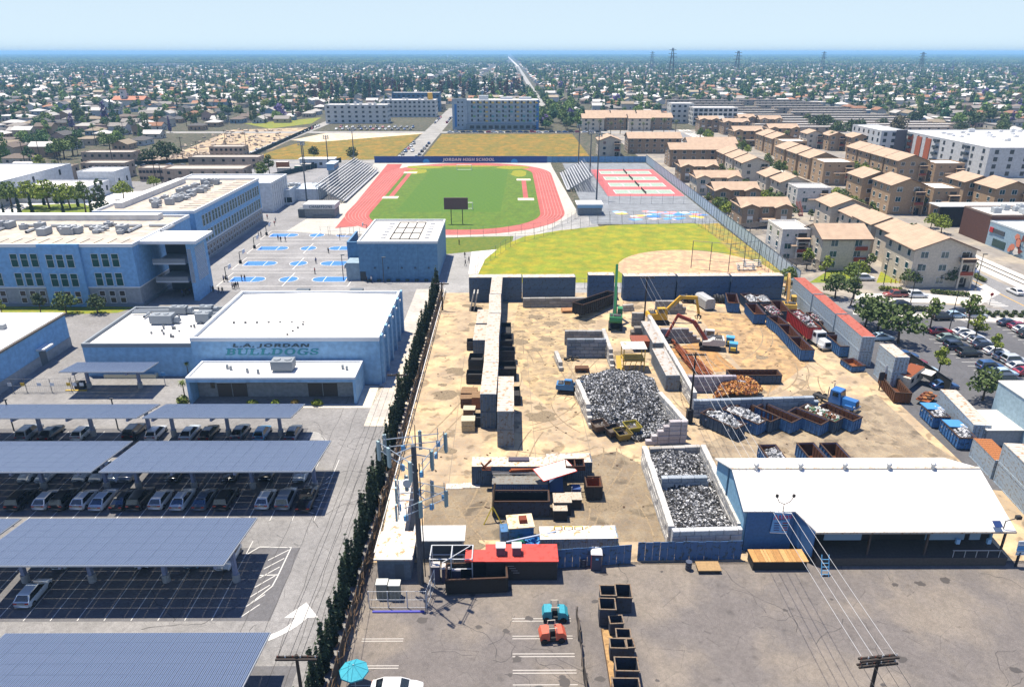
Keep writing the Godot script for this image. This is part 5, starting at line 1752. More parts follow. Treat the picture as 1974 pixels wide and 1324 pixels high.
	sheet("field",pv([64.92,-241.73,71.11,-243.29,72.49,-177.1,64.57,-177.14]),0.024,M("cdb98e",1.0,"dust",0.06,{"tex2": "grass","s2": 0.03}),"dry strip behind the backstop")
	wire_fence("chain link fence along the near side of the running track",[v2(-57,-226),v2(-20,-222),v2(8,-229),v2(20,-243),v2(26,-256)],3.0,4.0)
	wire_fence("chain link fence round the outfield of the ball field",[v2(-9,-172),v2(-8,-188),v2(2,-215),v2(14,-228),v2(30,-241),v2(63,-243)],3.4,4.0)
	wire_fence("chain link fence along the third base side",[v2(63,-242),v2(68,-200),v2(68,-180)],4.5,3.0)
	wire_fence("chain link fence behind the containers along the infield",[v2(-8,-170),v2(66,-171)],2.6,3.0)
	wire_fence("tall fence grid between the painted court and the tennis courts",[v2(38,-276),v2(71,-277)],4.0,4.0)
	wire_fence("fence round the tennis courts on the left",[v2(39.5,-365),v2(39.5,-292)],4.0,4.0)
	wire_fence("fence between painted court and ball field",[v2(30,-243.5),v2(71,-245)],4.0,4.0)
	wire_fence("gate fence before the sprint lane",[v2(-60,-228),v2(-44,-226)],2.4,3.0)
	o=thing("backstop","tall curved backstop behind home plate","backstop",v3(57.96,0,-186.63))
	b=MB.new()
	for k in 5:
		var x:=-9.0+4.5*k
		b.bar(v3(x,0,2 - absf(x)*0.4),v3(x,7.5,2 - absf(x)*0.4),0.14)
	for y in [2.5,5.0,7.5]: b.path([v3(-9,y,-1.6),v3(0,y,2),v3(9,y,-1.6)],0.06,4)
	part(o,"frame",b.done(),M("59636b",0.6))
	for s in [[v3(63.19,0,-185.62),"small aluminium bench rows behind the backstop, left"],[v3(65.94,0,-189.1),"small aluminium bench rows behind the backstop, right"]]:
		o=thing("bench_rows",s[1],"bleachers",s[0])
		for k in 4: pbox(o,"bench",v3(5,0.08,0.35),M("dfe3e6",0.5),v3(0,0.4+0.35*k,-0.6*k))
		for x in [-2.0,2.0]: pbox(o,"leg",v3(0.1,1.4,1.8),M("8b9299",0.6),v3(x,0,-0.9))
	for r in 4:
		var z: float=[-178.5,-193.5,-210.0,-226.5][r]
		var x0: float=[-71.0,-72.5,-74.0,-75.5][r]
		for e in 2:
			o=thing("basketball_hoop","basketball hoop at the %s end of the %s row of courts" % [["left","right"][e],["nearest","second","third","farthest"][r]],"basketball hoop",v3(x0 - 1.2 if e==0 else x0+30.7,0,z),0.0 if e==0 else PI,"basketball hoops")
			b=MB.new()
			b.tube(Z0,v3(0,3.2,0),0.12,0.1,7)
			b.tube(v3(0,3.2,0),v3(1.2,3.5,0),0.08,0.08,6)
			part(o,"post",b.done(),M("3d4448",0.6))
			pbox(o,"backboard",v3(0.08,1.1,1.8),M("e9edf0",0.6),v3(1.25,2.9,0))
			b=MB.new()
			for k in 8: b.bar(v3(1.55+0.23*cos(TAU*k/8),3.05,0.23*sin(TAU*k/8)),v3(1.55+0.23*cos(TAU*(k+1)/8),3.05,0.23*sin(TAU*(k+1)/8)),0.03)
			part(o,"rim",b.done(),M("d0562a",0.6))
			pbox(o,"base_pad",v3(0.6,0.9,0.6),M("23262a",0.9),Z0)
	for s in [[v3(-31.42,0,-175.35),"slim lamp post beside the blue grey hall, near one"],[v3(-36.68,0,-197.47),"slim lamp post beside the blue grey hall, middle one"],[v3(-42.07,0,-177.63),"slim lamp post in the basketball yard"]]:
		o=thing("lamp_post",s[1],"lamp post",s[0])
		b=MB.new()
		b.tube(Z0,v3(0,6.5,0),0.12,0.08,7)
		part(o,"pole",b.done(),M("4a5258",0.6))
		pbox(o,"lamp_head",v3(0.9,0.18,0.4),M("5d666d",0.5),v3(0.3,6.5,0))
func gable(o: Node3D,x0: float,z0: float,w: float,d: float,h: float,along_z: bool,wall: Material,roof: Material,trim: Material):
	var b:=MB.new()
	var hx:=w/2
	var hz:=d/2
	var half:=hx if along_z else hz
	var a:=h+half*0.38
	var e:=0.55
	b.box(v3(-hx,0,-hz),v3(hx,h,hz))
	for s in [-1.0,1.0]:
		if along_z: b.tri(v3(-hx,h,s*hz),v3(0,a - 0.08,s*hz),v3(hx,h,s*hz))
		else: b.tri(v3(s*hx,h,-hz),v3(s*hx,a - 0.08,0),v3(s*hx,h,hz))
	part(o,"wall",b.done(),wall,v3(x0,0,z0))
	var drop:=e*0.38
	for s in [-1.0,1.0]:
		b=MB.new()
		var q:=[]
		for t in [0.0,0.16]:
			if along_z: q.append_array([v3(s*(half+e),h - drop+t,hz+e),v3(0,a+t,hz+e),v3(0,a+t,-hz - e),v3(s*(half+e),h - drop+t,-hz - e)])
			else: q.append_array([v3(hx+e,h - drop+t,s*(half+e)),v3(hx+e,a+t,0),v3(-hx - e,a+t,0),v3(-hx - e,h - drop+t,s*(half+e))])
		b.hexa(q)
		part(o,"roof",b.done(),roof,v3(x0,0,z0))
	b=MB.new()
	for s in [-1.0,1.0]:
		if along_z:
			b.box(v3(s*(hx+e) - 0.06,h - drop - 0.16,-hz - e),v3(s*(hx+e)+0.06,h - drop - 0.004,hz+e))
			for k in [-1.0,1.0]: b.bar(v3(k*(hx+e),h - drop - 0.02,s*(hz+e)),v3(0,a - 0.02,s*(hz+e)),0.14)
		else:
			b.box(v3(-hx - e,h - drop - 0.16,s*(hz+e) - 0.06),v3(hx+e,h - drop - 0.004,s*(hz+e)+0.06))
			for k in [-1.0,1.0]: b.bar(v3(s*(hx+e),h - drop - 0.02,k*(hz+e)),v3(s*(hx+e),a - 0.02,0),0.14)
	part(o,"eaves",b.done(),trim,v3(x0,0,z0))
func apt(label: String,x0: float,x1: float,zf: float,d: float,h: float,kind: String,wall: Material,near:=false,group:="tan roofed apartments")->Node3D:
	var w:=x1 - x0
	var o:=thing("apartment_house",label,"apartment house",v3((x0+x1)/2,0,zf - d/2),0.0,group)
	var roof:=M("d9bca0",0.9,"tiles",0.22,{"tex2": "grime","s2": 0.05})
	var trim:=M("4c3830",0.8)
	var white:=M("eceae4",0.7)
	var glass:=M("22505a" if near else "25303a",0.12,"",0.1,{"spec": 0.7})
	var red:=M("a4492f",0.85,"grime",0.3)
	if kind=="gz" or kind=="gx": gable(o,0,0,w,d,h,kind=="gz",wall,roof,trim)
	elif kind=="double":
		gable(o,0,-0.6,w - 0.4,d - 2.6,h,false,wall,roof,trim)
		for s in [-1,1]: gable(o,s*(w/2 - 2.7),0.3,5.4,d - 0.6,h - 0.05,true,wall,roof,trim)
		pbox(o,"porch_roof",v3(w - 11.2,0.25,2.4),roof,v3(0,h*0.42,d/2+0.3))
		pbox(o,"lintel_band",v3(w - 11.2,0.4,0.2),white,v3(0,h*0.42 - 0.5,d/2+1.3))
		for s in [-1,1]:
			pbox(o,"bay_panel",v3(1.9,1.1,0.12),white,v3(s*(w/2 - 2.7),h*0.42,d/2+0.02))
	else:
		pbox(o,"wall",v3(w,h,d),wall,Z0)
		part(o,"parapet",parapet(w+0.1,d+0.1,h,0.3,0.5),wall)
		pbox(o,"roof",v3(w - 0.6,0.1,d - 0.6),M("f3f2ee",0.9),v3(0,h,0))
		pbox(o,"porch_roof",v3(w*0.6,0.22,1.8),roof,v3(w*0.12,h*0.55,d/2+0.9))
		for k in 3: plain_window(o,v3(-w*0.3+w*0.3*k,h - 1.2,d/2),0,0.6,0.6,glass)
	var storeys:=3 if h>8.0 else 2
	var nf:=maxi(2,int(w/4.2))
	for r in storeys:
		var y:=h/storeys*(r+0.56)
		for c in nf:
			var x:=-w/2+w*(c+0.5)/nf
			if kind=="flat" and r==storeys - 1: continue
			var zz:=d/2 if kind != "double" or absf(x)>w/2 - 5.4 else d/2 - 1.9
			if near: window(o,v3(x,y,zz),0,1.8,1.5,white,glass,1)
			else: window(o,v3(x,y,zz),0,1.6,1.45,white,glass)
		for c in maxi(2,int(d/4.5)):
			var z:=-d/2+d*(c+0.5)/maxi(2,int(d/4.5))
			window(o,v3(-w/2,y,z),-PI/2,1.4,1.5,white,glass)
	if kind=="gz" or kind=="flat":
		var bx0:=w/2 - 1.9
		for r in range(1,storeys):
			var y:=h/storeys*r
			pbox(o,"balcony_door",v3(2.3,2.1,0.08),M("1c1f24",0.3),v3(bx0 - 0.2,y+0.18,d/2+0.04))
			pbox(o,"balcony_slab",v3(3.2,0.18,1.5),wall,v3(bx0 - 0.2,y,d/2+0.76))
			pbox(o,"balcony_front",v3(3.2,0.95,0.1),red if r % 2 else trim,v3(bx0 - 0.2,y+0.18,d/2+1.46))
		pbox(o,"entry_door",v3(2.3,2.2,0.08),M("17181b",0.5),v3(bx0 - 0.2,0.05,d/2+0.04))
		for k in 2: pbox(o,"post",v3(0.4,h*0.78,0.4),wall,v3(bx0 - 1.8+k*3.2,0,d/2+1.3))
		pbox(o,"balcony_roof",v3(3.8,0.16,1.9),roof,v3(bx0 - 0.2,h*0.78,d/2+0.97))
	return o
func apartments():
	var tan:=M("c3a583",0.9,"grime",0.2)
	var cream:=M("e9ddca",0.9,"grime",0.2)
	var mid:=M("b39a80",0.9,"grime",0.2)
	var white:=M("efece6",0.9,"grime",0.15)
	apt("double gabled taupe apartments beside the fence, nearest of four alike",76.5,93,-236,13,6.8,"double",mid,true)
	apt("double gabled taupe apartments beside the fence, second of four alike",76,92.5,-267,13,6.8,"double",mid,true)
	apt("double gabled cream apartments beside the fence, third of four alike",76,94,-295,13,6.8,"double",cream,true)
	apt("double gabled taupe apartments beside the fence, farthest of four alike",76.5,93,-326,13,6.8,"double",mid)
	apt("white flat roofed apartments at the near fence corner",74.5,82.2,-194,12,8.8,"flat",white,true)
	var o:=apt("cream apartments with one broad tiled roof at the near corner",82.4,95,-186,13,8.6,"gx",cream,true)
	for r in 2: pbox(o,"balcony_front",v3(3.2,1.0,0.12),M("a4492f",0.85),v3(4.0,2.6+2.9*r,6.9))
	var col:=[["nearest gabled cream apartments at the street corner",98.5,113.5,-171,14,9.6],["gabled cream apartments just behind the corner house",103,113,-189,11,8.8],["gabled cream apartments third back from the corner",103,113,-203,11,8.6],["gabled cream apartments fourth back from the corner, roof vent",103.5,113,-215,10,8.0],["broad gabled cream apartments fifth back from the corner",102,114,-228,12,8.6]]
	for s in col: apt(s[0],s[1],s[2],s[3],s[4],s[5],"gz",cream,true)
	apt("white flat roofed apartments with an outside stair",104,116,-262,10,8.2,"flat",white,true)
	apt("cream gabled apartments behind the outside stair",102,113,-274,11,8.6,"gz",cream)
	apt("cream gabled apartments farther behind the outside stair",101,111,-287,11,8.6,"gz",cream)
	apt("tall brown gabled apartments above the avenue, nearest",135,147,-257,14,10.4,"gz",tan,true)
	apt("tall brown gabled apartments above the avenue, second back",133,145,-275,13,10.0,"gz",tan)
	apt("brown flat roofed corner block above the avenue",148.5,157.5,-254,12,9.4,"flat",tan,true)
	apt("brown gabled apartments behind the dark wall, left",170,181.5,-272,12,9.0,"gz",tan,true)
	apt("brown gabled apartments behind the dark wall, right",173,186,-258,13,9.0,"gz",tan,true)
	apt("brown flat roofed apartments behind the dark wall",187,202,-250,12,8.4,"flat",tan,true)
	for k in 3: apt("cream gabled apartments in the inner street, %s" % ["front","middle","back"][k],103,115,-325 - 15*k,12,8.6,"gz",[cream,cream,mid][k])
	for k in 4: apt("brown gabled apartments by the inner trees, %s" % ["front flat topped","second","third","farthest"][k],136,149,-318 - 16*k,13,9.4,"flat" if k==0 else "gz",tan)
	for k in 4: apt("brown gabled apartments of the right row, %s" % ["nearest","second","third","farthest"][k],171,184,-324 - 13.5*k,12,9.6,"gz",tan)
	apt("brown flat roofed block before the right row",185.5,198,-320,11,8.6,"flat",tan)
	for k in 3: apt("brown gabled apartments of the inner row near the palms, %s" % ["front","middle","back"][k],147,160,-400 - 16*k,13,9.0,"gz" if k else "flat",tan)
	for k in 4: apt("brown gabled apartments before the white roofed rows, %s" % ["leftmost","second from the left","third from the left","rightmost"][k],178+9*k,187.5+9*k,-446+10*k,11,8.6,"gz",cream if k<1 else tan)
	apt("taupe apartments with a long tiled roof behind the tennis courts",81,114,-372,13,8.6,"gx",mid)
	apt("taupe apartments with a tiled roof behind the long one",96,122,-398,13,8.6,"gx",cream)
	apt("taupe apartments with a long tiled roof near the dry lot",68,98,-424,14,8.4,"gx",mid)
	apt("cream gabled apartments at the corner of the dry lot",50,62,-412,14,8.6,"gz",cream)
	for k in 4: apt("taupe apartments along the far cross street, %s" % ["leftmost","second","third","rightmost"][k],54+17*k,70+17*k,-552 - (k % 2)*6,14,8.8,"gx",mid if k % 2 else cream)
	for k in 3: apt("taupe apartments behind the far cross street, %s" % ["left","middle","right"][k],60+20*k,78+20*k,-585,14,8.8,"gx",mid)
	apt("taupe double gabled apartments among the palms, left",137,151,-540,13,8.8,"double",mid)
	apt("taupe double gabled apartments among the palms, right",150,168,-524,13,8.4,"double",mid)
	apt("taupe apartments beyond the palms, left",170,182,-556,13,8.8,"double",mid)
	apt("taupe apartments beyond the palms, right",183,199,-548,13,8.4,"double",mid)
	apt("taupe double gabled apartments at the palm lined street",138,156,-458,14,9.0,"double",tan)
	apt("taupe double gabled apartments right of the palm lined street",165,184,-474,14,9.0,"double",tan)
	o=thing("outside_stair","red brown outside stair before the white flat roofed apartments","stair",v3(103.2,0,-258.5))
	for k in 14: pbox(o,"step",v3(1.2,0.12,0.34),M("8d4a3a",0.8),v3(0,0.25+0.3*k,4.5 - 0.34*k))
	for s in [-0.65,0.65]:
		var b:=MB.new()
		b.obox(v3(s,2.3,2.3),v3(0.1,0.4,6.2),Basis(Vector3.RIGHT,0.72))
		b.obox(v3(s,3.3,2.3),v3(0.07,0.08,6.2),Basis(Vector3.RIGHT,0.72))
		part(o,"stringer",b.done(),M("8d4a3a",0.8))
	var grey:=M("dfe3e6",0.85,"grime",0.1)
	var hot:=M("f4f4f2",0.9,"grime",0.06)
	var glass:=M("2b3a44",0.15)
	var t:=block("flats","large white modern block with a flat roof at the right edge","apartment building",219,-420,330,-338,13,grey,hot,4,16,10,-1,1.8,1.9,"",glass)
	roof_kit(t,44,96,66,13.1,M("e9ebec",0.6),61)
	for k in 4:
		for c in 3: pbox(t,"balcony",v3(1.4,1.1,4),M("39444c",0.7),v3(-56.2,1.8+3.2*k,-28+26*c))
	for c in 4: pbox(t,"orange_panel",v3(0.3,11,5),M("c4683c",0.8,"grime",0.2),v3(-55.7,1.0,-37+9*c))
	t=block("flats","white and dark panelled block left of the large modern one","apartment building",204,-446,218,-410,13.5,M("c9ced2",0.85),hot,4,3,6,-1,1.8,1.9,"",glass)
	pbox(t,"dark_panel",v3(6,14.3,0.4),M("6a6468",0.8),v3(4,0,18.1))
	o=thing("shop_building","dark brown walled shop block with a white roof beside the avenue","shop building",v3(157,0,-221))
	pbox(o,"wall",v3(26,8.4,14),M("6a4438",0.9,"grime",0.2),Z0)
	part(o,"parapet",parapet(26.1,14.1,8.4,0.4,0.5),M("8c7a70",0.9))
	pbox(o,"roof",v3(25,0.12,13),hot,v3(0,8.4,0))
	roof_kit(o,5,18,8,8.5,M("b9c0c4",0.6),62)
	o=thing("shop_building","pale blue shop with a colourful painted wall and brick end at the right edge","shop building",v3(157,0,-196))
	pbox(o,"wall",v3(26,6.8,36),M("a9c8dc",0.9,"grime",0.2),Z0)
	part(o,"parapet",parapet(26.1,36.1,6.8,0.4,0.5),M("cbd6dc",0.9))
	pbox(o,"roof",v3(25,0.12,35),hot,v3(0,6.8,0))
	roof_kit(o,14,16,26,6.9,M("b9c0c4",0.6),63)
	pbox(o,"brick_wall",v3(0.3,6.6,17),M("d6b69c",0.9,"speck",0.5),v3(-13.1,0,9.0))
	pbox(o,"sign_board",v3(0.2,1.2,5),M("4b4f54",0.7),v3(-13.1,4.2,-13))
	pbox(o,"sign_board",v3(0.24,1.4,1.6),M("c02c2c",0.6),v3(-13.12,4.1,-16.5))
	plain_window(o,v3(-13.0,1.5,-12),PI/2,6,2.2,M("1d4a4a",0.2))
	var g:=RandomNumberGenerator.new()
	g.seed=77
	var cs:=["d0483c","2f5fae","e8e6e0","e08a6c","3a8fc0","7a3a2c","f0c9a8"]
	for k in 34:
		var b:=MB.new()
		var c:=v2(g.randf_range(-8,16),g.randf_range(0.8,5.6))
		var p:=PackedVector2Array()
		for j in 6: p.append(c+v2(cos(TAU*j/6),sin(TAU*j/6))*g.randf_range(0.4,1.5))
		b.slab(p,13.27+0.001*k,13.30+0.003*k)
		part(o,"painted_patch",b.done(),M(cs[g.randi() % 7],0.8),Z0,-PI/2)
	o=thing("retaining_wall","long nearly black wall with a white top below the brown apartments","wall",v3(178,0,-238))
	pbox(o,"wall",v3(72,6.5,1.2),M("2e2624",0.9,"grime",0.3),Z0)
	pbox(o,"coping",v3(72,0.25,7),M("efeeea",0.8),v3(0,6.5,-3))
	for k in 2:
		o=thing("pergola","dark slatted car port roof %s" % ["beside the fence near the taupe apartments","before the cream corner apartments"][k],"pergola",[v3(78.61,0,-229.57),v3(78.01,0,-186.54)][k],[0.5,0.35][k])
		for j in 6: pbox(o,"slat",v3(9,0.15,0.35),M("4c4846",0.8),v3(0,2.4,-2.5+j))
		for sx in [-4,4]:
			for sz in [-2.4,2.4]: pbox(o,"post",v3(0.2,2.4,0.2),M("4c4846",0.8),v3(sx,0,sz))
func carport(label: String,xl: float,xr: float,zn: float,zf: float,yn: float,yf: float,rows: int,posts: Array,pz: float)->Node3D:
	var o:=thing("solar_carport",label,"carport",v3(xl,0,zn),0.0,"solar carports of the school car park")
	var along:=v3(0,yf - yn,zf - zn)
	var len:=along.length()
	var tilt:=-atan2(yn - yf,zn - zf)
	var rot:=Basis(Vector3.RIGHT,tilt)
	var w:=xr - xl
	var cols:=int(round(w/1.98))
	var pw:=w/cols
	var pl:=len/rows
	var pm:=M("ffffff",0.3,"",0.1,{"spec": 0.35})
	pm=mats.get("solar") if mats.has("solar") else pm.duplicate()
	pm.albedo_texture=texs.solar
	mats["solar"]=pm
	var key:="panel%.3f,%.3f" % [pw,pl]
	if not boxes.has(key):
		var b:=MB.new()
		var a:=v3(pw/2 - 0.012,0.02,pl/2 - 0.012)
		for sp in 2:
			var x0:=-a.x+sp*a.x
			b.quv(v3(x0,a.y,-a.z),v3(x0+a.x,a.y,-a.z),v3(x0+a.x,a.y,a.z),v3(x0,a.y,a.z))
		var under:=[v3(-a.x,-0.02,a.z),v3(a.x,-0.02,a.z),v3(a.x,-0.02,-a.z),v3(-a.x,-0.02,-a.z),v3(-a.x,0.019,a.z),v3(a.x,0.019,a.z),v3(a.x,0.019,-a.z),v3(-a.x,0.019,-a.z)]
		b.st.set_uv(v2(0.02,0.0))
		b.hexa(under)
		boxes[key]=b.done()
	for r in rows:
		for c in cols:
			var p:=part(o,"panel",boxes[key],pm,v3(pw*(c+0.5),yn,0)+along*((r+0.5)/rows)+rot.y*0.06)
			p.rotation.x=tilt
	var steel:=M("c6ccd2",0.5,"",0.1,{"metal": 0.4})
	var f:=MB.new()
	for z in [0.0,1.0]: f.obox(v3(w/2,yn,0)+along*z - rot.y*0.03,v3(w+0.1,0.16,0.08),rot)
	for s in [0.0,w]: f.obox(v3(s,yn,0)+along*0.5 - rot.y*0.03,v3(0.08,0.16,len),rot)
	part(o,"edge_frame",f.done(),steel)
	f=MB.new()
	for k in 4: f.obox(v3(w/2,yn,0)+along*(0.125+0.25*k) - rot.y*0.16,v3(w,0.2,0.1),rot)
	part(o,"purlins",f.done(),M("8b97a8",0.6))
	var pt:=M("8f9cc0",0.7,"grime",0.3)
	for x in posts:
		var t:=(pz - zn)/(zf - zn)
		var top: float=yn+(yf - yn)*t - 0.3
		f=MB.new()
		f.obox(v3(x - xl,yn,0)+along*0.5 - rot.y*0.44,v3(0.3,0.36,len*0.92),rot)
		part(o,"beam",f.done(),pt)
		f=MB.new()
		f.box(v3(-0.2,0.9,-0.25),v3(0.2,top,0.25))
		part(o,"post",f.done(),pt,v3(x - xl,0,pz - zn))
		f=MB.new()
		f.tube(Z0,v3(0,0.95,0),0.42,0.42,14)
		part(o,"footing",f.done(),M("b5b9bc",0.9,"grime",0.4),v3(x - xl,0,pz - zn))
	return o
func carports():
	var y1:=5.8
	var y0:=4.4
	var n:=[-28.92,-59.86,-28.9,-69.82,-24.46,-77.51,-24.86,-87.59,-31.0,-91.8,-31.85,-98.83]
	carport("solar carport nearest the camera at the lower left",-46.3,-22.0,-42.3,-52.1,y1,y0,7,[-27.0,-35.0,-43.0],-47.2)
	carport("solar carport second from the camera, right part",-55.0,n[0],n[1],-69.8,y1,y0,7,[-30.0,-37.7,-45.8,-53.1],-64.5)
	carport("solar carport second from the camera, part at the left edge",-79.0,-55.9,n[1],-69.8,y1,y0,7,[-60,-68],-64.5)
	carport("solar carport third from the camera, right part",-50.7,n[4],n[5],-87.6,y1,y0,7,[-25.9,-34.2,-42.0,-49.4],-82.9)
	carport("solar carport third from the camera, left part",-86.0,-51.7,n[5],-87.6,y1,y0,7,[-53.6,-62,-70,-78],-82.9)
	carport("solar carport fourth from the camera in front of the lobby, right part",-52.0,n[8],n[9],n[11],y1,y0,5,[-34.6,-42.5,-50.8],-97.2)
	carport("solar carport fourth from the camera, left part",-92.0,-52.9,n[9],n[11],y1,y0,5,[-54.4,-63.0,-70.8],-97.2)
	carport("small solar carport at the foot of the annex",-74.8,-60.8,-110.4,-115.8,4.6,4.0,4,[-72.7,-63.9],-114.2)
	var C:=[["sedan","c9d6e2","silver"],["suv","1d2024","black"],["hatch","dfe6ec","white"],["sedan","5d6b7c","grey blue"],["suv","8d97a2","grey"],["sedan","22262c","dark"],["hatch","5f9fce","light blue"],["pickup","1b1d21","black"]]
	var near:=[[25,1,"at the left edge"],[75,2,"third from the left in the front line"],[110,1,"dark, between two pale cars"],[148,2,"with a bright roof, fourth in the front line"],[185,0,"beside it to the right"],[225,5,"in the gap below the roof joint"],[258,1,"right of the roof joint"],[298,2,"sixth pale one of the front line"],[340,0,"beside a grey blue sedan"],[383,3,"left of a black car"],[425,1,"right of the grey blue sedan"],[503,2,"alone left of the last two"],[543,4,"second from the right end"],[585,7,"at the right end of the line"]]
	for s in near:
		var q: Array=C[s[1]]
		var u:=v2((s[0] - 980.0)*0.0657,-77.6 - 1.9)
		car(q[0],q[1],"%s %s under the third solar carport, %s" % [q[2],{"sedan": "sedan","suv": "sport utility car","hatch": "hatchback","pickup": "pickup"}[q[0]],s[2]],v3(u.x,0,u.y),PI,"cars under the solar carports")
	for s in [[45,2,"behind, leftmost"],[80,0,"behind, second from the left"],[150,2,"behind, half hidden left of the joint"],[182,2,"behind, right below the joint"],[215,0,"behind, right of the joint post"],[240,4,"behind, next to the post"],[330,5,"behind, alone in the dark"],[440,5,"behind, dark, near the fourth post"],[510,1,"behind, near the last gap"],[575,0,"behind, rightmost"]]:
		var q: Array=C[s[1]]
		car(q[0],q[1],"%s car under the third solar carport, %s" % [q[2],s[2]],v3((s[0] - 980.0)*0.070,0,-86.0),0.0,"cars under the solar carports")
	for s in [[-72.56,-97.47,4,"leftmost"],[-69.25,-97.45,5,"second from the left"],[-64.52,-97.43,2,"third, white"],[-56.8,-97.72,1,"fourth, black, beside the roof joint"],[-53.42,-97.38,2,"fifth, bright in the sun"],[-48.3,-97.35,0,"sixth"],[-45.39,-97.34,5,"seventh, dark"],[-40.77,-97.64,3,"eighth, broad"],[-37.35,-97.3,6,"ninth, light blue"],[-32.63,-97.28,3,"rightmost"]]:
		var q: Array=C[s[2]]
		car(q[0],q[1],"%s car under the fourth solar carport, %s" % [q[2],s[3]],v3(s[0],0,s[1]+0.3),PI,"cars under the solar carports")
	car("hatch","d9e8f6","pale blue hatchback alone under the second solar carport at the lower left",v3(-50.72,0,-62.08),PI)
	for s in [[-50.46,-66.88,0,"left"],[-41.09,-66.83,5,"middle"],[-35.7,-66.81,6,"right"],[-32.03,-66.35,2,"by the last post"]]:
		var q: Array=C[s[2]]
		car(q[0],q[1],"%s car mostly hidden by the second solar carport roof, %s" % [q[2],s[3]],v3(s[0],0,s[1] - 1.5),0.0,"cars under the solar carports")
	wire_fence("chain link gate row across the car park at the left",[v2(-86.78,-112.16),v2(-82.19,-112.14),v2(-77.94,-112.12),v2(-74.81,-112.51)],2.6,3.0,null,0.35)
	var o:=thing("gate_signs","row of small white and yellow notices on the chain link gates","sign",v3(-85.02,0,-112.15))
	for k in 7: pbox(o,"notice",v3(0.7,0.6,0.04),M(["e9eef2","d9b53c","dfe6ee"][k % 3],0.7),v3([0.2,2.4,5.2,7.4,10.2,11.2,12.4][k],1.3,0.08))
	wire_fence("fenced plant yard beside the annex",[v2(-74.97,-113.13),v2(-76.06,-116.08),v2(-75.49,-119.61),v2(-62.69,-119.55)],2.4,2.5)
	o=thing("curb_wall","low cream wall behind the small solar carport","wall",v3(-67.65,0,-118.23))
	pbox(o,"wall",v3(9,0.7,0.5),M("e8dfc4",0.9),Z0)
	pbox(o,"wall",v3(0.5,0.7,3),M("e8dfc4",0.9),v3(4.5,0,-1.2))
	for k in 2:
		var p:=thing("plant_tank","grey plant tank in the fenced yard, %s" % ["left","right"][k],"tank",[v3(-71.12,0,-121.89),v3(-65.42,0,-121.86)][k])
		pbox(p,"tank",v3(3.2,1.7,1.8),M("8aa0a8",0.6,"grime",0.3),v3(0,0.2,0))
		pbox(p,"skid",v3(3.0,0.2,1.6),M("5a6068",0.8),Z0)
	o=thing("parking_sign","small blue sign on a post beside the plant yard","sign",v3(-60.02,0,-115.15))
	pbox(o,"post",v3(0.08,2.4,0.08),M("8b9299",0.6),Z0)
	pbox(o,"plate",v3(0.7,0.6,0.04),M("4f93cf",0.6),v3(0,1.8,0.06))
	o=thing("trash_cart","dark bins beside the gate and yellow kerb","bin",v3(-74.09,0,-113.95))
	pbox(o,"tub",v3(1.5,1.1,1.0),M("3a4046",0.8),Z0)
	pbox(o,"lid",v3(1.6,0.12,1.1),M("23282c",0.8),v3(0,1.1,0))
	o=thing("kerb","yellow painted kerb beside the gate","kerb",v3(-74.32,0,-112.92))
	pbox(o,"kerb_stone",v3(3.6,0.14,0.3),M("d6b23a",0.8),Z0)
	o.set_meta("kind","structure")
	for s in [[v3(-76.06,0,-98.78),"left"],[v3(-60.22,0,-99.04),"right"]]:
		o=thing("lamp_post","slim dark lamp post behind the fourth carport, %s" % s[1],"lamp post",s[0])
		pbox(o,"pole",v3(0.14,5.2,0.14),M("33383c",0.7),Z0)
		pbox(o,"lamp_head",v3(0.5,0.14,0.3),M("33383c",0.7),v3(0,5.2,0))
func stack(label: String,a: Vector2,c: Vector2,levels: int,wall: Material,roof: Material,l:=12.19,group:="",y:=0.0):
	for k in levels:
		container(("upper " if k==levels - 1 and levels>1 else "lower " if levels>1 else "")+label,a,c,y+k*2.97,wall,roof if k==levels - 1 else wall,l,2.9,group)
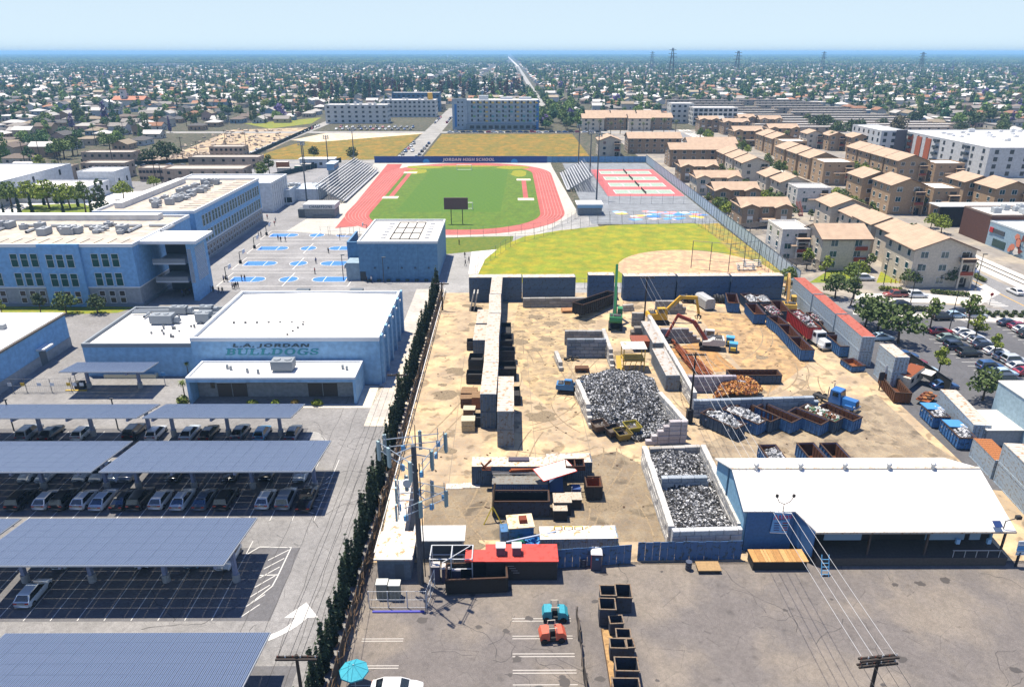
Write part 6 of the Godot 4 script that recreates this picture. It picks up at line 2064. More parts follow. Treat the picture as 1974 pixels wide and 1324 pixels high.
func yard():
	var blue:=M("4a6a94",0.75,"rust",0.25)
	var slate:=M("5d7590",0.75,"rust",0.25)
	var grey:=M("8b98a4",0.75,"rust",0.22)
	var pale:=M("bcd0e0",0.75,"rust",0.3)
	var wroof:=M("d6cec2",0.8,"rust",0.14)
	var rroof:=M("c26a58",0.8,"rust",0.15)
	var groof:=M("c8c6c0",0.8,"rust",0.14)
	var names:=["left end of the back row","second in the back row"]
	for k in 2: stack("slate blue container at the %s" % names[k],v2(-9.2+12.4*k,-161.5),v2(3.0+12.4*k,-161.7),2,slate,wroof)
	stack("slate blue short container in the gap of the back row",v2(18.53,-161.94)+v2(0,-1.3),v2(24.62,-161.91)+v2(0,-1.3),2,blue,wroof,6.06)
	for k in 3: stack("dark blue container in the right half of the back row, %s" % ["left one","middle one","right one"][k],v2(26.6+12.5*k,-162.3),v2(38.8+12.5*k,-162.6),2,blue,wroof)
	for k in 3:
		var a:=v2(66.64,-160.11).lerp(v2(65.51,-122.33),[0.0,0.345,0.67][k])
		var c:=v2(66.64,-160.11).lerp(v2(65.51,-122.33),[0.335,0.66,1.0][k])
		stack("pale blue container with a faded red roof on the right side, %s" % ["farthest","middle","nearest"][k],a,c,2,pale,rroof,12.0)
	stack("pale blue short container by the yard gate",v2(66.98,-118.57),v2(66.88,-113.63),2,pale,wroof,6.06)
	var zs:=[-154.3,-141.9,-129.5,-117.4,-105.2]
	for k in 5: stack("container of the long middle row with a rusty white roof, %s" % ["farthest one","second from the back","middle one","second from the front","nearest one"][k],v2(-2.75 - 0.07*k+[0.1,-0.12,0.08,-0.1,0.06][k],zs[k] - 6.0),v2(-2.8 - 0.07*k+[-0.04,0.1,-0.1,0.06,-0.08][k],zs[k]+6.0),2,slate,wroof)
	stack("grey container right of the long middle row's near end",v2(-0.45,-105.6),v2(-0.5,-93.4),2,grey,wroof)
	for s in [[v2(-5.4,-146.5),v2(-5.45,-138),"white roofed single container left of the middle row, far one"],[v2(-5.6,-137),v2(-5.65,-129),"white roofed single container left of the middle row, near one"]]:
		container(s[2],s[0],s[1],0,slate,wroof,8.5)
	container("long grey container along the block wall, far one",v2(27.92,-138.84)+v2(0.3,0),v2(28.18,-127.47)+v2(0.3,0),0,grey,groof,12.0)
	container("long grey container along the block wall, near one",v2(27.2,-125.39)+v2(0.6,0),v2(27.57,-111.45)+v2(0.4,0),0,grey,groof,12.19)
	container("pale blue container with a rusty white roof at the right edge, far one",v2(71.26,-106.39),v2(69.45,-93.45),0.3,pale,wroof)
	container("small container with a rusty roof at the right edge",v2(67.24,-88.87),v2(66.94,-86.06),0,pale,M("cf9f72",0.9,"rusty",0.2),6.06)
	stack("long container stacked at the right edge",v2(66.82,-83.86),v2(65.46,-71.89),2,pale,wroof)
	block_wall("low grey block wall before the back row",v2(3.2,-156.42),v2(17.64,-156.71),3,"a8a69f",0,0)
	block_wall("dark back wall of the small empty bay",v2(11.02,-133.68),v2(18.44,-133.64),4,"a5a5a4")
	block_wall("front wall of the small bay, mixed grey blocks",v2(10.97,-127.35),v2(18.38,-127.31),5,"8f98a3")
	block_wall("right side wall of the small bay, stepping down",v2(18.78,-134.75),v2(18.93,-119.62),4,"c4c2bd",5)
	block_wall("short row of loose blocks left of the small bay",v2(8.96,-126.85),v2(9.52,-120.58),2,"c9c7c2",1)
	block_wall("long white diagonal block wall through the yard",v2(29.38,-142.93),v2(30.06,-105.61),4,"dedcd7")
	block_wall("block wall behind the red armed excavator",v2(30.19,-134.7),v2(39.19,-134.94),4,"a7a4a6",4)
	block_wall("block wall behind the orange scrap, stepping down to the right",v2(30.42,-112.03),v2(38.64,-112.19),4,"b0aab4")
	block_wall("low stepped end of the block wall behind the orange scrap",v2(38.52,-111.78),v2(45.16,-110.94),3,"b5b0b6",6)
	block_wall("long blue grey block wall behind the row of blue bins",v2(29.17,-102.9),v2(49.5,-104.06),4,"98a5b4",1)
	block_wall("left wall of the big scrap pen, blocks stepping down",v2(11.49,-110.7),v2(12.76,-98.04),4,"d6d4ce",4)
	block_wall("right wall of the big scrap pen",v2(24.43,-105.83),v2(26.43,-95.89),4,"d4d2cd")
	block_wall("front wall of the big scrap pen",v2(18.48,-94.06),v2(26.22,-94.64),5,"c2bcc0",0,6)
	block_wall("back wall of the front scrap pens",v2(19.79,-89.37),v2(27.08,-89.9),3,"b7b4ae")
	block_wall("left wall of the front scrap pens",v2(18.91,-88.53),v2(18.89,-70.07),4,"e0ded8")
	block_wall("right wall of the front scrap pens",v2(27.2,-88.91),v2(27.07,-70.51),4,"d8d6d0")
	block_wall("dividing wall between the front scrap pens",v2(19.71,-80.55),v2(25.87,-80.77),4,"a9b4c0")
	block_wall("front wall of the front scrap pens above the blue fence",v2(18.76,-69.4),v2(26.91,-69.74),4,"cfd3d8")
	block_wall("block wall behind the yellow excavator",v2(32.4,-152.05),v2(39.32,-152.02),4,"a3a09c",2)
	block_wall("block pier beside the green grab crane",v2(25.97,-144.19),v2(28.51,-144.18),4,"b0aea8")
	block_wall("short block wall left of the green grab crane's pier",v2(25.46,-153.47),v2(28.13,-154.16),2,"b9b6ae")
	scraps_and_bins()
	machines()
	clutter()
func scraps_and_bins():
	var shiny:=["8c8f95","d6d9dd","202125","5a5d63","141517","6d7178","a4a8ae","36383d","18191c","55585f","28292d","e6e8ea","46423e","2e2c2a"]
	var o:=thing("scrap_heap","big heap of shiny shredded metal rings in the block pen","scrap heap")
	var poly:=PackedVector2Array([v2(11.92,-113.56),v2(14.52,-116.09),v2(20.19,-117.38),v2(24.6,-115.19),v2(24.75,-105.27),v2(26.38,-96.37),v2(18.91,-94.83),v2(14.53,-97.55),v2(13.13,-99.2)])
	var c:=v2(18.55,-109.09)
	scrap_pile(o,"scrap",poly,func(x,z): return 0.25*sin(x*1.3+z)+clampf(3.1 - 0.025*(x - c.x)*(x - c.x) - 0.022*(z - c.y)*(z - c.y),0.5,3.2),15000,shiny,1,0.85)
	o=thing("scrap_heap","heap of metal rings in the rear half of the front pens","scrap heap")
	scrap_pile(o,"scrap",PackedVector2Array([v2(19.84,-88.81),v2(27.12,-89.19),v2(27.14,-80.4),v2(19.64,-80.2)]),func(x,z): return 1.45+0.35*sin(x*0.9)+0.25*cos(z),5200,shiny,2,0.85)
	o=thing("scrap_heap","heap of metal rings in the front half of the front pens","scrap heap")
	scrap_pile(o,"scrap",PackedVector2Array([v2(19.79,-79.96),v2(26.8,-80.17),v2(26.84,-70.12),v2(18.92,-69.59)]),func(x,z): return 1.15+0.3*sin(x*0.8+1.0)+0.35*cos(z*0.7),6000,shiny,3,0.85)
	o=thing("scrap_heap","small heap of rust orange scrap behind the long wall","scrap heap")
	c=v2(39.12,-112.6)
	scrap_pile(o,"scrap",PackedVector2Array([v2(34.26,-109.41),v2(37.74,-114.06),v2(41.34,-114.05),v2(42.91,-110.55),v2(40.67,-108.98)]),func(x,z): return clampf(2.1 - 0.10*(x - c.x)*(x - c.x)*0.45 - 0.09*(z - c.y)*(z - c.y),0.1,2.2),900,["a0602a","c98a3c","7a4320","b5722e","e0b060","5a3018"],4,1.2,M("6a3d1c",0.9,"rusty",0.5))
	o=thing("scrap_heap","long bundle of rusty bars along the diagonal wall","scrap heap")
	var b:=MB.new()
	var g:=RandomNumberGenerator.new()
	g.seed=41
	for k in 110:
		var t:=g.randf()
		var p:=v2(32.22,-132.49).lerp(v2(32.6,-119.11),t)+v2(g.randf_range(0,3.5)*t,0)
		b.bar(v3(p.x,g.randf_range(0.1,1.1),p.y - 3),v3(p.x+g.randf_range(0.6,1.8),g.randf_range(0.1,0.9),p.y+3),g.randf_range(0.05,0.14))
	var bars:=part(o,"bars",b.done(),M("a8673a",0.85,"rusty",0.4))
	bars.set_meta("kind","stuff")
	var bb:=M("3f76b4",0.7,"rust",0.3)
	var db:=M("3c5878",0.75,"rust",0.3)
	var rows:=[[v2(30.66,-100.79),v2(34.59,-95.8),1,db,"dark blue bin full of bright scrap, left end of the slanting row"],[v2(34.39,-102.11),v2(38.29,-97.17),1,bb,"bright blue bin full of scrap, second of the slanting row"],[v2(36.89,-103.27),v2(40.56,-97.83),0,db,"dark blue bin with ribbed walls, third of the slanting row"],[v2(39.87,-102.77),v2(43.57,-97.65),0,bb,"blue empty bin, middle of the slanting row"],[v2(44.17,-101.26),v2(47.79,-96.8),0,bb,"blue empty bin, fifth of the slanting row"],[v2(46.53,-102.43),v2(50.17,-97.79),3,db,"blue bin with green and white scrap, sixth of the slanting row"],[v2(49.75,-103.03),v2(53.16,-97.94),0,bb,"blue empty bin at the right end of the slanting row"]]
	for s in rows:
		var bn:=open_bin(s[4],s[0],s[1],s[3],2.1,2.4,null,"blue bins before the long block wall")
		if s[2]: fill(bn,s[2],1.75,70+int(s[0].x))
	var lines:=[[v2(51.21,-159.03),v2(49.88,-152.35),0,bb,"blue bin at the far left of the right hand lines"],[v2(54.55,-159.01),v2(54.82,-153.05),1,db,"bin of white scrap at the back of the right hand lines"],[v2(53.56,-151.98),v2(53.32,-144.81),0,bb,"tall blue empty bin, first of the front line"],[v2(57.17,-158.23),v2(57.47,-153.03),1,db,"second bin of white scrap at the back"],[v2(56.77,-151.61),v2(56.94,-144.47),2,db,"dark bin of dark scrap in the back line"],[v2(55.63,-143.83),v2(56.16,-138.81),0,bb,"blue empty bin, second of the front line"],[v2(56.16,-138.5),v2(56.03,-132.11),0,bb,"blue empty bin, third of the front line"],[v2(55.93,-131.56),v2(55.92,-125.19),0,bb,"blue empty bin, nearest of the front line"],[v2(59.68,-153.75),v2(59.3,-146.77),0,db,"dark bin in front of the far yellow excavator"],[v2(64.82,-146.08),v2(64.84,-140.61),2,db,"bin of pale scrap beside the red roofed wall"],[v2(65.23,-139.99),v2(64.67,-134.05),0,db,"open bin beyond the white truck"],[v2(63.79,-132.92),v2(63.95,-126.69),0,bb,"blue open bin right of the white truck"]]
	for s in lines:
		var bn:=open_bin(s[4],s[0],s[1],s[3],2.3,2.4,M("8a5a34",0.95,"rusty",0.3),"blue bins in the lines on the right")
		if s[2]: fill(bn,s[2],1.9,80+int(s[0].x))
	open_bin("low blue open bin before the short container",v2(62.77,-123.53),v2(63.37,-119.95),bb,1.2,2.6,M("b07a4c",0.95,"rusty",0.3))
	var bn:=open_bin("rust brown ribbed bin by the yard gate",v2(65.8,-114.57),v2(64.87,-107.33),M("8a6a48",0.9,"rusty",0.3),2.0,2.5)
	bn=open_bin("blue bin behind the stepped wall",v2(43.09,-116.18)+v2(-4.6,0),v2(43.09,-116.18)+v2(4.6,0),db,1.7,2.4)
	bn=open_bin("big black tilted bin beside the green grab crane",v2(14.76,-148.09),v2(23.85,-158.89),M("2c2a28",0.85,"rust",0.3),2.6,2.6,M("3a3028",0.9),"",0.6)
	bn.rotation.x=0.06
	for s in [[v2(36.7,-90),v2(36.9,-84.2),1,"blue bin of scrap behind the shed, left"],[v2(42.3,-90.5),v2(42.6,-84.2),0,"blue empty bin behind the shed, middle"],[v2(45.6,-90.5),v2(45.9,-84.2),0,"brown walled empty bin behind the shed, right"]]:
		bn=open_bin(s[3],s[0],s[1],bb,2.2,2.4,M("7a5334",0.95,"rusty",0.3),"bins behind the shed")
		if s[2]: fill(bn,1,1.6,95)
	var dk:=M("343f54",0.8,"rust",0.35)
	for s in [[0,0,1.6,1.6,2.2,"dark steel box, near left of the four tall ones on the near lot"],[0,0,1.6,1.5,2.2,"dark steel box, far left of the tall ones on the near lot"],[0,0,1.6,2.0,2.0,"dark steel box, right of the tall ones on the near lot"],[0,0,1.35,1.1,1.5,"small steel box at the far end of the tan plate"],[0,0,1.4,1.2,1.3,"small steel box on the right of the tan plate"],[0,0,1.6,1.2,1.5,"blue rimmed steel box on the tan plate"],[0,0,0.8,1.1,1.4,"narrow steel box on the tan plate"],[0,0,2.1,1.6,1.6,"bent dark steel box on the tan plate"],[0,0,2.4,2.0,1.6,"large dark steel box at the lower edge"]]:
		var u: Array=near_lot[used.get("steel_box",0)]
		steel_box(s[5],v3(u[0],0.07,u[1]),s[2],s[3],s[4],dk)
	o=thing("steel_plate","long tan steel plate under the boxes on the near lot","steel plate",v3(10.5,0.01,-50.6))
	pbox(o,"plate",v3(2.6,0.05,13),M("b89a70",0.9,"dust",0.25),Z0)
	for s in [-1.26,1.26]: pbox(o,"edge",v3(0.08,0.1,13),M("4a382c",0.9),v3(s,0,0))
	for s in [[v3(13.79,0,-98.04),0.3,"5a4636","brown skip left of the four before the big pen"],[v3(15.72,0,-96.42),0.35,"3a2f2a","dark skip full of scrap before the big pen"],[v3(16.99,0,-95.46),0.3,"8a7a30","mustard skip before the big pen"],[v3(18.72,0,-97.53),0.25,"a59a34","yellow skip nearest the front wall of the big pen"]]:
		skip(s[3],s[0],s[1],M(s[2],0.85,"rust",0.5))
var near_lot:=[[9.91,-58.16],[10.21,-60.13],[11.86,-60.28],[10.64,-56.75],[11.13,-55.08],[10.41,-53.61],[11.52,-53.71],[10.8,-50.98],[10.4,-48.34]]
func fill(bn: Node3D,kind: int,top: float,seed_: int):
	var l:=6.0
	var cols: Array=[[],["b4b8be","d6d9dc","6b6f76","34363c","eceef0","85898f"],["7b7f86","c0c4ca","964252","44464c","d9d2d6","2a2b2f"],["3f7a5a","e9ece8","8a5a3a","d0d4d0","6a4a34"]][kind]
	var mesh: Mesh=bn.get_child(0).mesh
	l=mesh.get_aabb().size.z - 0.4
	scrap_pile(bn,"scrap",rect(-1.0,-l/2,1.0,l/2),func(x,z): return top+0.25*sin(x*2.0)+0.3*cos(z*0.9),360 if kind != 3 else 160,cols,seed_,1.35,M("4a3a30",0.9,"rusty",0.4))
func steel_box(label: String,at: Vector3,w: float,d: float,h: float,m: Material):
	var o:=thing("steel_box",label,"steel box",at,R.randf_range(-0.06,0.06),"steel boxes on the near lot")
	var b:=MB.new()
	b.box(v3(-w/2,0,-d/2),v3(w/2,0.06,d/2))
	for s in [-1.0,1.0]:
		b.box(v3(s*(w/2 - 0.03) - 0.03,0.06,-d/2),v3(s*(w/2 - 0.03)+0.03,h,d/2))
		b.box(v3(-w/2+0.06,0.06,s*(d/2 - 0.03) - 0.03),v3(w/2 - 0.06,h - 0.003,s*(d/2 - 0.03)+0.03))
	part(o,"shell",b.done(),m)
	b=MB.new()
	for s in [-1.0,1.0]:
		b.box(v3(s*w/2 - 0.06,h - 0.07,-d/2 - 0.06),v3(s*w/2+0.06,h+0.04,d/2+0.06))
		b.box(v3(-w/2+0.06,h - 0.07,s*d/2 - 0.06),v3(w/2 - 0.06,h+0.037,s*d/2+0.06))
	part(o,"rim",b.done(),M("8a7a68",0.9,"rust",0.4))
	pbox(o,"floor_plate",v3(w - 0.14,0.03,d - 0.14),M("1c1a1a",0.95),v3(0,0.065,0))
func skip(label: String,at: Vector3,turn: float,m: Material):
	var o:=thing("small_skip",label,"skip",at,turn,"small skips before the big scrap pen")
	var b:=MB.new()
	var p:=[v3(-0.8,0.3,0.7),v3(0.8,0.3,0.7),v3(0.8,0.3,-0.7),v3(-0.8,0.3,-0.7)]
	var t:=[v3(-1.1,1.5,1.2),v3(1.1,1.5,1.2),v3(1.1,1.5,-1.2),v3(-1.1,1.5,-1.2)]
	b.q(p[0],p[1],p[2],p[3])
	for k in 4:
		b.q(p[k],p[(k+1) % 4],t[(k+1) % 4],t[k])
		b.bar(t[k],t[(k+1) % 4],0.12)
	part(o,"tub",b.done(),m)
	for s in [-0.6,0.6]: pbox(o,"runner",v3(0.15,0.3,1.4),M("2b2a28",0.9),v3(s,0,0))
	pbox(o,"load",v3(1.7,0.2,1.5),M("6e645a",0.9,"speck",1.0),v3(0,0.75,0))
func machines():
	excavator("green grab crane with a tall folded arm at the back of the yard",v3(22.4,0,-141.43)+v3(0,0,-1.5),3.0,M("2f8f58",0.6,"grime",0.4),M("2c8a50",0.6,"grime",0.4),v2(9.8,4.2),v2(12.2,5.2),v2(5.0,7.4),true,0.9)
	excavator("yellow excavator with its arm stretched right behind the block wall",v3(32.17,0,-146.06),1.62,M("e8b52c",0.6,"grime",0.4),M("e8b52c",0.6,"grime",0.4),v2(5.6,4.4),v2(5.4,7.8),v2(2.0,8.6),true)
	excavator("white excavator with a red arm reaching left on the rusty ground",v3(39.31,0,-131.38),-1.75,M("d8d6d2",0.6,"grime",0.5),M("a8402e",0.65,"grime",0.4),v2(5.4,3.4),v2(6.6,6.6),v2(2.2,8.4),false)
	excavator("pale yellow excavator in the far right corner before the red roofed wall",v3(62.63,0,-153.3),2.9,M("d9b04a",0.6,"grime",0.5),M("cf9f50",0.65,"grime",0.4),v2(6.2,3.2),v2(7.2,4.8),v2(3.0,6.0),true)
	var o:=excavator("blue grab machine at the left corner of the big scrap pen",v3(10,0,-111.92),1.4,M("3f86c4",0.6,"grime",0.5),M("3a6a94",0.65,"grime",0.4),v2(2.6,3.2),v2(2.8,4.6),v2(1.4,5.8),true)
	o.scale=v3(0.72,0.72,0.72)
	tractor("white truck tractor with a red hood badge pulling the red scrap trailer",v3(61.86,0,-131.27)+v3(-0.6,0,-2.0),0.16,"e9ecee")
	tractor("blue truck tractor behind the end of the slanting bins",v3(54.2,0,-103.32)+v3(-0.5,0,-3.5),0.75,"2f6fb4")
	var a:=v2(60.13,-144.34)
	var c:=v2(60.47,-133.8)
	var t:=open_bin("red dump trailer full of brown scrap behind the white truck",a,c,M("c8342e",0.6,"rust",0.2),2.6,2.5,null,"",0.9)
	t.set_meta("category","trailer")
	fill(t,2,2.1,120)
	for s in [-1,1]:
		for z in [2.0,3.3]:
			var w:=part(t,"wheel",car_kinds.tyre,M("1b1b1c",0.9),v3(s*1.0,-0.38,-z))
			w.scale=v3(1.6,1.5,1.5)
	o=thing("box_truck_body","pale box body standing at the back row","truck body",v3(44.52,0,-156.23),0.25)
	var b:=MB.new()
	b.slab(pv([-1.2,0.4,1.2,0.4,1.2,2.3,0.8,2.7,-0.8,2.7,-1.2,2.3]),-2.6,2.6)
	part(o,"body",b.done(),M("b9bfc2",0.7,"rust",0.4))
	b=MB.new()
	for k in 7: b.box(v3(-0.8,2.7,-2.5+k*0.8),v3(0.8,2.78,-2.1+k*0.8))
	part(o,"roof_ribs",b.done(),M("d6d8d8",0.7))
	pbox(o,"skid",v3(2.0,0.4,4.6),M("2d2d2f",0.9),Z0)
	for s in [[v3(41.59,0,-159.93),"dark cable drum left of the pale box body"],[v3(48.7,0,-159.89),"dark heap of coiled cable right of the pale box body"]]:
		o=thing("cable_drum",s[1],"cable drum",s[0])
		b=MB.new()
		for k in 5: b.tube(v3(-1.2+0.6*k,0.9+0.2*(k % 2),0.2*k),v3(-0.8+0.6*k,0.9+0.25*(k % 2),0.2*k),0.9,0.9,12)
		part(o,"coil",b.done(),M("3a3a3d",0.8,"speck",1.0))
		pbox(o,"cradle",v3(3.2,0.35,1.6),M("55483c",0.9),v3(0.2,0,0.3))
	for s in [[v3(43.73,0,-132.98),"blue and yellow generator on the dusty lane, far one"],[v3(43.43,0,-129.77),"blue and yellow generator on the dusty lane, near one"]]:
		o=thing("generator",s[1],"generator",s[0],-0.3)
		pbox(o,"base",v3(1.6,0.5,1.9),M("2c3a48",0.8),Z0)
		pbox(o,"housing",v3(1.5,1.2,1.3),M("3f8fc4",0.6),v3(0,0.5,-0.25))
		pbox(o,"panel",v3(1.0,0.6,0.5),M("d6b83a",0.6),v3(0,0.5,0.66))
		pbox(o,"lid",v3(1.6,0.12,1.4),M("4aa0d6",0.6),v3(0,1.7,-0.25))
	o=thing("baler","yellow framed sorting stand under a white roof beside the small bay","sorting stand",v3(22.65,0,-120.06)+v3(0,0,-2))
	pbox(o,"roof",v3(4.4,0.15,3.6),M("f2efe8",0.8,"rust",0.1),v3(0,4.4,0))
	for sx in [-1.9,1.9]:
		for sz in [-1.5,1.5]: pbox(o,"post",v3(0.16,4.4,0.16),M("d9b53a",0.7),v3(sx,0,sz))
	pbox(o,"deck",v3(4.0,0.15,3.2),M("b89a3a",0.8,"rust",0.4),v3(0,2.0,0))
	for y in [2.6,3.1]: pbox(o,"rail",v3(4.0,0.08,0.08),M("d9b53a",0.7),v3(0,y,1.55))
	b=MB.new()
	b.obox(v3(-2.6,1.3,0.8),v3(0.9,0.1,3.4),Basis(Vector3.RIGHT,0.6))
	for k in 4: b.bar(v3(-1.9+k*0.95,0,1.5),v3(-1.4+k*0.95,2.0,1.5),0.09)
	part(o,"bracing",b.done(),M("c9a83a",0.7))
	o=thing("loading_hopper","rusty red hopper behind the white roofed stand","hopper",v3(25.8,0,-131.44))
	b=MB.new()
	b.tbox(v3(0,0.6,0),v2(2.4,2.0),v2(4.2,3.2),1.6)
	part(o,"tub",b.done(),M("b5766a",0.85,"rusty",0.4))
	pbox(o,"frame",v3(2.2,0.6,1.8),M("4a3a34",0.9),Z0)
	o=thing("baler_press","grey press with a rusty side beside the far end of the grey containers","press",v3(25.65,0,-136.13))
	pbox(o,"frame",v3(2.2,1.9,1.6),M("6a6460",0.8,"rust",0.6),Z0)
	pbox(o,"head",v3(1.4,0.9,1.2),M("8d8880",0.8,"rust",0.6),v3(0.2,1.9,0))
	o=thing("grab_bucket","brown grab bucket lying by the small bay","grab",v3(13.29,0,-120.57))
	b=MB.new()
	b.slab(pv([-1.2,0.9,1.2,0.9,1.3,0.5,0.9,0.0,0.7,0.5,-0.8,0.5,-0.9,0.0,-1.3,0.3]),-0.7,0.7)
	part(o,"bucket",b.done(),M("7a6452",0.9,"rusty",0.5))
	o=thing("tyre_heap","dark pile of hose and tyres before the small bay","tyres",v3(11.64,0,-125.84))
	for k in 6: part(o,"tyre",car_kinds.tyre,M("222223",0.9),v3(-1.0+0.45*k,0.25+0.2*(k % 3),0.3*(k % 2))).rotation.z=1.4
func clutter():
	var g:=RandomNumberGenerator.new()
	g.seed=52
	for s in [[912,668,2.4,2.0,1.8,"4a4a4c","dark framed box left of the middle row, far"],[918,700,2.6,3.2,2.2,"2e3238","black open frame box left of the middle row"],[916,728,3.0,2.2,1.8,"2a2a2c","black tub left of the middle row"],[905,762,2.6,2.4,1.5,"7a5a44","brown crate left of the middle row"],[902,780,2.4,1.6,1.6,"6a4a38","dark brown crate left of the middle row"],[920,775,1.6,2.4,2.0,"b5744c","orange brown crate against the middle row"],[905,800,1.8,1.6,1.7,"8a6a50","crate with a pale lid left of the middle row, near"],[903,822,2.0,1.8,1.9,"d6c49a","cream topped crate left of the middle row, nearest"],[921,812,1.4,1.6,1.6,"3a3f46","dark crate with blue odds at the nearest end"],[984,640,2.2,6.0,2.3,"26282c","dark trailer box right of the middle row, far"],[985,668,2.6,3.6,2.6,"2a2e34","dark open bin right of the middle row"],[984,694,3.0,2.2,2.6,"3a3f48","slate box right of the middle row"],[986,720,3.2,3.4,2.4,"24262a","black open bin of scrap right of the middle row"],[993,765,1.2,3.6,1.8,"2e3034","dark rack beside the grey container"]]:
		var u: Array=clutter_at[used.get("crate",0)]
		var o:=thing("crate",s[6],"crate",v3(u[0],0,u[1]),g.randf_range(-0.08,0.08))
		var b:=MB.new()
		var w: float=s[2]
		var d: float=s[3]
		var h: float=s[4]
		for e in [-1.0,1.0]:
			b.box(v3(e*(w/2 - 0.04) - 0.04,0,-d/2),v3(e*(w/2 - 0.04)+0.04,h,d/2))
			b.box(v3(-w/2+0.08,0,e*(d/2 - 0.04) - 0.04),v3(w/2 - 0.08,h - 0.003,e*(d/2 - 0.04)+0.04))
			b.box(v3(-w/2 - 0.05,h*0.5,e*(d/2+0.03) - 0.03),v3(w/2+0.05,h*0.5+0.12,e*(d/2+0.03)+0.03))
		part(o,"shell",b.done(),M(s[5],0.85,"rust",0.5))
		if s[5] in ["7a5a44","6a4a38","d6c49a","8a6a50","b5744c"]:
			for k in 4: pbox(o,"board",v3(w+0.1,0.07,d/4 - 0.05),M("e2d6b8" if s[5] in ["d6c49a","8a6a50"] else "9a7a58",0.9,"grime",0.5),v3(0,h,-d/2+d*(k+0.5)/4))
		else:
			pbox(o,"contents",v3(w - 0.2,h*0.6,d - 0.2),M("3a3a3c",0.9,"speck",1.0),v3(0,0.02,0))
	for k in 2:
		var o:=thing("leaning_panel","tall pale panel leaning at the left end of the back row, %s one" % ["left","right"][k],"panel",v3(-8.2,0,-155.39)+v3(0.8*k,0,0.2))
		var p:=pbox(o,"panel",v3(0.25,4.2,3.0),M("c9c6be",0.8,"grime",0.3),Z0)
		p.rotation.z=-0.22
		pbox(o,"foot",v3(0.8,0.2,2.6),M("2e2e30",0.9),v3(-0.3,0,0))
	for s in [[v3(13.84,0,-153.52),"f0","stack of rusty plates before the back block wall"],[v3(16.26,0,-157.08),"f1","white box beside the stack of rusty plates"]]:
		var o:=thing("plate_stack",s[2],"plate stack",s[0])
		for k in 4: pbox(o,"plate",v3(4.2 if s[1]=="f0" else 2.0,0.14,2.2),M("b98a5c" if s[1]=="f0" else "d8d8d4",0.9,"rust",0.4),v3(0.06*k,0.15*k,0.05*k),0.03*k)
	var slate:=M("4d6680",0.75,"rust",0.25)
	container("dark corrugated container with a rusty white roof in the front yard",v2(-3.86,-83.36)+v2(0.3,-1.2),v2(6.17,-83.31)+v2(-0.4,-1.2),0,slate,M("e3d8c6",0.85,"rust",0.2),12.19)
	container("short dark container continuing the loaded one",v2(5.94,-84.2)+v2(0,-1.2),v2(10.3,-84.31)+v2(0,-1.2),0,M("4a5f78",0.75,"rust",0.25),wroof_(),6.06)
	container("blue half height container in front of the loaded one",v2(-1.46,-80.65)+v2(0,-1.2),v2(4.31,-80.63)+v2(0,-1.2),0,M("3f6490",0.75,"rust",0.25),M("8a8a84",0.85,"rust",0.3),7.3,1.9)
	var o:=thing("scrap_load","load of pipes, brown boards and frames lying on the blue half container","scrap load",v3(1.0,1.95,-83.6))
	for k in 3: pbox(o,"board",v3(3.2,0.2,0.9),M("b06a34",0.85,"rusty",0.4),v3(0.4+0.2*k,0.25*k,0.1*k),0.05*k)
	var b:=MB.new()
	for k in 16: b.bar(v3(-3.3,0.1+0.05*(k % 4),-1.0+0.13*k),v3(3.4,0.15+0.05*(k % 3),-1.0+0.13*k+g.randf_range(-0.3,0.3)),0.07)
	part(o,"pipes",b.done(),M("8a8c90",0.6,"rust",0.6))
	pbox(o,"crate",v3(2.8,1.0,0.9),M("4a4458",0.8,"grime",0.4),v3(0.3,0.2,-1.3))
	o=thing("awning_panel","white panel with a red edge lying tilted on the containers","panel",v3(5.99,3.3,-81.64),0.5)
	var p:=pbox(o,"panel",v3(5.0,0.1,2.6),M("efeee8",0.8),Z0)
	p.rotation.x=0.12
	b=MB.new()
	for z in [-1.35,1.35]: b.bar(v3(-2.55,0.07 - 0.12*z,z),v3(2.55,0.07 - 0.12*z,z),0.1)
	for x in [-2.55,2.55]: b.bar(v3(x,0.23,-1.35),v3(x,-0.09,1.35),0.1)
	part(o,"edge_trim",b.done(),M("c8402e",0.7))
	for k in 2: pbox(o,"leg",v3(0.12,0.5,0.12),M("4a4a4c",0.8),v3(-2+4*k,-0.55,0.9))
	o=thing("rusty_crate","rusty brown frame box on the short dark container","frame",v3(8.7,2.95,-83.09))
	for z in [-0.9,0.9]: pbox(o,"side",v3(2.6,0.7,0.12),M("5a3a28",0.9,"rusty",0.5),v3(0,0,z))
	for x in [-1.2,0.0,1.2]: pbox(o,"cross_piece",v3(0.14,0.6,1.7),M("6a4630",0.9,"rusty",0.5),v3(x,0,0))
	o=thing("rusty_jack","rusty angled bracket on the loaded container roof","bracket",v3(-2.97,2.95,-82.63))
	b=MB.new()
	b.bar(v3(-0.6,0,0),v3(0.6,1.3,0),0.22)
	b.bar(v3(-0.7,0.9,0),v3(0.1,0.0,0.3),0.2)
	part(o,"arm",b.done(),M("7a4a2c",0.9,"rusty",0.5))
	b=MB.new()
	b.cbox(v3(0,0.06,0),v3(1.2,0.12,0.9))
	part(o,"base",b.done(),M("7a4a2c",0.9,"rusty",0.5))
	open_bin("dark slate open bin in the middle of the front yard",v2(-1.91,-75.99)+v2(0,-1.2),v2(4.88,-75.96)+v2(0,-1.2),M("3a4258",0.8,"rust",0.25),2.4,2.4,M("1e1e20",0.9))
	open_bin("low black skip with one high side right of the jumble",v2(9.98,-79.65)+v2(0,-1.2),v2(12,-79.65)+v2(0,-1.2),M("2a2a2e",0.8,"rust",0.3),2.1,2.4,M("b5764a",0.9,"rusty",0.4))
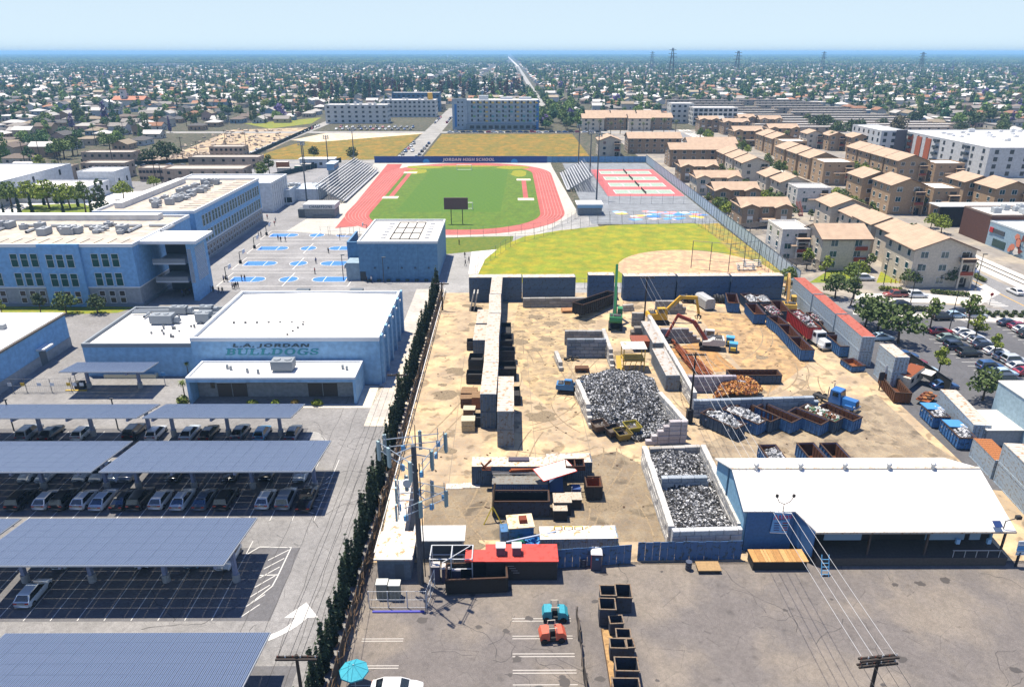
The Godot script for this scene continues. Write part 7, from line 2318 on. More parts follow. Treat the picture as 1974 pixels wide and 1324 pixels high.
	for s in [[v3(6.67,0,-77.38),"dark press block with a pale top beside the black skip",2.2,1.9,2.0,"2c2f36"],[v3(6.31,0,-75.95),"black cube machine before the press block",1.7,1.5,1.5,"24262c"],[v3(8.2,0,-78.51),"dark crate with boards on top",2.0,1.4,1.6,"30302f"]]:
		o=thing("machine_block",s[1],"machine",s[0])
		pbox(o,"body",v3(s[2],s[3],s[4]),M(s[5],0.8,"rust",0.5),Z0)
		pbox(o,"top_plate",v3(s[2]+0.1,0.1,s[4]+0.1),M("c9bfae",0.9,"rust",0.5),v3(0,s[3],0))
	o=thing("tripod_stand","yellow tripod stand before the dark slate bin","tripod",v3(-2.03,0,-75.23))
	b=MB.new()
	for k in 3: b.bar(v3(1.3*cos(TAU*k/3+0.5),0,1.3*sin(TAU*k/3+0.5)),v3(0,2.2,0),0.14)
	part(o,"leg_frame",b.done(),M("c9b43a",0.7))
	b=MB.new()
	b.bar(v3(0,2.1,0),v3(0.3,5.0,-0.8),0.2)
	part(o,"mast",b.done(),M("5a4a36",0.8))
	o=thing("pump_unit","small blue and white pump behind the press block","pump",v3(8.77,0,-81.21))
	pbox(o,"body",v3(1.1,1.1,1.2),M("2f4f8c",0.6),Z0)
	for x in [-0.6,0.6]: pbox(o,"leg",v3(0.12,1.4,0.12),M("dfe3e6",0.6),v3(x,0,0.5))
	o=thing("tilted_board","blue board with a white patch leaning behind the press block","board",v3(6.23,0,-82.07))
	p=pbox(o,"board",v3(1.8,0.08,2.2),M("3a5a86",0.7),v3(0,0.9,0))
	p.rotation.x=0.6
	pbox(o,"prop",v3(0.1,1.0,0.1),M("55483c",0.9),v3(0.4,0,-0.5))
	for k in 2:
		o=thing("wheel_ramp","pale steel ramp plate on the concrete, %s one" % ["left","right"][k],"ramp",[v3(-7.32,0,-83),v3(-5.04,0,-83.24)][k])
		pbox(o,"plate",v3(2.3,0.08,1.3),M("d8d0c8",0.8,"rust",0.4),Z0)
	b=MB.new()
	for k in 260:
		var q:=v2(g.randf_range(-14,58),g.randf_range(-160,-72))
		b.obox(v3(q.x,0.04,q.y),v3(g.randf_range(0.1,0.5),0.06,g.randf_range(0.08,0.3)),Basis(Vector3.UP,g.randf()*TAU))
	solo("litter",b.done(),M("5f5448",0.9,"rusty",0.5),"small scraps littering the dusty yard floor","litter").set_meta("kind","stuff")
var clutter_at:=[[-7.01,-131.59],[-6.03,-122.53],[-5.96,-116.4],[-6.63,-109.6],[-6.75,-106.91],[-5.21,-106.9],[-6.28,-102.71],[-6.25,-98.79],[-4.88,-100.46],[-0.63,-137.11],[-0.61,-131.03],[-0.39,-125.15],[-0.29,-118.14],[1.28,-108.78]]
func wroof_()->Material: return M("d6cec2",0.8,"rust",0.14)
func front():
	shed()
	var navy:=M("3d6aa0",0.7,"rust",0.2)
	var purple:=M("5a4a86",0.7,"rust",0.2)
	for s in [[-2.13,-65.77,13.82,-67.2,"blue corrugated fence left of the yard gate, purple at its left end",8],[14.6,-67.65,26.53,-67.87,"blue corrugated fence right of the yard gate",0]]:
		var a:=v2(s[0],s[1])
		var d:=v2(s[2],s[3]) - a
		var l:=d.length()
		var o:=thing("sheet_fence",s[4],"fence",v3(a.x,0,a.y),atan2(-d.y,d.x))
		var n:=int(l/0.82)
		for k in n: pbox(o,"sheet",v3(l/n - 0.03,2.5+R.randf_range(-0.04,0.06),0.07),purple if k<s[5] else navy,v3(l*(k+0.5)/n,0.05,0.02*(k % 2)))
		for y in [0.5,2.1]: pbox(o,"rail",v3(l,0.1,0.08),M("4a525c",0.8),v3(l/2,y,-0.09))
	var o:=thing("storage_container","red roofed dark long box before the blue fence with two white coolers on top","storage container",v3(0.76,0,-64.47)+v3(0.6,0,-1.2))
	pbox(o,"wall",v3(7.8,2.6,2.5),M("2b2a2e",0.8,"rust",0.4),Z0)
	pbox(o,"roof",v3(8.0,0.14,3.0),M("d6473c",0.7,"rust",0.15),v3(0,2.6,0))
	pbox(o,"roof",v3(2.6,0.14,2.0),M("d6473c",0.7,"rust",0.15),v3(-4.9,2.55,0.4))
	for k in 4: pbox(o,"slot",v3(0.7,0.05,0.03),M("9aa0a6",0.6),v3(-1.2+0.2*k,1.9 - 0.3*k,1.26))
	for k in 2:
		var c:=thing("cooler_box","white topped cooler on the red roof, %s one" % ["left","right"][k],"cooler",v3(o.position.x - 2.3+1.75*k,2.75,o.position.z+0.1))
		pbox(c,"body",v3(0.95,1.0,0.95),M("6d4a5c",0.8),Z0)
		pbox(c,"lid",v3(1.05,0.12,1.05),M("efeeea",0.7),v3(0,1.0,0))
	var bn:=open_bin("long black open bin before the red roofed box",v2(-6.86,-61.88)+v2(0,-1.4),v2(-0.21,-62.25)+v2(0,-1.4),M("1d1d20",0.8,"rust",0.3),2.1,2.6,M("151517",0.9))
	pbox(bn,"notice",v3(0.03,0.6,0.6),M("5aa0d8",0.6),v3(1.33,1.2,0.4))
	var cream:=M("efe6d8",0.8,"rust",0.15)
	container("long cream container beside the dead vine fence",v2(-13.7,-80.62),v2(-13.18,-67.65),0,M("a9b4c4",0.75,"rust",0.3),cream,12.19)
	o=thing("equipment_hut","cream roofed equipment hut at the foot of the mast","hut",v3(-12.87,0,-64.36)+v3(0.25,0,-2.4))
	pbox(o,"wall",v3(3.6,2.8,4.4),M("6d7f92",0.85,"grime",0.3),Z0)
	pbox(o,"roof",v3(4.2,0.18,5.0),cream,v3(0,2.8,0))
	pbox(o,"door",v3(1.0,2.1,0.06),M("52606e",0.7),v3(0.6,0,2.22))
	o=thing("equipment_hut","pale flat roofed hut behind the mast","hut",v3(-8.05,0,-67.85)+v3(0,0,-1.5))
	pbox(o,"wall",v3(5.4,2.5,2.4),M("7b8894",0.85,"grime",0.3),Z0)
	pbox(o,"roof",v3(6.0,0.15,2.9),M("e3e3df",0.8,"grime",0.2),v3(0,2.5,0))
	for s in [[-13.5,-61.91,"left"],[-12.15,-61.75,"right"]]:
		o=thing("equipment_cabinet","grey green cabinet in the fenced bay below the hut, %s one" % s[2],"cabinet",v3(s[0],0,s[1]))
		pbox(o,"body",v3(1.15,1.9,0.9),M("8a9088",0.7,"grime",0.4),Z0)
		pbox(o,"cap",v3(1.25,0.1,1.0),M("c9cbc4",0.7),v3(0,1.9,0))
		pbox(o,"plinth",v3(1.3,0.08,1.1),M("b9b6ae",0.9),Z0)
	for k in 3:
		o=thing("equipment_cabinet","purple grey cabinet with a pale top under the pipe frame, %s" % ["left one","middle one","right one"][k],"cabinet",v3(-8.07,0,-64.17)+v3(1.15*k,0,-0.4))
		pbox(o,"body",v3(0.9,2.0 - 0.25*k,0.9),M("55506a",0.75,"grime",0.4),Z0)
		pbox(o,"cap",v3(0.95,0.1,0.95),M("e3dcd8",0.7,"speck",1.0),v3(0,2.0 - 0.25*k,0))
	o=thing("pipe_frame","white pipe frame over the cabinets","frame",v3(-6.54,0,-65.01)+v3(0.2,0,-0.6))
	var b:=MB.new()
	for x in [-2.3,0.0,2.3]:
		for z in [-1.2,1.2]: b.bar(v3(x,0,z),v3(x,2.9,z),0.09)
		b.bar(v3(x,2.9,-1.2),v3(x,2.9,1.2),0.09)
	for z in [-1.2,1.2]:
		for y in [1.6,2.9]: b.bar(v3(-2.3,y,z),v3(2.3,y,z),0.09)
	b.bar(v3(-1.0,2.4,1.2),v3(2.0,3.1,-0.8),0.08)
	part(o,"pipes",b.done(),M("dfe3e6",0.5))
	pbox(o,"dark_screen",v3(4.5,1.4,0.05),M("3a434c",0.8),v3(0,1.5,-1.22))
	wire_fence("pipe fence round the cabinets at the lot corner",[v2(-14.64,-60.2),v2(-8.67,-60.18),v2(-8.12,-63.51)],2.2,2.2,M("cfd4d8",0.5),0.4)
	o=thing("blue_curb","blue painted curb at the lot corner","kerb",v3(-11.52,0,-59.58))
	pbox(o,"kerb_stone",v3(5.4,0.14,0.25),M("4a4aa8",0.8),Z0)
	cell_mast()
	o=thing("work_cabin","blue cabin box with a cream roof and a brown block on it","cabin",v3(1.3,0,-70.44)+v3(0,0,-1.2),0.12)
	pbox(o,"wall",v3(2.9,2.5,2.4),M("3f7fb8",0.7,"rust",0.25),Z0)
	pbox(o,"roof",v3(3.1,0.14,2.7),M("f0dcb8",0.8,"rust",0.2),v3(0,2.5,0))
	pbox(o,"roof_block",v3(0.9,0.5,0.9),M("9a4f28",0.85,"rusty",0.4),v3(0.3,2.64,0.1))
	pbox(o,"side_box",v3(0.9,2.0,1.6),M("4a7fb4",0.7,"rust",0.3),v3(-1.95,0,0.2))
	container("low white container behind the blue fence",v2(7.56,-68.51)+v2(-4.0,-1.4),v2(12.49,-68.68)+v2(0,-1.4),0,M("8aa4bc",0.75,"rust",0.2),M("f2ede4",0.8,"rust",0.1),9.0,2.2)
	o=thing("tarp_heap","blue tarps, yellow frames and pipes heaped behind the blue fence","heap",v3(4.67,0,-68.25)+v3(0,0,-1.5))
	for k in 7: part(o,"tarp",crown(300+k,[[v3(0,0.5,0),v3(0.8,0.5,0.6)]],60,0.42),M("3a8fd8" if k % 3 else "2f9a78",0.6),v3(-3.4+1.0*k,0.4+0.5*float(k>3),0.2*(k % 2)))
	b=MB.new()
	b.tube(v3(-5.0,1.5,0.6),v3(0.8,2.3,-0.3),0.12,0.12,8)
	part(o,"pipe",b.done(),M("8fa4c4",0.5))
	for k in 3:
		b=MB.new()
		for x in [0.0,0.9]: b.bar(v3(x,0,0),v3(x,2.6,0),0.1)
		for y in [1.9,2.6]: b.bar(v3(0,y,0),v3(0.9,y,0),0.1)
		part(o,"yellow_frame",b.done(),M("e3c83a",0.6),v3(0.6+1.2*k,0,-0.8))
	o=thing("portable_toilet","portable toilet with a white roof and red side before the blue fence","toilet",v3(9.77,0,-65.89)+v3(0,0,-0.65),-0.06)
	pbox(o,"wall",v3(1.15,2.1,1.2),M("c23a38",0.6),v3(0,0.1,0))
	pbox(o,"door",v3(0.9,1.95,0.06),M("35405e",0.6),v3(0,0.12,0.61))
	for x in [-0.5,0.5]: pbox(o,"corner_post",v3(0.14,2.1,0.14),M("35405e",0.6),v3(x,0.1,0.56))
	b=MB.new()
	b.tbox(v3(0,2.2,0),v2(1.3,1.35),v2(1.0,1.05),0.22)
	part(o,"roof",b.done(),M("f2f2f0",0.5))
	pbox(o,"skid",v3(1.2,0.1,1.25),M("2a2a2c",0.9),Z0)
	pbox(o,"notice",v3(0.34,0.24,0.02),M("6fb0e8",0.6),v3(0.05,1.5,0.65))
	for s in [[v3(8.34,0,-66.69),"dark blue barrel beside the portable toilet"],[v3(20.12,0,-66.11),"dark barrel by the right part of the blue fence"]]:
		o=thing("barrel",s[1],"barrel",s[0])
		b=MB.new()
		b.tube(Z0,v3(0,1.1,0),0.34,0.34,14)
		part(o,"drum",b.done(),M("2a3650",0.6,"rust",0.8))
		b=MB.new()
		for y in [0.35,0.72,1.06]: b.tube(v3(0,y,0),v3(0,y+0.05,0),0.365,0.365,14)
		part(o,"hoops",b.done(),M("3f4a60",0.6))
	o=thing("low_platform","small tan topped platform by the right end of the blue fence","platform",v3(22.33,0,-66.1))
	pbox(o,"deck",v3(2.6,0.12,1.6),M("b39468",0.9,"grime",0.4),v3(0,0.4,0))
	pbox(o,"base",v3(2.4,0.4,1.4),M("2c2a28",0.9),Z0)
	for s in [[v3(4.64,0,-58.62),"2fa3b8","teal machine beside the ragged screen",0.0],[v3(4.21,0,-55.78),"e0684c","orange machine beside the ragged screen",0.12]]:
		o=thing("loader",s[2],"loader",s[0],s[3])
		var m:=M(s[1],0.55,"grime",0.5)
		b=MB.new()
		b.slab(pv([-1.25,0.4,-1.3,0.9,-1.1,1.35,-0.3,1.4,-0.3,0.4]),-0.6,0.6)
		part(o,"hood",b.done(),m)
		b=MB.new()
		b.slab(pv([0.3,0.4,0.3,1.3,1.0,1.25,1.35,0.85,1.35,0.4]),-0.65,0.65)
		part(o,"counterweight",b.done(),m)
		pbox(o,"seat",v3(0.5,0.5,0.5),M("1e1e20",0.8),v3(0.0,0.75,0))
		pbox(o,"chassis",v3(2.4,0.35,1.1),M("2a2a2c",0.9),v3(0,0.3,0))
		b=MB.new()
		for z in [-0.55,0.55]:
			b.bar(v3(-0.4,0.9,z),v3(-0.35,1.9,z),0.08)
			b.bar(v3(0.4,0.9,z),v3(0.35,1.9,z),0.08)
			b.bar(v3(-0.35,1.9,z),v3(0.35,1.9,z),0.08)
		part(o,"roll_bar",b.done(),M("cfc6b4",0.7))
		for x in [-0.85,0.85]:
			for z in [-0.62,0.62]: part(o,"wheel",car_kinds.tyre,M("1b1b1c",0.9),v3(x,0.33,z),PI/2)
	o=thing("ragged_screen","tattered dark cloth screen standing on the near lot","screen",v3(6.9,0,-51.5))
	for k in 9:
		var p:=pbox(o,"cloth",v3(0.06,1.3+R.randf_range(-0.15,0.35),1.62),M(["5a5048","6e6254","3f3a36"][k % 3],0.95,"grime",0.6),v3(R.randf_range(-0.08,0.08),0.1,-6.4+1.6*k))
		p.rotation=v3(0,R.randf_range(-0.1,0.1),R.randf_range(-0.1,0.1))
	for k in 5: pbox(o,"post",v3(0.08,1.7,0.08),M("8a7a60",0.8),v3(0.06,0,-7+3.4*k))
	o=thing("parasol","turquoise parasol at the lower edge beside the vine fence","parasol",v3(-14.11,0,-48.84)+v3(0,0,-1.2))
	b=MB.new()
	for k in 8:
		var a0:=TAU*k/8
		var a1:=TAU*(k+1)/8
		var e0:=v3(cos(a0)*1.35,2.0,sin(a0)*1.35)
		var e1:=v3(cos(a1)*1.35,2.0,sin(a1)*1.35)
		b.tri(v3(0,2.65,0),e0,e1)
		b.q(e0,e0+v3(0,-0.15,0),e1+v3(0,-0.15,0),e1)
	part(o,"canopy",b.done(),M("3fb8cf",0.8,"grime",0.6,{"back": "406068"}))
	b=MB.new()
	for k in 8: b.bar(v3(0,2.66,0),v3(cos(TAU*k/8)*1.36,2.01,sin(TAU*k/8)*1.36),0.03)
	part(o,"ribs",b.done(),M("2f8fa4",0.7))
	b=MB.new()
	b.tube(Z0,v3(0,2.7,0),0.04,0.04,8)
	part(o,"pole",b.done(),M("d0d4d6",0.5))
	car("sedan","eef0f0","white car cut off by the lower edge beside the parasol",v3(-10.2,0,-49.22),PI/2)
	poles()
func shed():
	var roof:=M("fbfaf6",0.8,"grime",0.03)
	var blue:=M("8fc4e6",0.8,"grime",0.2)
	var navy:=M("2f6fae",0.7,"grime",0.3)
	var dark:=M("3a3634",0.9,"grime",0.3)
	var o:=thing("metal_shed","big shed with a bright white roof, blue gable and dark loading front","shed",v3(27,0,-67))
	var b:=MB.new()
	for x in [0.0,29.0]:
		var z:=[-14.3,-8.0,-2.7]
		var y:=[5.0,7.5,5.3]
		for k in 2: b.hexa([v3(x,0,z[k+1]),v3(x+0.25,0,z[k+1]),v3(x+0.25,0,z[k]),v3(x,0,z[k]),v3(x,y[k+1],z[k+1]),v3(x+0.25,y[k+1],z[k+1]),v3(x+0.25,y[k],z[k]),v3(x,y[k],z[k])])
	part(o,"gable_wall",b.done(),blue)
	pbox(o,"back_wall",v3(28.7,5.0,0.25),blue,v3(14.6,0,-14.2))
	pbox(o,"front_wall",v3(5.4,5.25,0.25),navy,v3(2.95,0,-2.55))
	pbox(o,"front_wall",v3(23.2,4.9,0.25),dark,v3(17.3,0,-3.0))
	b=MB.new()
	b.hexa([v3(-0.3,7.5,-8),v3(29.5,7.5,-8),v3(29.5,4.9,-14.7),v3(-0.3,4.9,-14.7),v3(-0.3,7.66,-8),v3(29.5,7.66,-8),v3(29.5,5.06,-14.7),v3(-0.3,5.06,-14.7)])
	b.hexa([v3(-0.3,5.3,-2.4),v3(29.5,5.3,-2.4),v3(29.5,7.5,-8),v3(-0.3,7.5,-8),v3(-0.3,5.46,-2.4),v3(29.5,5.46,-2.4),v3(29.5,7.66,-8),v3(-0.3,7.66,-8)])
	b.hexa([v3(7.2,4.3,0.1),v3(29.5,4.3,0.1),v3(29.5,5.3,-2.4),v3(5.6,5.3,-2.4),v3(7.2,4.46,0.1),v3(29.5,4.46,0.1),v3(29.5,5.46,-2.4),v3(5.6,5.46,-2.4)])
	part(o,"roof",b.done(),roof)
	b=MB.new()
	b.cbox(v3(18.3,4.36,0.16),v3(22.4,0.22,0.12))
	b.cbox(v3(14.6,7.68,-8),v3(29.8,0.06,0.4))
	part(o,"gutter",b.done(),M("cfcac0",0.7,"rust",0.3))
	b=MB.new()
	b.hexa([v3(7.1,1.0,0.0),v3(7.2,1.0,0.0),v3(5.8,1.0,-2.5),v3(5.7,1.0,-2.5),v3(7.1,4.3,0.0),v3(7.2,4.3,0.0),v3(5.8,5.3,-2.5),v3(5.7,5.3,-2.5)])
	part(o,"side_wing",b.done(),navy)
	for x in [13.5,20.0,28.6]: pbox(o,"post",v3(0.2,4.3,0.2),M("4a3f38",0.9),v3(x,0,-0.2))
	for s in [[10.5,4.2],[22.0,4.4],[25.4,1.2]]: pbox(o,"hanging_panel",v3(s[1],1.1,0.08),M("6f8ea8",0.8),v3(s[0],3.0,-0.4))
	for x in [24.0,27.5]: pbox(o,"wall_lamp",v3(0.4,0.6,0.3),M("7fb4e0",0.6),v3(x - 0.6,2.7,-0.1))
	pbox(o,"loading_dock",v3(21.6,1.1,3.2),M("55504c",0.95,"grime",0.3),v3(18.4,0,-1.2))
	pbox(o,"railing",v3(5.5,0.08,0.06),M("a4acb2",0.5),v3(25.6,2.0,0.3))
	for k in 5: pbox(o,"railing_post",v3(0.06,0.95,0.06),M("a4acb2",0.5),v3(23.0+1.3*k,1.1,0.3))
	pbox(o,"steel_rib",v3(0.2,7.0,0.1),M("5a7f9c",0.7),v3(-0.08,0.0,-9.4))
	for k in 5:
		b=MB.new()
		var x:=2.6+5.3*k
		b.tube(v3(0,0,0),v3(0,0.45,0),0.22,0.2,10)
		b.ball(v3(0,0.62,0),v3(0.34,0.26,0.34),10,6)
		part(o,"roof_vent",b.done(),M("c9cdd0",0.5,"",0.1,{"metal": 0.5}),v3(x,7.6,-7.9))
	var t:=thing("loading_ramp","tan plank topped loading platform below the sign","platform",v3(30.3,0,-66.9))
	for k in 9: pbox(t,"plank",v3(0.66,0.1,2.2),M(["c99a5c","b98a50","d6a96c"][k % 3],0.9,"grime",0.4),v3(-2.75+0.69*k,1.2,0))
	pbox(t,"base",v3(6.0,1.15,1.9),M("2a2624",0.95),Z0)
	t=thing("ladder","blue ladder leaning on the dock","ladder",v3(35.0,0,-65.2))
	b=MB.new()
	for s in [-0.4,0.4]: b.bar(v3(s,0,0.4),v3(s,2.4,-0.4),0.09)
	for k in 5: b.bar(v3(-0.4,0.3+0.4*k,0.3 - 0.13*k),v3(0.4,0.3+0.4*k,0.3 - 0.13*k),0.07)
	part(t,"rails",b.done(),M("5a9fd0",0.6))
	t=thing("shop_sign","tilted blue price sign with red script Atlas on the shed front","sign",v3(31.1,2.55,-69.3))
	var board:=pbox(t,"board",v3(1.95,2.8,0.08),M("5fa6e6",0.6),Z0)
	board.rotation.z=-0.07
	for k in 2: pbox(board,"frame_edge",v3(1.99,0.08,0.1),M("e9eef2",0.6),v3(0,-1.4+2.74*k,0.01))
	part(t,"lettering",textmesh("Atlas",0.62,0.03,"Droid Serif"),M("b3245c",0.6),v3(0.1,2.25,0.06)).rotation.z=0.08
	part(t,"lettering",textmesh("METAL",0.24,0.03),M("28407a",0.6),v3(0.08,1.84,0.06))
	for k in 4:
		pbox(t,"price_row",v3(0.62,0.12,0.03),M("35508c",0.6),v3(-0.45+0.02*k,1.35 - 0.32*k,0.06))
		pbox(t,"price_row",v3(0.6,0.15,0.03),M("8a2a3c" if k != 1 else "1d1d24",0.6),v3(0.5+0.02*k,1.35 - 0.32*k,0.06))
	t=thing("price_board","blue and white price board on a post at the shed's right corner","sign",v3(57.05,0,-66.47)+v3(0.2,0,0))
	pbox(t,"post",v3(0.2,2.0,0.2),M("20242c",0.8),Z0)
	for k in 3: pbox(t,"board",v3(1.1,0.62,0.08),M(["dfe9f2","4aa0e6","cfe6f6"][k],0.6),v3(0.06*k,2.9 - 0.64*k,0.05))
	for k in 5: pbox(t,"price_row",v3(0.8,0.07,0.03),M("5a7fae",0.6),v3(0.02,1.75+0.36*k,0.1))
	t=thing("aerial","antler shaped pair of flood lamps on the roof edge above the sign","lamp",v3(31.2,5.4,-69.4))
	b=MB.new()
	b.path([Z0,v3(0,1.0,0),v3(0.6,1.3,0),v3(0.95,2.0,0)],0.05,5)
	b.path([v3(0,1.0,0),v3(-0.6,1.3,0),v3(-0.95,2.0,0)],0.05,5)
	part(t,"arms",b.done(),M("5a4a3c",0.7))
	for s in [-0.95,0.95]: pbox(t,"lamp_head",v3(0.3,0.35,0.2),M("2c2a28",0.6),v3(s,1.95,0))
	t=thing("floodlight","small solar panel and black flood lamp on the right roof corner","lamp",v3(55.2,4.6,-67.2))
	b=MB.new()
	b.path([Z0,v3(0,1.0,0),v3(1.2,1.4,0)],0.06,5)
	part(t,"arm",b.done(),M("4a463f",0.7))
	pbox(t,"lamp_head",v3(0.55,0.4,0.4),M("1a1a1c",0.6),v3(1.3,1.3,0))
	pbox(t,"solar_plate",v3(0.9,0.05,0.8),M("2f4270",0.2),v3(-0.8,0.6,0)).rotation.x=0.5
func cell_mast():
	var steel:=M("5b6470",0.55,"grime",0.4,{"metal": 0.3})
	var h:=17.2
	var o:=thing("cell_mast","tall grey phone mast with two rings of panel antennas beside the huts","mast",v3(-9.64,0,-64.01))
	var b:=MB.new()
	b.tube(Z0,v3(0,h,0),0.33,0.27,16)
	for y in [5.0,9.8,14.2]: b.tube(v3(0,y,0),v3(0,y+0.12,0),0.36,0.36,16)
	part(o,"pole",b.done(),steel)
	var pale:=M("9fb8bc",0.5)
	var blue:=M("6fb4e6",0.5)
	var rod:=M("a9b6c2",0.4,"",0.1,{"metal": 0.5})
	for lv in [[h - 1.0,2.6,2.2,0.3],[h - 6.4,2.2,1.9,0.9]]:
		b=MB.new()
		var y: float=lv[0]
		var r: float=lv[1]
		for k in 3:
			var a: float=TAU*k/3+lv[3]
			var n:=v3(cos(a),0,sin(a))
			var t:=v3(-sin(a),0,cos(a))
			for yy in [0.0,0.9]:
				b.tube(v3(0,y+yy,0),n*r*0.8+v3(0,y+yy,0),0.06,0.06,6)
				b.tube(n*r*0.8+t*r*1.1+v3(0,y+yy,0),n*r*0.8 - t*r*1.1+v3(0,y+yy,0),0.05,0.05,6)
			for j in 4:
				var p: Vector3=n*(r*0.8+0.1)+t*(r*1.05*(j - 1.5)/1.5)
				b.tube(p+v3(0,y - 0.7,0),p+v3(0,y+1.5,0),0.045,0.045,6)
				if j==0 or j==2 or (j==3 and k==1):
					var pn:=part(o,"antenna",bx(v3(0.36,lv[2],0.22)),pale if k != 0 else M("7fa0a8",0.5),p+n*0.22+v3(0,y+0.2,0))
					pn.rotation.y=-a+PI/2
				else:
					var rb:=part(o,"radio_box",bx(v3(0.42,0.6,0.24)),blue,p - n*0.15+v3(0,y+0.1 - 0.4*(j % 2),0))
					rb.rotation.y=-a+PI/2
		part(o,"ring_frame",b.done(),rod)
	b=MB.new()
	b.tube(v3(-0.75,h - 4.0,0.5),v3(-0.75,h - 4.0,0.75),0.45,0.45,14)
	part(o,"dish",b.done(),M("c9d0d4",0.5))
	b=MB.new()
	b.tube(v3(0.2,h - 0.2,0),v3(0.2,h+2.2,-0.3),0.07,0.04,6)
	b.path([v3(0.5,1,0.1),v3(0.48,h - 2,0.1)],0.06,5)
	part(o,"cables",b.done(),M("2a2c30",0.8))
func pole(label: String,at: Vector3,h: float,arms: Array,turn:=0.0)->Node3D:
	var o:=thing("utility_pole",label,"utility pole",at,turn)
	var wood:=M("3b332e",0.95,"grime",0.6)
	var b:=MB.new()
	b.tube(Z0,v3(0,h,0),0.19,0.13,8)
	part(o,"pole",b.done(),wood)
	for y in arms:
		pbox(o,"cross_arm",v3(3.2,0.14,0.14),wood,v3(0,y - 0.1,0.14))
		pbox(o,"cross_arm",v3(3.2,0.14,0.14),wood,v3(0,y - 0.1,-0.14))
		for k in 6:
			b=MB.new()
			b.tube(Z0,v3(0,0.18,0),0.05,0.035,6)
			part(o,"insulator",b.done(),M("c9cfd2" if k % 2 else "8a4a38",0.3),v3(-1.45+0.58*k,y+0.04,0))
	return o
func wire(label: String,a: Vector3,c: Vector3,sag: float,hex:="2a2a2c"):
	var b:=MB.new()
	var ps:=[]
	for k in 15:
		var t:=k/14.0
		ps.append(a.lerp(c,t) - v3(0,sag*4.0*t*(1.0 - t),0))
	b.path(ps,0.022,4)
	solo("power_line",b.done(),M(hex,0.6),label,"wire",Z0,0.0,"overhead wires")
func poles():
	pole("dark wooden pole with a long cross arm at the lower left by the parasol",v3(-16.4,0,-42.9),11.0,[10.7])
	pole("dark wooden pole with double cross arms at the lower right",v3(28.4,0,-42.6),11.0,[10.8,10.2],0.12)
	var p4:=pole("tall dark pole with a square base box beside the big scrap pen",v3(28.2,0,-100.8),11.9,[11.6])
	pbox(p4,"base_box",v3(0.9,2.4,0.9),M("232326",0.9),Z0)
	pole("dark pole among the block walls at the back of the yard",v3(28.51,0,-143.55),11.0,[10.8])
	pole("thin pole beside the gym's right corner",v3(-18.03,0,-106.58),6.0,[5.7])
	pole("slim pole at the far end of the cypress row",v3(-14.91,0,-154.36),6.5,[6.2])
	for k in 4:
		var x:=-1.4+0.9*k
		wire("pale wire from the lower right pole over the shed to the tall pole, %s" % ["leftmost","second","third","rightmost"][k],v3(28.4+x,11.0,-42.6),v3(28.2+x,11.7,-100.8),0.9,"b9bcc0")
		wire("dark wire leaving the lower right pole toward the lower edge, %s" % ["leftmost","second","third","rightmost"][k],v3(28.4+x,10.4,-42.6),v3(30+x,10.6,-10),0.6)
		if k<3: wire("wire between the tall pole and the pole among the block walls, %s" % ["left","middle","right"][k],v3(28.2+x,11.7,-100.8),v3(28.51,0,-143.55)+v3(x,10.9,0),0.7,"8a8c90")
		if k<3: wire("wire along the cypress row from the lower left pole, %s" % ["left","middle","right"][k],v3(-16.4+x,10.9,-42.9),v3(-18.03,0,-106.58)+v3(x,5.8,0),0.6)
	var spots:=[v3(-247.79,0,-380.47),v3(-246.57,0,-391.76),v3(-206.56,0,-340.67),v3(-207.07,0,-343.67),v3(-252.95,0,-459.39),v3(-240.63,0,-464.63),v3(-251.97,0,-493.06),v3(-253.62,0,-518.28),v3(-241.12,0,-518.22),v3(-151.29,0,-315.49),v3(-148.84,0,-315.48),v3(-176.68,0,-403.39),v3(-160.22,0,-383.76),v3(-165.87,0,-438.88),v3(-147.51,0,-420.31),v3(-200.78,0,-376.62),v3(-240.44,0,-416.35),v3(-253.35,0,-649.89),v3(-237.99,0,-676.43),v3(-273.99,0,-625.34)]
	for k in spots.size():
		pole("dark street pole left of the school, %s" % ["at the left edge","next to it","left of a pair","right of a pair","by the palms","by the dark trees","by the corner house","by the terracotta roof","beyond it","before the tan flats","behind the long flats","beside the round trees","by the rubble","along the green fence","at the fence end","behind the tan flats","in the first street","at the weedy lot","right of the weedy lot","far down the street"][k],spots[k],11.5,[11.0],0.3*(k % 3))
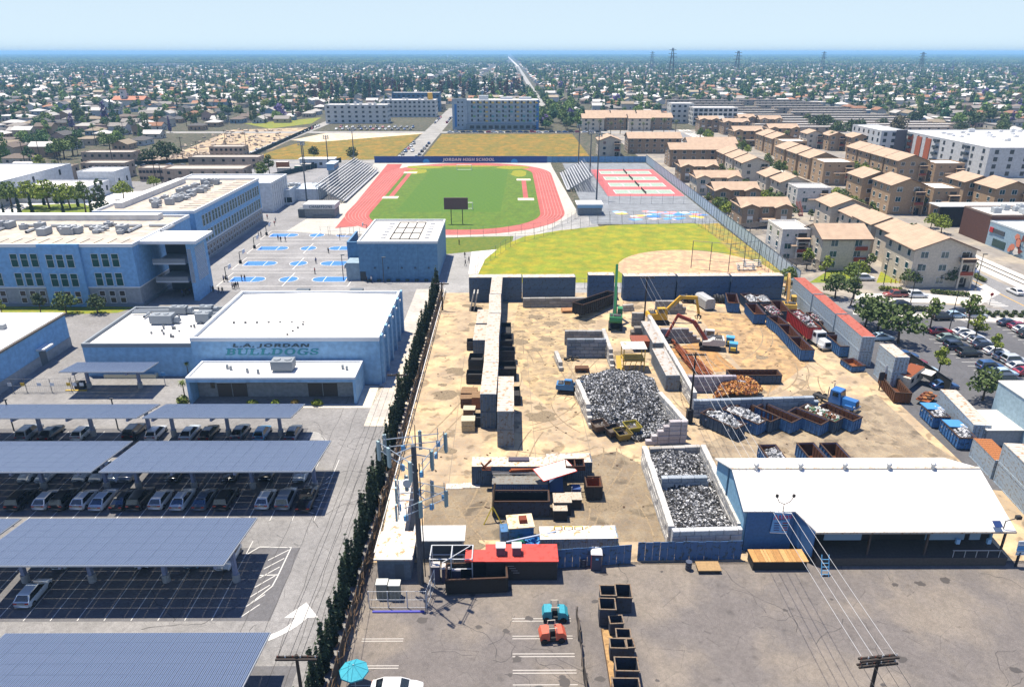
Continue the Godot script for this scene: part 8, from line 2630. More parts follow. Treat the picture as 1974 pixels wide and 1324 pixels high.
func right_side():
	var pal:={"white": "e9ecee","silver": "b9c0c6","black": "1c1d20","red": "a81f30","grey": "6f757c","blue": "31588c","green grey": "7f938c","dark blue": "25334c","pale blue": "b4d0e4","crimson": "8c1f3c","charcoal": "34373c"}
	for s in [["sedan","red",v3(88.91,0,-139.32),"first of the middle row"],["sedan","green grey",v3(88.51,0,-135.55),"second of the middle row"],["suv","dark blue",v3(87.56,0,-131.15),"third of the middle row"],["suv","black",v3(87.95,0,-127.5),"fourth of the middle row"],["sedan","white",v3(93.49,0,-138.71),"behind the red car"],["sedan","white",v3(93.65,0,-136.1),"behind the green grey car"],["hatch","white",v3(93.77,0,-133.85),"third in the line behind"],["sedan","dark blue",v3(93.37,0,-131.66),"fourth in the line behind"],["sedan","white",v3(93.74,0,-128.5),"fifth in the line behind, under a young tree"],["sedan","silver",v3(93.93,0,-125.95),"sixth in the line behind"],["suv","silver",v3(94.32,0,-123.98),"seventh in the line behind"],
		["suv","blue",v3(88.01,0,-121.15),"at the head of the near line"],["sedan","pale blue",v3(88.83,0,-118.39),"second of the near line"],["suv","black",v3(87.79,0,-115.32),"third of the near line"],["sedan","white",v3(86.76,0,-111.36),"fourth of the near line"],["sedan","charcoal",v3(87.07,0,-108.77),"at the right edge of the near line"],["sedan","white",v3(93.42,0,-121.12),"behind the pale blue car"],["sedan","red",v3(93.32,0,-118.83),"red one at the right edge"],
		["suv","black",v3(94.13,0,-147.73),"beside the pavement under a tree"],["hatch","pale blue",v3(97.58,0,-149.03),"pale, next to the black one"],["sedan","silver",v3(102.24,0,-149.01),"behind the second tree"],["sedan","charcoal",v3(100.32,0,-151.39),"dark, behind the pale one"],["sedan","dark blue",v3(106.27,0,-144.13),"in the far right row"],["sedan","crimson",v3(107.26,0,-142.26),"second of the far right row"],["sedan","white",v3(106.94,0,-140.13),"third of the far right row"],["suv","black",v3(106.06,0,-137.19),"last of the far right row"],
		["sedan","blue",v3(75.24,0,-126.54),"behind the short stacked container"],["sedan","crimson",v3(75.25,0,-123.34),"half hidden by the short stacked container"],["hatch","pale blue",v3(75.59,0,-119.82),"behind the dark screen"],["sedan","blue",v3(75.23,0,-113.26),"beside the caravan roof"],["sedan","pale blue",v3(75.27,0,-135.9),"under the trees by the red roofs"]]:
		car(s[0],pal[s[1]],"%s %s in the dark car park, %s" % [s[1],{"sedan": "sedan","suv": "sport utility car","hatch": "hatchback"}[s[0]],s[3]],s[2],PI/2+0.05,"cars in the dark car park")
	for s in [["suv","white",v3(90.7,0,-177.02),"white sport utility car in the drive beside the cream apartments",PI/2],["pickup","red",v3(91.57,0,-163.54),"faded red pickup with a loaded bed on the cross street",-PI/2],["suv","white",v3(96.66,0,-163.12),"white sport utility car behind the red pickup",PI/2],["sedan","charcoal",v3(89.16,0,-156.74),"dark sedan driving on the cross street",-PI/2],["sedan","white",v3(121.66,0,-165.79),"white sedan driving on the avenue",PI],["sedan","white",v3(122.33,0,-184.37),"white car parked on the avenue by the corner house",0.0],["suv","silver",v3(157.64,0,-251.16),"silver car behind the dark wall, left",PI/2],["sedan","charcoal",v3(153.8,0,-246.98),"dark car behind the dark wall",PI/2]]:
		var c:=car(s[0],pal[s[1]] if s[0] != "pickup" else "9c4a3c",s[3],s[2],s[4],"","car" if s[0] != "pickup" else "pickup truck")
		if s[0]=="pickup":
			pbox(c,"load",v3(1.5,0.7,1.8),M("1e1e20",0.9),v3(0,0.95,-1.7))
	var g:=RandomNumberGenerator.new()
	g.seed=88
	var cols:=["white","silver","black","grey","blue","charcoal","red"]
	var nth:=[]
	for k in 26: nth.append(["first","second","third","fourth","fifth","sixth","seventh","eighth","ninth","tenth","eleventh","twelfth","thirteenth","fourteenth","fifteenth","sixteenth","seventeenth","eighteenth","nineteenth","twentieth","twenty first","twenty second","twenty third","twenty fourth","twenty fifth","twenty sixth"][k]+" from the left")
	for k in 22:
		var left:=k % 2==0
		var z:=-405.0 - 13.0*(k/2) - (130.0 if k>11 else 0.0)
		car(["sedan","suv","hatch"][k % 3],pal[cols[k % 7]],"car on the street between the dry lots, %s on the %s side" % [nth[k/2].trim_suffix(" from the left"),"left" if left else "right"],v3(-59.5 if left else -50.0,0.02,z),0.0 if left else PI,"cars on the street between the dry lots")
	for k in 24:
		car(["sedan","suv","hatch"][k % 3],pal[cols[k % 7]],"%s car parked before the blue grey flats, %s" % [cols[k % 7],nth[k]],v3(-42+4.6*k+g.randf_range(-0.6,0.6),0.02,-538.0),PI/2,"cars parked before the blue grey flats")
	for k in 26:
		car(["sedan","suv","hatch"][k % 3],pal[cols[k % 7]],"%s car before the white flats, %s in the %s line" % [cols[k % 7],nth[k % 13],["front","rear"][k/13]],v3(-128+4.6*(k % 13),0.02,-560.0 - 16.0*(k/13)+g.randf_range(-1,1)),g.randf_range(-0.1,0.1),"cars before the white flats")
	for k in 16:
		car(["sedan","suv","hatch"][k % 3],pal[cols[k % 7]],"%s car parked beside the demolition lot, %s along the street" % [cols[k % 7],nth[k]],v3(-145.2 - 0.012*k*12.0,0.03,-420.0 - 11.0*k),0.0,"cars beside the demolition lot")
	for k in 12:
		car(["sedan","suv","hatch"][k % 3],pal[cols[k % 7]],"%s car in the lane before the tan flats, %s" % [cols[k % 7],nth[k]],v3(-196+6.5*k,0.02,-373.0),PI/2,"cars before the tan flats")
	car("suv","e9ecee","white van at the near corner of the street between the dry lots",v3(-55.89,0,-433.6),0.0)
	var o:=thing("caravan","old cream caravan with a rusty roof by the yard gate","caravan",v3(70.3,0,-113.28)+v3(-0.5,0,-1.5),0.75)
	var b:=MB.new()
	b.slab(pv([-3.4,0.5,3.4,0.5,3.4,2.5,3.0,2.7,-3.0,2.7,-3.4,2.5]),-1.2,1.2)
	part(o,"body",b.done(),M("d9d2c4",0.8,"rust",0.5))
	pbox(o,"roof",v3(6.2,0.1,2.3),M("b0714a",0.9,"rusty",0.3),v3(0,2.7,0))
	for s in [-2.2,0.4]: pbox(o,"window",v3(1.1,0.8,0.06),M("28323a",0.2),v3(s,1.4,1.21))
	pbox(o,"awning",v3(2.6,0.08,2.0),M("d8d4cc",0.8),v3(2.4,2.2,2.0))
	pbox(o,"chassis",v3(6.2,0.3,1.8),M("2c2a28",0.9),v3(0,0.2,0))
	screen_fence("black mesh screen between the yard gate and the car park",v2(73.92,-122.63),v2(74.74,-110.81),2.6,M("1e211e",0.9),3.0)
	o=thing("flat_trailer","flat trailer with rusty scrap beside the caravan","trailer",v3(69.21,0,-107.88),0.75)
	pbox(o,"deck",v3(4.0,0.15,2.0),M("b5763c",0.9,"rusty",0.4),v3(0,0.8,0))
	for k in 8: pbox(o,"scrap_piece",v3(0.8,0.3,0.6),M(["8a5a3a","c9a070","5a4a3c"][k % 3],0.9,"rusty",0.6),v3(-1.5+0.45*k,0.95,0.5*((k % 3) - 1)),0.5*k)
	for s in [-1,1]: part(o,"wheel",car_kinds.tyre,M("1b1b1c",0.9),v3(s*0.6,0.33,0.9),PI/2)
	for s in [[v2(66.7,-102.73),v2(66.51,-98.78),"blue ribbed bin of white scrap under a blue tarp at the right edge, far one"],[v2(67.07,-97.79),v2(66.65,-92.18),"blue ribbed bin under a striped tarp at the right edge, near one"]]:
		var bn:=open_bin(s[2],s[0],s[1],M("3f7fc4",0.7,"rust",0.3),2.0,2.4)
		fill(bn,1,1.5,140)
		var tp:=pbox(bn,"tarp",v3(2.5,0.12,2.6),M("4a9be0",0.6,"grime",0.6),v3(0,2.1,-1.4))
		tp.rotation.x=-0.06
	o=thing("flat_roof_hut","white flat roof beside the right edge containers","hut",v3(74.12,0,-96.47))
	pbox(o,"wall",v3(8,2.6,6),M("b9bec2",0.85,"grime",0.3),Z0)
	pbox(o,"roof",v3(8.6,0.15,6.6),M("e6e4de",0.8,"grime",0.15),v3(0,2.6,0))
	o=thing("pale_tower","pale blue wall block cut off by the right edge","building",v3(76.76,0,-93.34)+v3(1.5,0,-3))
	pbox(o,"wall",v3(6,7,9),M("b4d2e2",0.85,"grime",0.2),Z0)
	pbox(o,"roof",v3(6.2,0.15,9.2),M("f0f0ec",0.8),v3(0,7,0))
	o=thing("gate_post_sign","dark notice on a post by the yard gate","sign",v3(63.63,0,-112.49))
	pbox(o,"post",v3(0.14,3.4,0.14),M("3a2a24",0.8),Z0)
	pbox(o,"plate",v3(0.9,1.5,0.06),M("24262c",0.6),v3(0,1.9,0.1))
	o=thing("banner","white banner on the short stacked container by the gate","banner",v3(65.8,0,-114.57)+v3(0,1.0,-0.3))
	pbox(o,"cloth",v3(0.9,2.6,0.05),M("eef0f4",0.8),Z0)
	for s in [[v3(79.87,0,-159.37),10.0,"tall thin street lamp on the cross street corner"],[v3(92.14,0,-157.46),9.5,"street lamp over the red pickup"],[v3(91.34,0,-140.2),9.0,"car park lamp with a dark head between the trees"],[v3(113.53,0,-168.27),9.0,"street lamp at the avenue corner"],[v3(92.59,0,-171.31),7.0,"thin lamp post on the pavement"]]:
		o=thing("street_lamp",s[2],"street lamp",s[0])
		b=MB.new()
		b.tube(Z0,v3(0,s[1],0),0.11,0.07,7)
		part(o,"pole",b.done(),M("34383c",0.6))
		pbox(o,"lamp_head",v3(1.0,0.16,0.4),M("26292c",0.5),v3(0.4,s[1],0))
		pbox(o,"footing",v3(0.5,0.6,0.5),M("b5b2aa",0.9),Z0)
	o=thing("stop_sign","red stop sign at the zebra crossing","sign",v3(110.35,0,-157.38))
	pbox(o,"post",v3(0.08,2.4,0.08),M("8b9299",0.6),Z0)
	b=MB.new()
	b.tube(v3(0,2.6,0.05),v3(0,2.6,0.09),0.42,0.42,8)
	part(o,"plate",b.done(),M("b3242c",0.6))
	for k in 4:
		o=thing("bollard","yellow bollard beside the corner lawn, %s" % ["leftmost","second","third","rightmost"][k],"bollard",v3(95.99,0,-174.32)+v3(1.1*k,0,0),0.0,"yellow bollards")
		pbox(o,"post",v3(0.2,1.1,0.2),M("d9b52c",0.7),Z0)
		pbox(o,"cap",v3(0.24,0.08,0.24),M("d9b52c",0.7),v3(0,1.1,0))
func greenery():
	var g:=RandomNumberGenerator.new()
	g.seed=404
	var cy:=leaf_m("34482e")
	var z:=-44.0
	var k:=0
	var ord:=["first","second","third","fourth","fifth","sixth","seventh","eighth","ninth","tenth"]
	while z>-168.0:
		var s:=g.randf_range(0.74,1.16)*(1.0 if z<-60 else 0.9)
		var at:=v3(-17.25+g.randf_range(-0.25,0.25),0,z)
		var near:="beside the near lot" if z>-66 else "beside the phone mast" if z>-80 else "opposite the carports" if z>-100 else "beside the lobby and gym" if z>-125 else "behind the gym" if z>-145 else "far end"
		tree("cypress%d" % (k % 4),"cypress","slim cypress, %s in the %s ten of the row, %s" % [ord[k % 10],["nearest","second","third","fourth","fifth","sixth","seventh","last"][k/10],near],at,v3(s*1.0,s,s),cy,g.randf()*TAU,"cypresses of the long row")
		z-=g.randf_range(1.45,1.95)
		k+=1
	var o:=thing("vine_fence","fence overgrown with dry brown vines along the cypress row","fence",v3(-15.9,0,0))
	var b:=MB.new()
	for j in 1500:
		var zz:=g.randf_range(-168,-42)
		var p:=v3(g.randf_range(-0.35,0.35),g.randf_range(0.1,2.1),zz)
		b.bar(p,p+v3(g.randf_range(-0.35,0.35),g.randf_range(-0.7,0.7),g.randf_range(-1.3,1.3)),g.randf_range(0.02,0.05))
	var v:=part(o,"dry_vines",b.done(),M("7d6449",0.95))
	v.set_meta("kind","stuff")
	for j in 42: pbox(o,"post",v3(0.1,2.3,0.1),M("6f757a",0.6),v3(0,0,-43 - 3.0*j))
	pbox(o,"mesh_panel",v3(0.05,2.0,125),M("4a4038",0.95,"grime",0.5),v3(-0.1,0.05,-105))
	pbox(o,"top_rail",v3(0.12,0.1,100),M("e9e8e4",0.6),v3(0.5,0.9,-118))
	var grn:=leaf_m("6b8038")
	var lime:=leaf_m("8a9a34")
	var dk:=leaf_m("465a36")
	var mid:=leaf_m("5a6e3a")
	for s in [["wide",dk,v3(-174.97,0,-380.13),1.45,"broad dark tree on the demolition lot, right of a pair"],["round",dk,v3(-182.87,0,-376.54),1.0,"round dark tree on the demolition lot, left of a pair"],["loose",lime,v3(-212.56,0,-336.29),1.1,"light green branching tree before the tan flats at the left"],["loose",grn,v3(-208.48,0,-340.68),0.8,"smaller light green tree beside the branching one"],["wide",mid,v3(-243.33,0,-416.36),1.3,"broad green tree at the street by the dark poles"],["round",lime,v3(-151.63,0,-287.15),0.85,"clipped round tree on the lawn behind the long school block"],["round",lime,v3(-151.25,0,-312.93),0.6,"small bright tree before the long tan flats"],["round",grn,v3(-112.48,0,-335.83),0.9,"street tree beside the green fence lane"],["loose",mid,v3(-111.19,0,-343.23),1.0,"tall thin stemmed tree beside the lane"],["wide",lime,v3(-239.61,0,-756.62),1.3,"big yellow green tree before the white flats"],["round",dk,v3(-105.54,0,-403.06),0.8,"dark round tree behind the left bleachers"],["round",dk,v3(-82.08,0,-391),0.9,"dark tree beside the banner wall's left end"],
		["round",grn,v3(-186.58,0,-272.89),1.09,"green tree of the school lawn, leftmost"],["round",lime,v3(-177.99,0,-270.89),1.16,"yellow green tree of the school lawn, second"],["wide",lime,v3(-170.1,0,-268.93),1.23,"spreading yellow green tree of the school lawn, third"],["round",lime,v3(-162.41,0,-268.9),1.09,"yellow green tree of the school lawn, fourth"],["loose",grn,v3(-151.65,0,-259.58),1.16,"loose green tree at the lawn's right end"],["tall",dk,v3(-139.36,0,-248.34),1.09,"tall dark narrow tree before the long school block"],["cone",dk,v3(-142.93,0,-248.35),0.87,"dark cone tree beside the tall narrow one"],
		["round",mid,v3(-98.1,0,-152.31),0.6,"bright green young tree before the front school block, middle one"],["round",dk,v3(-91.38,0,-152.62),0.52,"dark young tree before the front school block, right one"],["loose",dk,v3(-103.65,0,-151.99),0.5,"sparse young tree before the front school block, left one"],["loose",lime,v3(-111.15,0,-150.67),0.4,"small bright tree at the left edge before the school block"],
		["round",mid,v3(76.93,0,-162.44),0.75,"tree with reddish tips beside the red roofed containers, farthest"],["round",mid,v3(75.31,0,-143.33),0.85,"dense green tree beside the red roofed containers, first of three"],["round",mid,v3(76.5,0,-140.27),0.9,"dense green tree beside the red roofed containers, second of three"],["round",mid,v3(77.64,0,-133.92),0.95,"dense green tree beside the red roofed containers, third of three"],["loose",grn,v3(87.26,0,-140.22),0.75,"young car park tree, first"],["loose",grn,v3(95.57,0,-140.78),0.8,"young car park tree, second"],["loose",lime,v3(92.94,0,-133.85),0.6,"young pale car park tree over the white cars"],["loose",lime,v3(76.52,0,-117.56),0.6,"young pale tree beside the black mesh screen"],["round",mid,v3(79.03,0,-108.42),0.7,"dense round tree beside the white flat roof"],["loose",lime,v3(91.98,0,-126.46),0.5,"small pale tree in the car line"],
		["loose",lime,v3(80.41,0,-177.07),0.65,"yellow green tree at the near fence corner"],["loose",lime,v3(79.39,0,-186.53),0.6,"yellow tinted tree beside the white apartments"],["loose",lime,v3(76.82,0,-196.95),0.6,"yellow tinted tree inside the fence corner, left"],["round",grn,v3(86.03,0,-174.81),0.6,"light tree before the cream apartments"],["round",lime,v3(90.01,0,-179.3),0.55,"round lime tree before the cream apartments' balcony"],["round",mid,v3(99,0,-171.28),0.55,"dark green tree before the corner house, left"],["round",dk,v3(109.11,0,-171.66),0.6,"dark green tree before the corner house, right"],["round",mid,v3(120.13,0,-183.89),0.6,"street tree on the avenue by the corner house"],["loose",mid,v3(78.13,0,-156.8),0.7,"thin tree on the cross street corner"],
		["round",grn,v3(70.37,0,-174.88),0.5,"bush like tree beside the fence at the containers' end"],["round",lime,v3(138.36,0,-227.86),0.7,"lime street tree before the brown shop, left"],["round",lime,v3(139,0,-235.2),0.6,"lime street tree before the brown shop, right"],["loose",grn,v3(148.66,0,-258.19),0.65,"street tree before the brown corner block"],["loose",mid,v3(103.81,0,-247.21),0.4,"small tree by the outside stair"]]:
		var t:=tree(s[0],"tree",s[4],s[2],Vector3.ONE*s[3],s[1],float(int(s[2].x*7) % 6))
	var n:=0
	for s in [[95.5,-185,10,"near inner"],[97,-250,8,"middle inner"],[96.5,-305,8,"far inner"],[119,-215,9,"near avenue"],[120,-300,9,"far avenue"],[126,-262,7,"avenue side"],[128,-340,10,"central"],[163,-330,10,"right hand"],[160,-262,8,"dark wall"],[133,-420,9,"far central"],[130,-480,9,"farthest"],[74.5,-250,7,"fence side"]]:
		for j in int(s[2]*0.75):
			n+=1
			tree(["round","loose","wide"][n % 3],"tree","%s tree between the tan apartments, %s along the %s lane" % [["lime green","light green","green"][n % 3],ord[j],s[3]],v3(s[0]+g.randf_range(-2.2,2.2),0,s[1] - 5.0*j+g.randf_range(-1,1)),Vector3.ONE*g.randf_range(0.5,0.8),[lime,grn,mid][n % 3],g.randf()*TAU,"garden trees between the tan apartments")
	for j in 16:
		var p:=v2(56+7.5*j,-528+(j % 3)*3.0) if j<9 else v2(136+9*(j - 9),-440 - 22*((j - 9) % 3))
		tree("palm","palm_tree","tall palm %s, %s from the left" % ["before the far taupe apartments" if j<9 else "on the palm lined street",ord[j if j<9 else j - 9]],v3(p.x,0,p.y),Vector3.ONE*g.randf_range(0.8,1.15),leaf_m("6f7a44"),g.randf()*TAU,"palms" if j<9 else "palms of the inner street",M("8a7862",1.0))
	tree("palm","palm_tree","small palm between the annex ladder and the lobby",v3(-53.42,0,-107.88),Vector3.ONE*0.42,leaf_m("6f7f3c"),0.0,"",M("6b5a4a",1.0))
	tree("palm","palm_tree","short palm at the foot of the gym wall",v3(-59.58,0,-116.65)+v3(2.2,0,-2),Vector3.ONE*0.28,leaf_m("7f8a44"),0.0,"",M("6b5a4a",1.0))
	tree("palm","palm_tree","dark palm among the houses left of the demolition lot",v3(-270.07,0,-508.61),Vector3.ONE*1.0,leaf_m("556038"))
	var bu:=thing("round_bush","round bush at the lobby's left corner","bush",v3(-53.53,0,-107.12))
	part(bu,"foliage",crown(321,[[v3(0,0.9,0),v3(1.0,0.95,1.0)]],220,0.22),leaf_m("6f7f30"))
	for j in 11:
		var p: Vector3=[v3(-175.27,0,-259.69),v3(-170.8,0,-259.67),v3(-173.28,0,-248.5),v3(-168.52,0,-246.02),v3(-166.04,0,-246.01),v3(-176.08,0,-275.81),v3(-173.32,0,-278.84),v3(-170.93,0,-278.83),v3(-171.69,0,-282.98),v3(-161.67,0,-272.77),v3(-158.13,0,-256.95)][j]
		tree("cypress%d" % (j % 4),"cypress","dark cypress on the school lawn, %s" % ["tall one left","tallest in the middle","at the left edge","short, beside the edge one","short, third from the edge","behind the lime trees, left","behind the lime trees, middle","behind the lime trees, right","by the low wing","right end","short one in front"][j],p,v3(1.3,1.35,1.3) if j<2 else v3(1.1,1.0,1.1),cy,float(j),"cypresses on the school lawn")
	for s in [[v2(89.13,-153.88),v2(94,-153.15),"dark clipped hedge along the car park pavement","3f4a2c"],[v2(102.1,-165.88),v2(108.8,-163.46),"low hedge before the corner house","5a6a30"],[v2(90.8,-168.38),v2(94.81,-167.54),"low mixed hedge at the corner lawn","7f8a34"],[v2(120.04,-179.17),v2(119.96,-174.65),"hedge at the avenue corner","6f7a34"]]:
		var d: Vector2=s[1] - s[0]
		var h:=thing("hedge",s[2],"hedge",v3(s[0].x,0,s[0].y),atan2(-d.y,d.x))
		var lobes:=[]
		for j in int(d.length())+1: lobes.append([v3(j,0.6,0),v3(0.75,0.6,0.6)])
		part(h,"foliage",crown(int(s[0].x*3),lobes,90*lobes.size(),0.22),leaf_m(s[3]))
	for j in 9:
		bu=thing("shrub","small dark shrub in the mulch bed, %s in the %s row" % [ord[j % 5],["front","back"][j/5]],"shrub",v3(106.09,0,-151.02)+v3((j % 5)*2.0,0,(j/5)*1.8),0.0,"shrubs at the car park corner")
		part(bu,"foliage",crown(410+j,[[v3(0,0.45,0),v3(0.6,0.5,0.6)]],70,0.22),leaf_m("4f5f34"))
	for s in [[v3(227.2,0,-496.92),1.5],[v3(225.57,0,-516.05),1.2],[v3(223.01,0,-540.24),1.5],[v3(245.07,0,-578.7),1.1],[v3(253.6,0,-540.1),1.1],[v3(267.7,0,-515.86),1.6],[v3(321.87,0,-599.68),1.2],[v3(237.25,0,-600.07),1.0],[v3(277.42,0,-558.63),1.0],[v3(359.78,0,-647.05),1.3],[v3(346.8,0,-558.31),1.5],[v3(381.72,0,-599.4),1.7],[v3(318.36,0,-529.18),1.0],[v3(339.11,0,-515.53),1.1]]:
		var j: int=used.get("shade_tree",0)
		tree(["wide","round"][j % 2],"shade_tree","large dark shade tree before the white roofed rows, %s" % ["over the small parking lot","left of it","leftmost","behind the leftmost","right of the first","brown tinted","behind the brown tinted one","at the left end","small, in the middle","far back","on the far right","largest on the far right","low, beside the modern block","rightmost"][j],s[0],Vector3.ONE*s[1],leaf_m("5f5a3c" if j==5 else ["465a36","53683a"][j % 2]),float(j))
func person_mesh(stride: float,arm: float,hair: Color,top: Color,legs: Color,skin: Color)->ArrayMesh:
	var B:=[]
	var add:=func(a: Vector3,b: Vector3,ra: float,rb: float,c: Color): B.append([a,b,ra,rb,c])
	add.call(v3(0,0.98,0),v3(0,1.38,0),0.135,0.165,top)
	add.call(v3(-0.13,1.40,0),v3(0.13,1.40,0),0.075,0.075,top)
	add.call(v3(0,1.42,0),v3(0,1.54,0.01),0.06,0.055,skin)
	add.call(v3(0,1.60,0.02),v3(0,1.68,0.015),0.088,0.095,skin)
	add.call(v3(0,1.66,-0.03),v3(0,1.71,-0.01),0.088,0.085,hair)
	for s in [-1.0,1.0]:
		var f: float=s*stride
		add.call(v3(s*0.09,0.95,0),v3(s*0.1,0.5,f*0.6),0.095,0.07,legs)
		add.call(v3(s*0.1,0.5,f*0.6),v3(s*0.1,0.09,f),0.068,0.045,legs)
		add.call(v3(s*0.1,0.045,f),v3(s*0.11,0.04,f+0.16),0.045,0.04,Color(0.03,0.03,0.03))
		add.call(v3(s*0.19,1.38,0),v3(s*(0.23+arm),1.1,-f*0.3),0.055,0.045,top)
		add.call(v3(s*(0.23+arm),1.1,-f*0.3),v3(s*(0.23+arm*0.6),0.86,-f*0.4+0.08),0.042,0.032,skin)
		add.call(v3(s*(0.23+arm*0.6),0.85,-f*0.4+0.08),v3(s*(0.23+arm*0.5),0.76,-f*0.4+0.1),0.036,0.026,skin)
	var c:=0.045
	var lo:=v3(-0.5,-0.06,-0.5)
	var nx:=23
	var ny:=42
	var nz:=25
	var d:=PackedFloat32Array()
	d.resize(nx*ny*nz)
	d.fill(1.0)
	for bone in B:
		var a: Vector3=bone[0]
		var e: Vector3=bone[1]
		var r:=maxf(bone[2],bone[3])+0.12
		var i0:=Vector3i(((a.min(e) - Vector3.ONE*r - lo)/c).floor()).clamp(Vector3i.ZERO,Vector3i(nx - 1,ny - 1,nz - 1))
		var i1:=Vector3i(((a.max(e)+Vector3.ONE*r - lo)/c).ceil()).clamp(Vector3i.ZERO,Vector3i(nx - 1,ny - 1,nz - 1))
		var ab:=e - a
		var l2:=maxf(ab.length_squared(),1e-6)
		for i in range(i0.x,i1.x+1):
			for j in range(i0.y,i1.y+1):
				for k in range(i0.z,i1.z+1):
					var p:=lo+v3(i,j,k)*c
					var t:=clampf((p - a).dot(ab)/l2,0.0,1.0)
					var v: float=(p - a - ab*t).length() - lerpf(bone[2],bone[3],t)
					var at:=(i*ny+j)*nz+k
					var h:=maxf(0.04 - absf(d[at] - v),0.0)/0.04
					d[at]=minf(d[at],v) - h*h*0.01
	var ids:={}
	var vs:=[]
	var idx:=func(i,j,k): return (i*ny+j)*nz+k
	for i in nx - 1:
		for j in ny - 1:
			for k in nz - 1:
				var s:=Z0
				var n:=0
				for ed in [[0,0,0,1,0,0],[0,1,0,1,1,0],[0,0,1,1,0,1],[0,1,1,1,1,1],[0,0,0,0,1,0],[1,0,0,1,1,0],[0,0,1,0,1,1],[1,0,1,1,1,1],[0,0,0,0,0,1],[1,0,0,1,0,1],[0,1,0,0,1,1],[1,1,0,1,1,1]]:
					var va: float=d[((i+ed[0])*ny+j+ed[1])*nz+k+ed[2]]
					var vb: float=d[((i+ed[3])*ny+j+ed[4])*nz+k+ed[5]]
					if (va<0) != (vb<0):
						var t:=va/(va - vb)
						s+=v3(i+lerpf(ed[0],ed[3],t),j+lerpf(ed[1],ed[4],t),k+lerpf(ed[2],ed[5],t))
						n+=1
				if n:
					ids[(i*ny+j)*nz+k]=vs.size()
					vs.append(lo+s/n*c)
	var m:=MB.new(true)
	var paint:=func(p: Vector3)->Color:
		var best:=9.0
		var out:=top
		for bone in B:
			var ab: Vector3=bone[1] - bone[0]
			var t:=clampf((p - bone[0]).dot(ab)/maxf(ab.length_squared(),1e-6),0.0,1.0)
			var v: float=(p - bone[0] - ab*t).length() - lerpf(bone[2],bone[3],t)
			if v<best:
				best=v
				out=bone[4]
		return out
	var tints:=[]
	for p in vs: tints.append(paint.call(p))
	for i in range(1,nx - 1):
		for j in range(1,ny - 1):
			for k in range(1,nz - 1):
				var at:=(i*ny+j)*nz+k
				for ax in 3:
					var o: int=[ny*nz,nz,1][ax]
					if (d[at]<0)==(d[at+o]<0): continue
					var u: int=[nz,1,ny*nz][ax]
					var w: int=[1,ny*nz,nz][ax]
					var q:=[at,at - u,at - u - w,at - w]
					if d[at]>=0: q.reverse()
					for tr in [[0,1,2],[0,2,3]]:
						for z in tr:
							var id: int=ids[q[z]]
							m.col(tints[id])
							m.st.add_vertex(vs[id])
	return m.done()
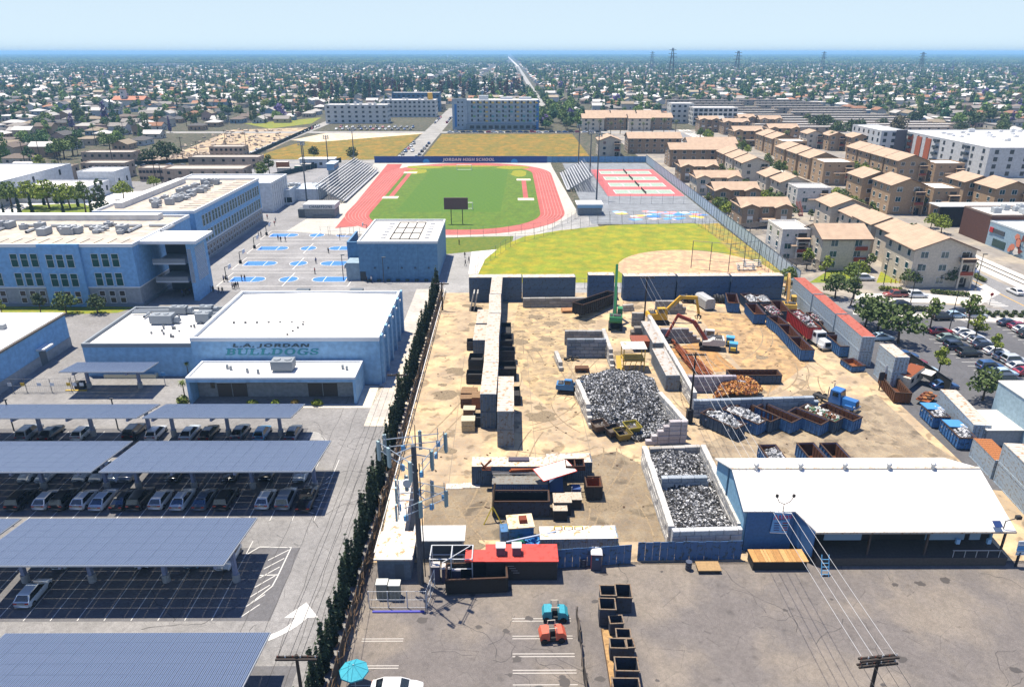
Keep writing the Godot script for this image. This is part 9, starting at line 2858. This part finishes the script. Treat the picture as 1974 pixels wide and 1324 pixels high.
func people():
	var g:=RandomNumberGenerator.new()
	g.seed=17
	var skin:=Color(0.32,0.19,0.12)
	var dk:=Color(0.015,0.013,0.013)
	var cl:=[[Color(0.02,0.02,0.025),Color(0.02,0.025,0.05),"dark clothes"],[Color(0.6,0.6,0.62),Color(0.03,0.035,0.06),"white top and dark trousers"],[Color(0.05,0.08,0.25),Color(0.05,0.05,0.06),"navy top and dark trousers"],[Color(0.45,0.05,0.05),Color(0.03,0.03,0.04),"red top and dark trousers"],[Color(0.35,0.5,0.12),Color(0.3,0.28,0.2),"lime vest and pale trousers"]]
	var ms:=[]
	for c in cl.size(): ms.append([person_mesh(0.05,0.02,dk,cl[c][0],cl[c][1],skin),person_mesh(0.26,0.05,dk,cl[c][0],cl[c][1],skin)])
	var m:=M("ffffff",0.85,"",0.1,{"vc": 1})
	for s in [[v3(-72.07,0,-176.43),2,0,"alone, left of the nearest blue key"],[v3(-71.15,0,-176.42),1,0,"beside the nearest blue key"],[v3(-67.63,0,-176.85),0,0,"left of two on the nearest blue key"],[v3(-66.84,0,-176.85),0,1,"right of two on the nearest blue key"],[v3(-72.38,0,-168.31),0,1,"left of three before the porch"],[v3(-71.32,0,-167.49),0,0,"middle of three before the porch"],[v3(-72.63,0,-169.96),0,0,"behind two before the porch"],[v3(-69.64,0,-166.67),0,1,"left of two walking"],[v3(-68.77,0,-166.67),0,1,"right of two walking"],[v3(-67.71,0,-170.36),1,0,"in white, left of a group"],[v3(-66.96,0,-170.78),0,0,"middle of a group"],[v3(-66.45,0,-170.77),0,1,"right of a group"],[v3(-67.05,0,-169.94),0,0,"in front of a group"],[v3(-81.03,0,-179.18),3,0,"near the porch wall"],[v3(-79.76,0,-181.02),4,0,"left of two in lime vests"],[v3(-77.79,0,-178.71),4,1,"right of two in lime vests"],[v3(-76.11,0,-167.92),0,0,"first in the porch shade"],[v3(-75.85,0,-169.15),0,1,"second in the porch shade"],[v3(-76.3,0,-165.9),2,0,"third in the porch shade"],[v3(-76.84,0,-165.11),0,0,"fourth in the porch shade"],[v3(-77.38,0,-164.32),2,1,"fifth in the porch shade"],[v3(-74.26,0,-166.69),1,0,"sixth in the porch shade"],[v3(-74.18,0,-164.31),1,0,"seventh in the porch shade"],
		[v3(-71.09,0,-219.9),2,0,"left of three on the second court"],[v3(-69.72,0,-217.92),0,0,"middle of three on the second court"],[v3(-68.29,0,-217.91),2,1,"right of three on the second court"],[v3(-78.9,0,-225.35),1,0,"left of two beside the long block"],[v3(-77.87,0,-224.66),0,0,"right of two beside the long block"],[v3(-78.22,0,-240.04),3,1,"by the office corner"],[v3(-79.53,0,-245.6),1,0,"behind the one by the office corner"],[v3(-88.47,0,-270.48),0,0,"in front of the office"],[v3(-83.89,0,-250.58),3,0,"at the block's far corner"],[v3(-50.71,0,-183.24),3,0,"in red beside the right key"],[v3(-52.9,0,-193.27),2,0,"on the right key"],[v3(-52.02,0,-204.3),0,0,"on the right key of the next court"],[v3(-52.21,0,-220.47),2,0,"by the third court"],[v3(-11.8,0,-190.99),0,1,"walking up beside the ball field, left"],[v3(-10.97,0,-194.13),0,1,"walking up beside the ball field, right"],[v3(-12.38,0,-199.01),0,1,"alone on the path beside the hall"],[v3(-14.92,0,-213.81),0,0,"by the weedy grass patch"],[v3(-35.73,0,-175.37),0,0,"left of two at the hall's foot"],[v3(-34.55,0,-175.37),1,0,"right of two at the hall's foot"],[v3(83.85,0,-109.18),0,1,"in black striding across the car park"]]:
		solo("person",ms[s[1]][s[2]],m,"person in %s, %s" % [cl[s[1]][2],s[3]] if s[0].x<40 else "person in dark clothes striding across the dark car park","person",s[0],g.randf()*TAU,"people on the school yard" if s[0].x<40 else "")
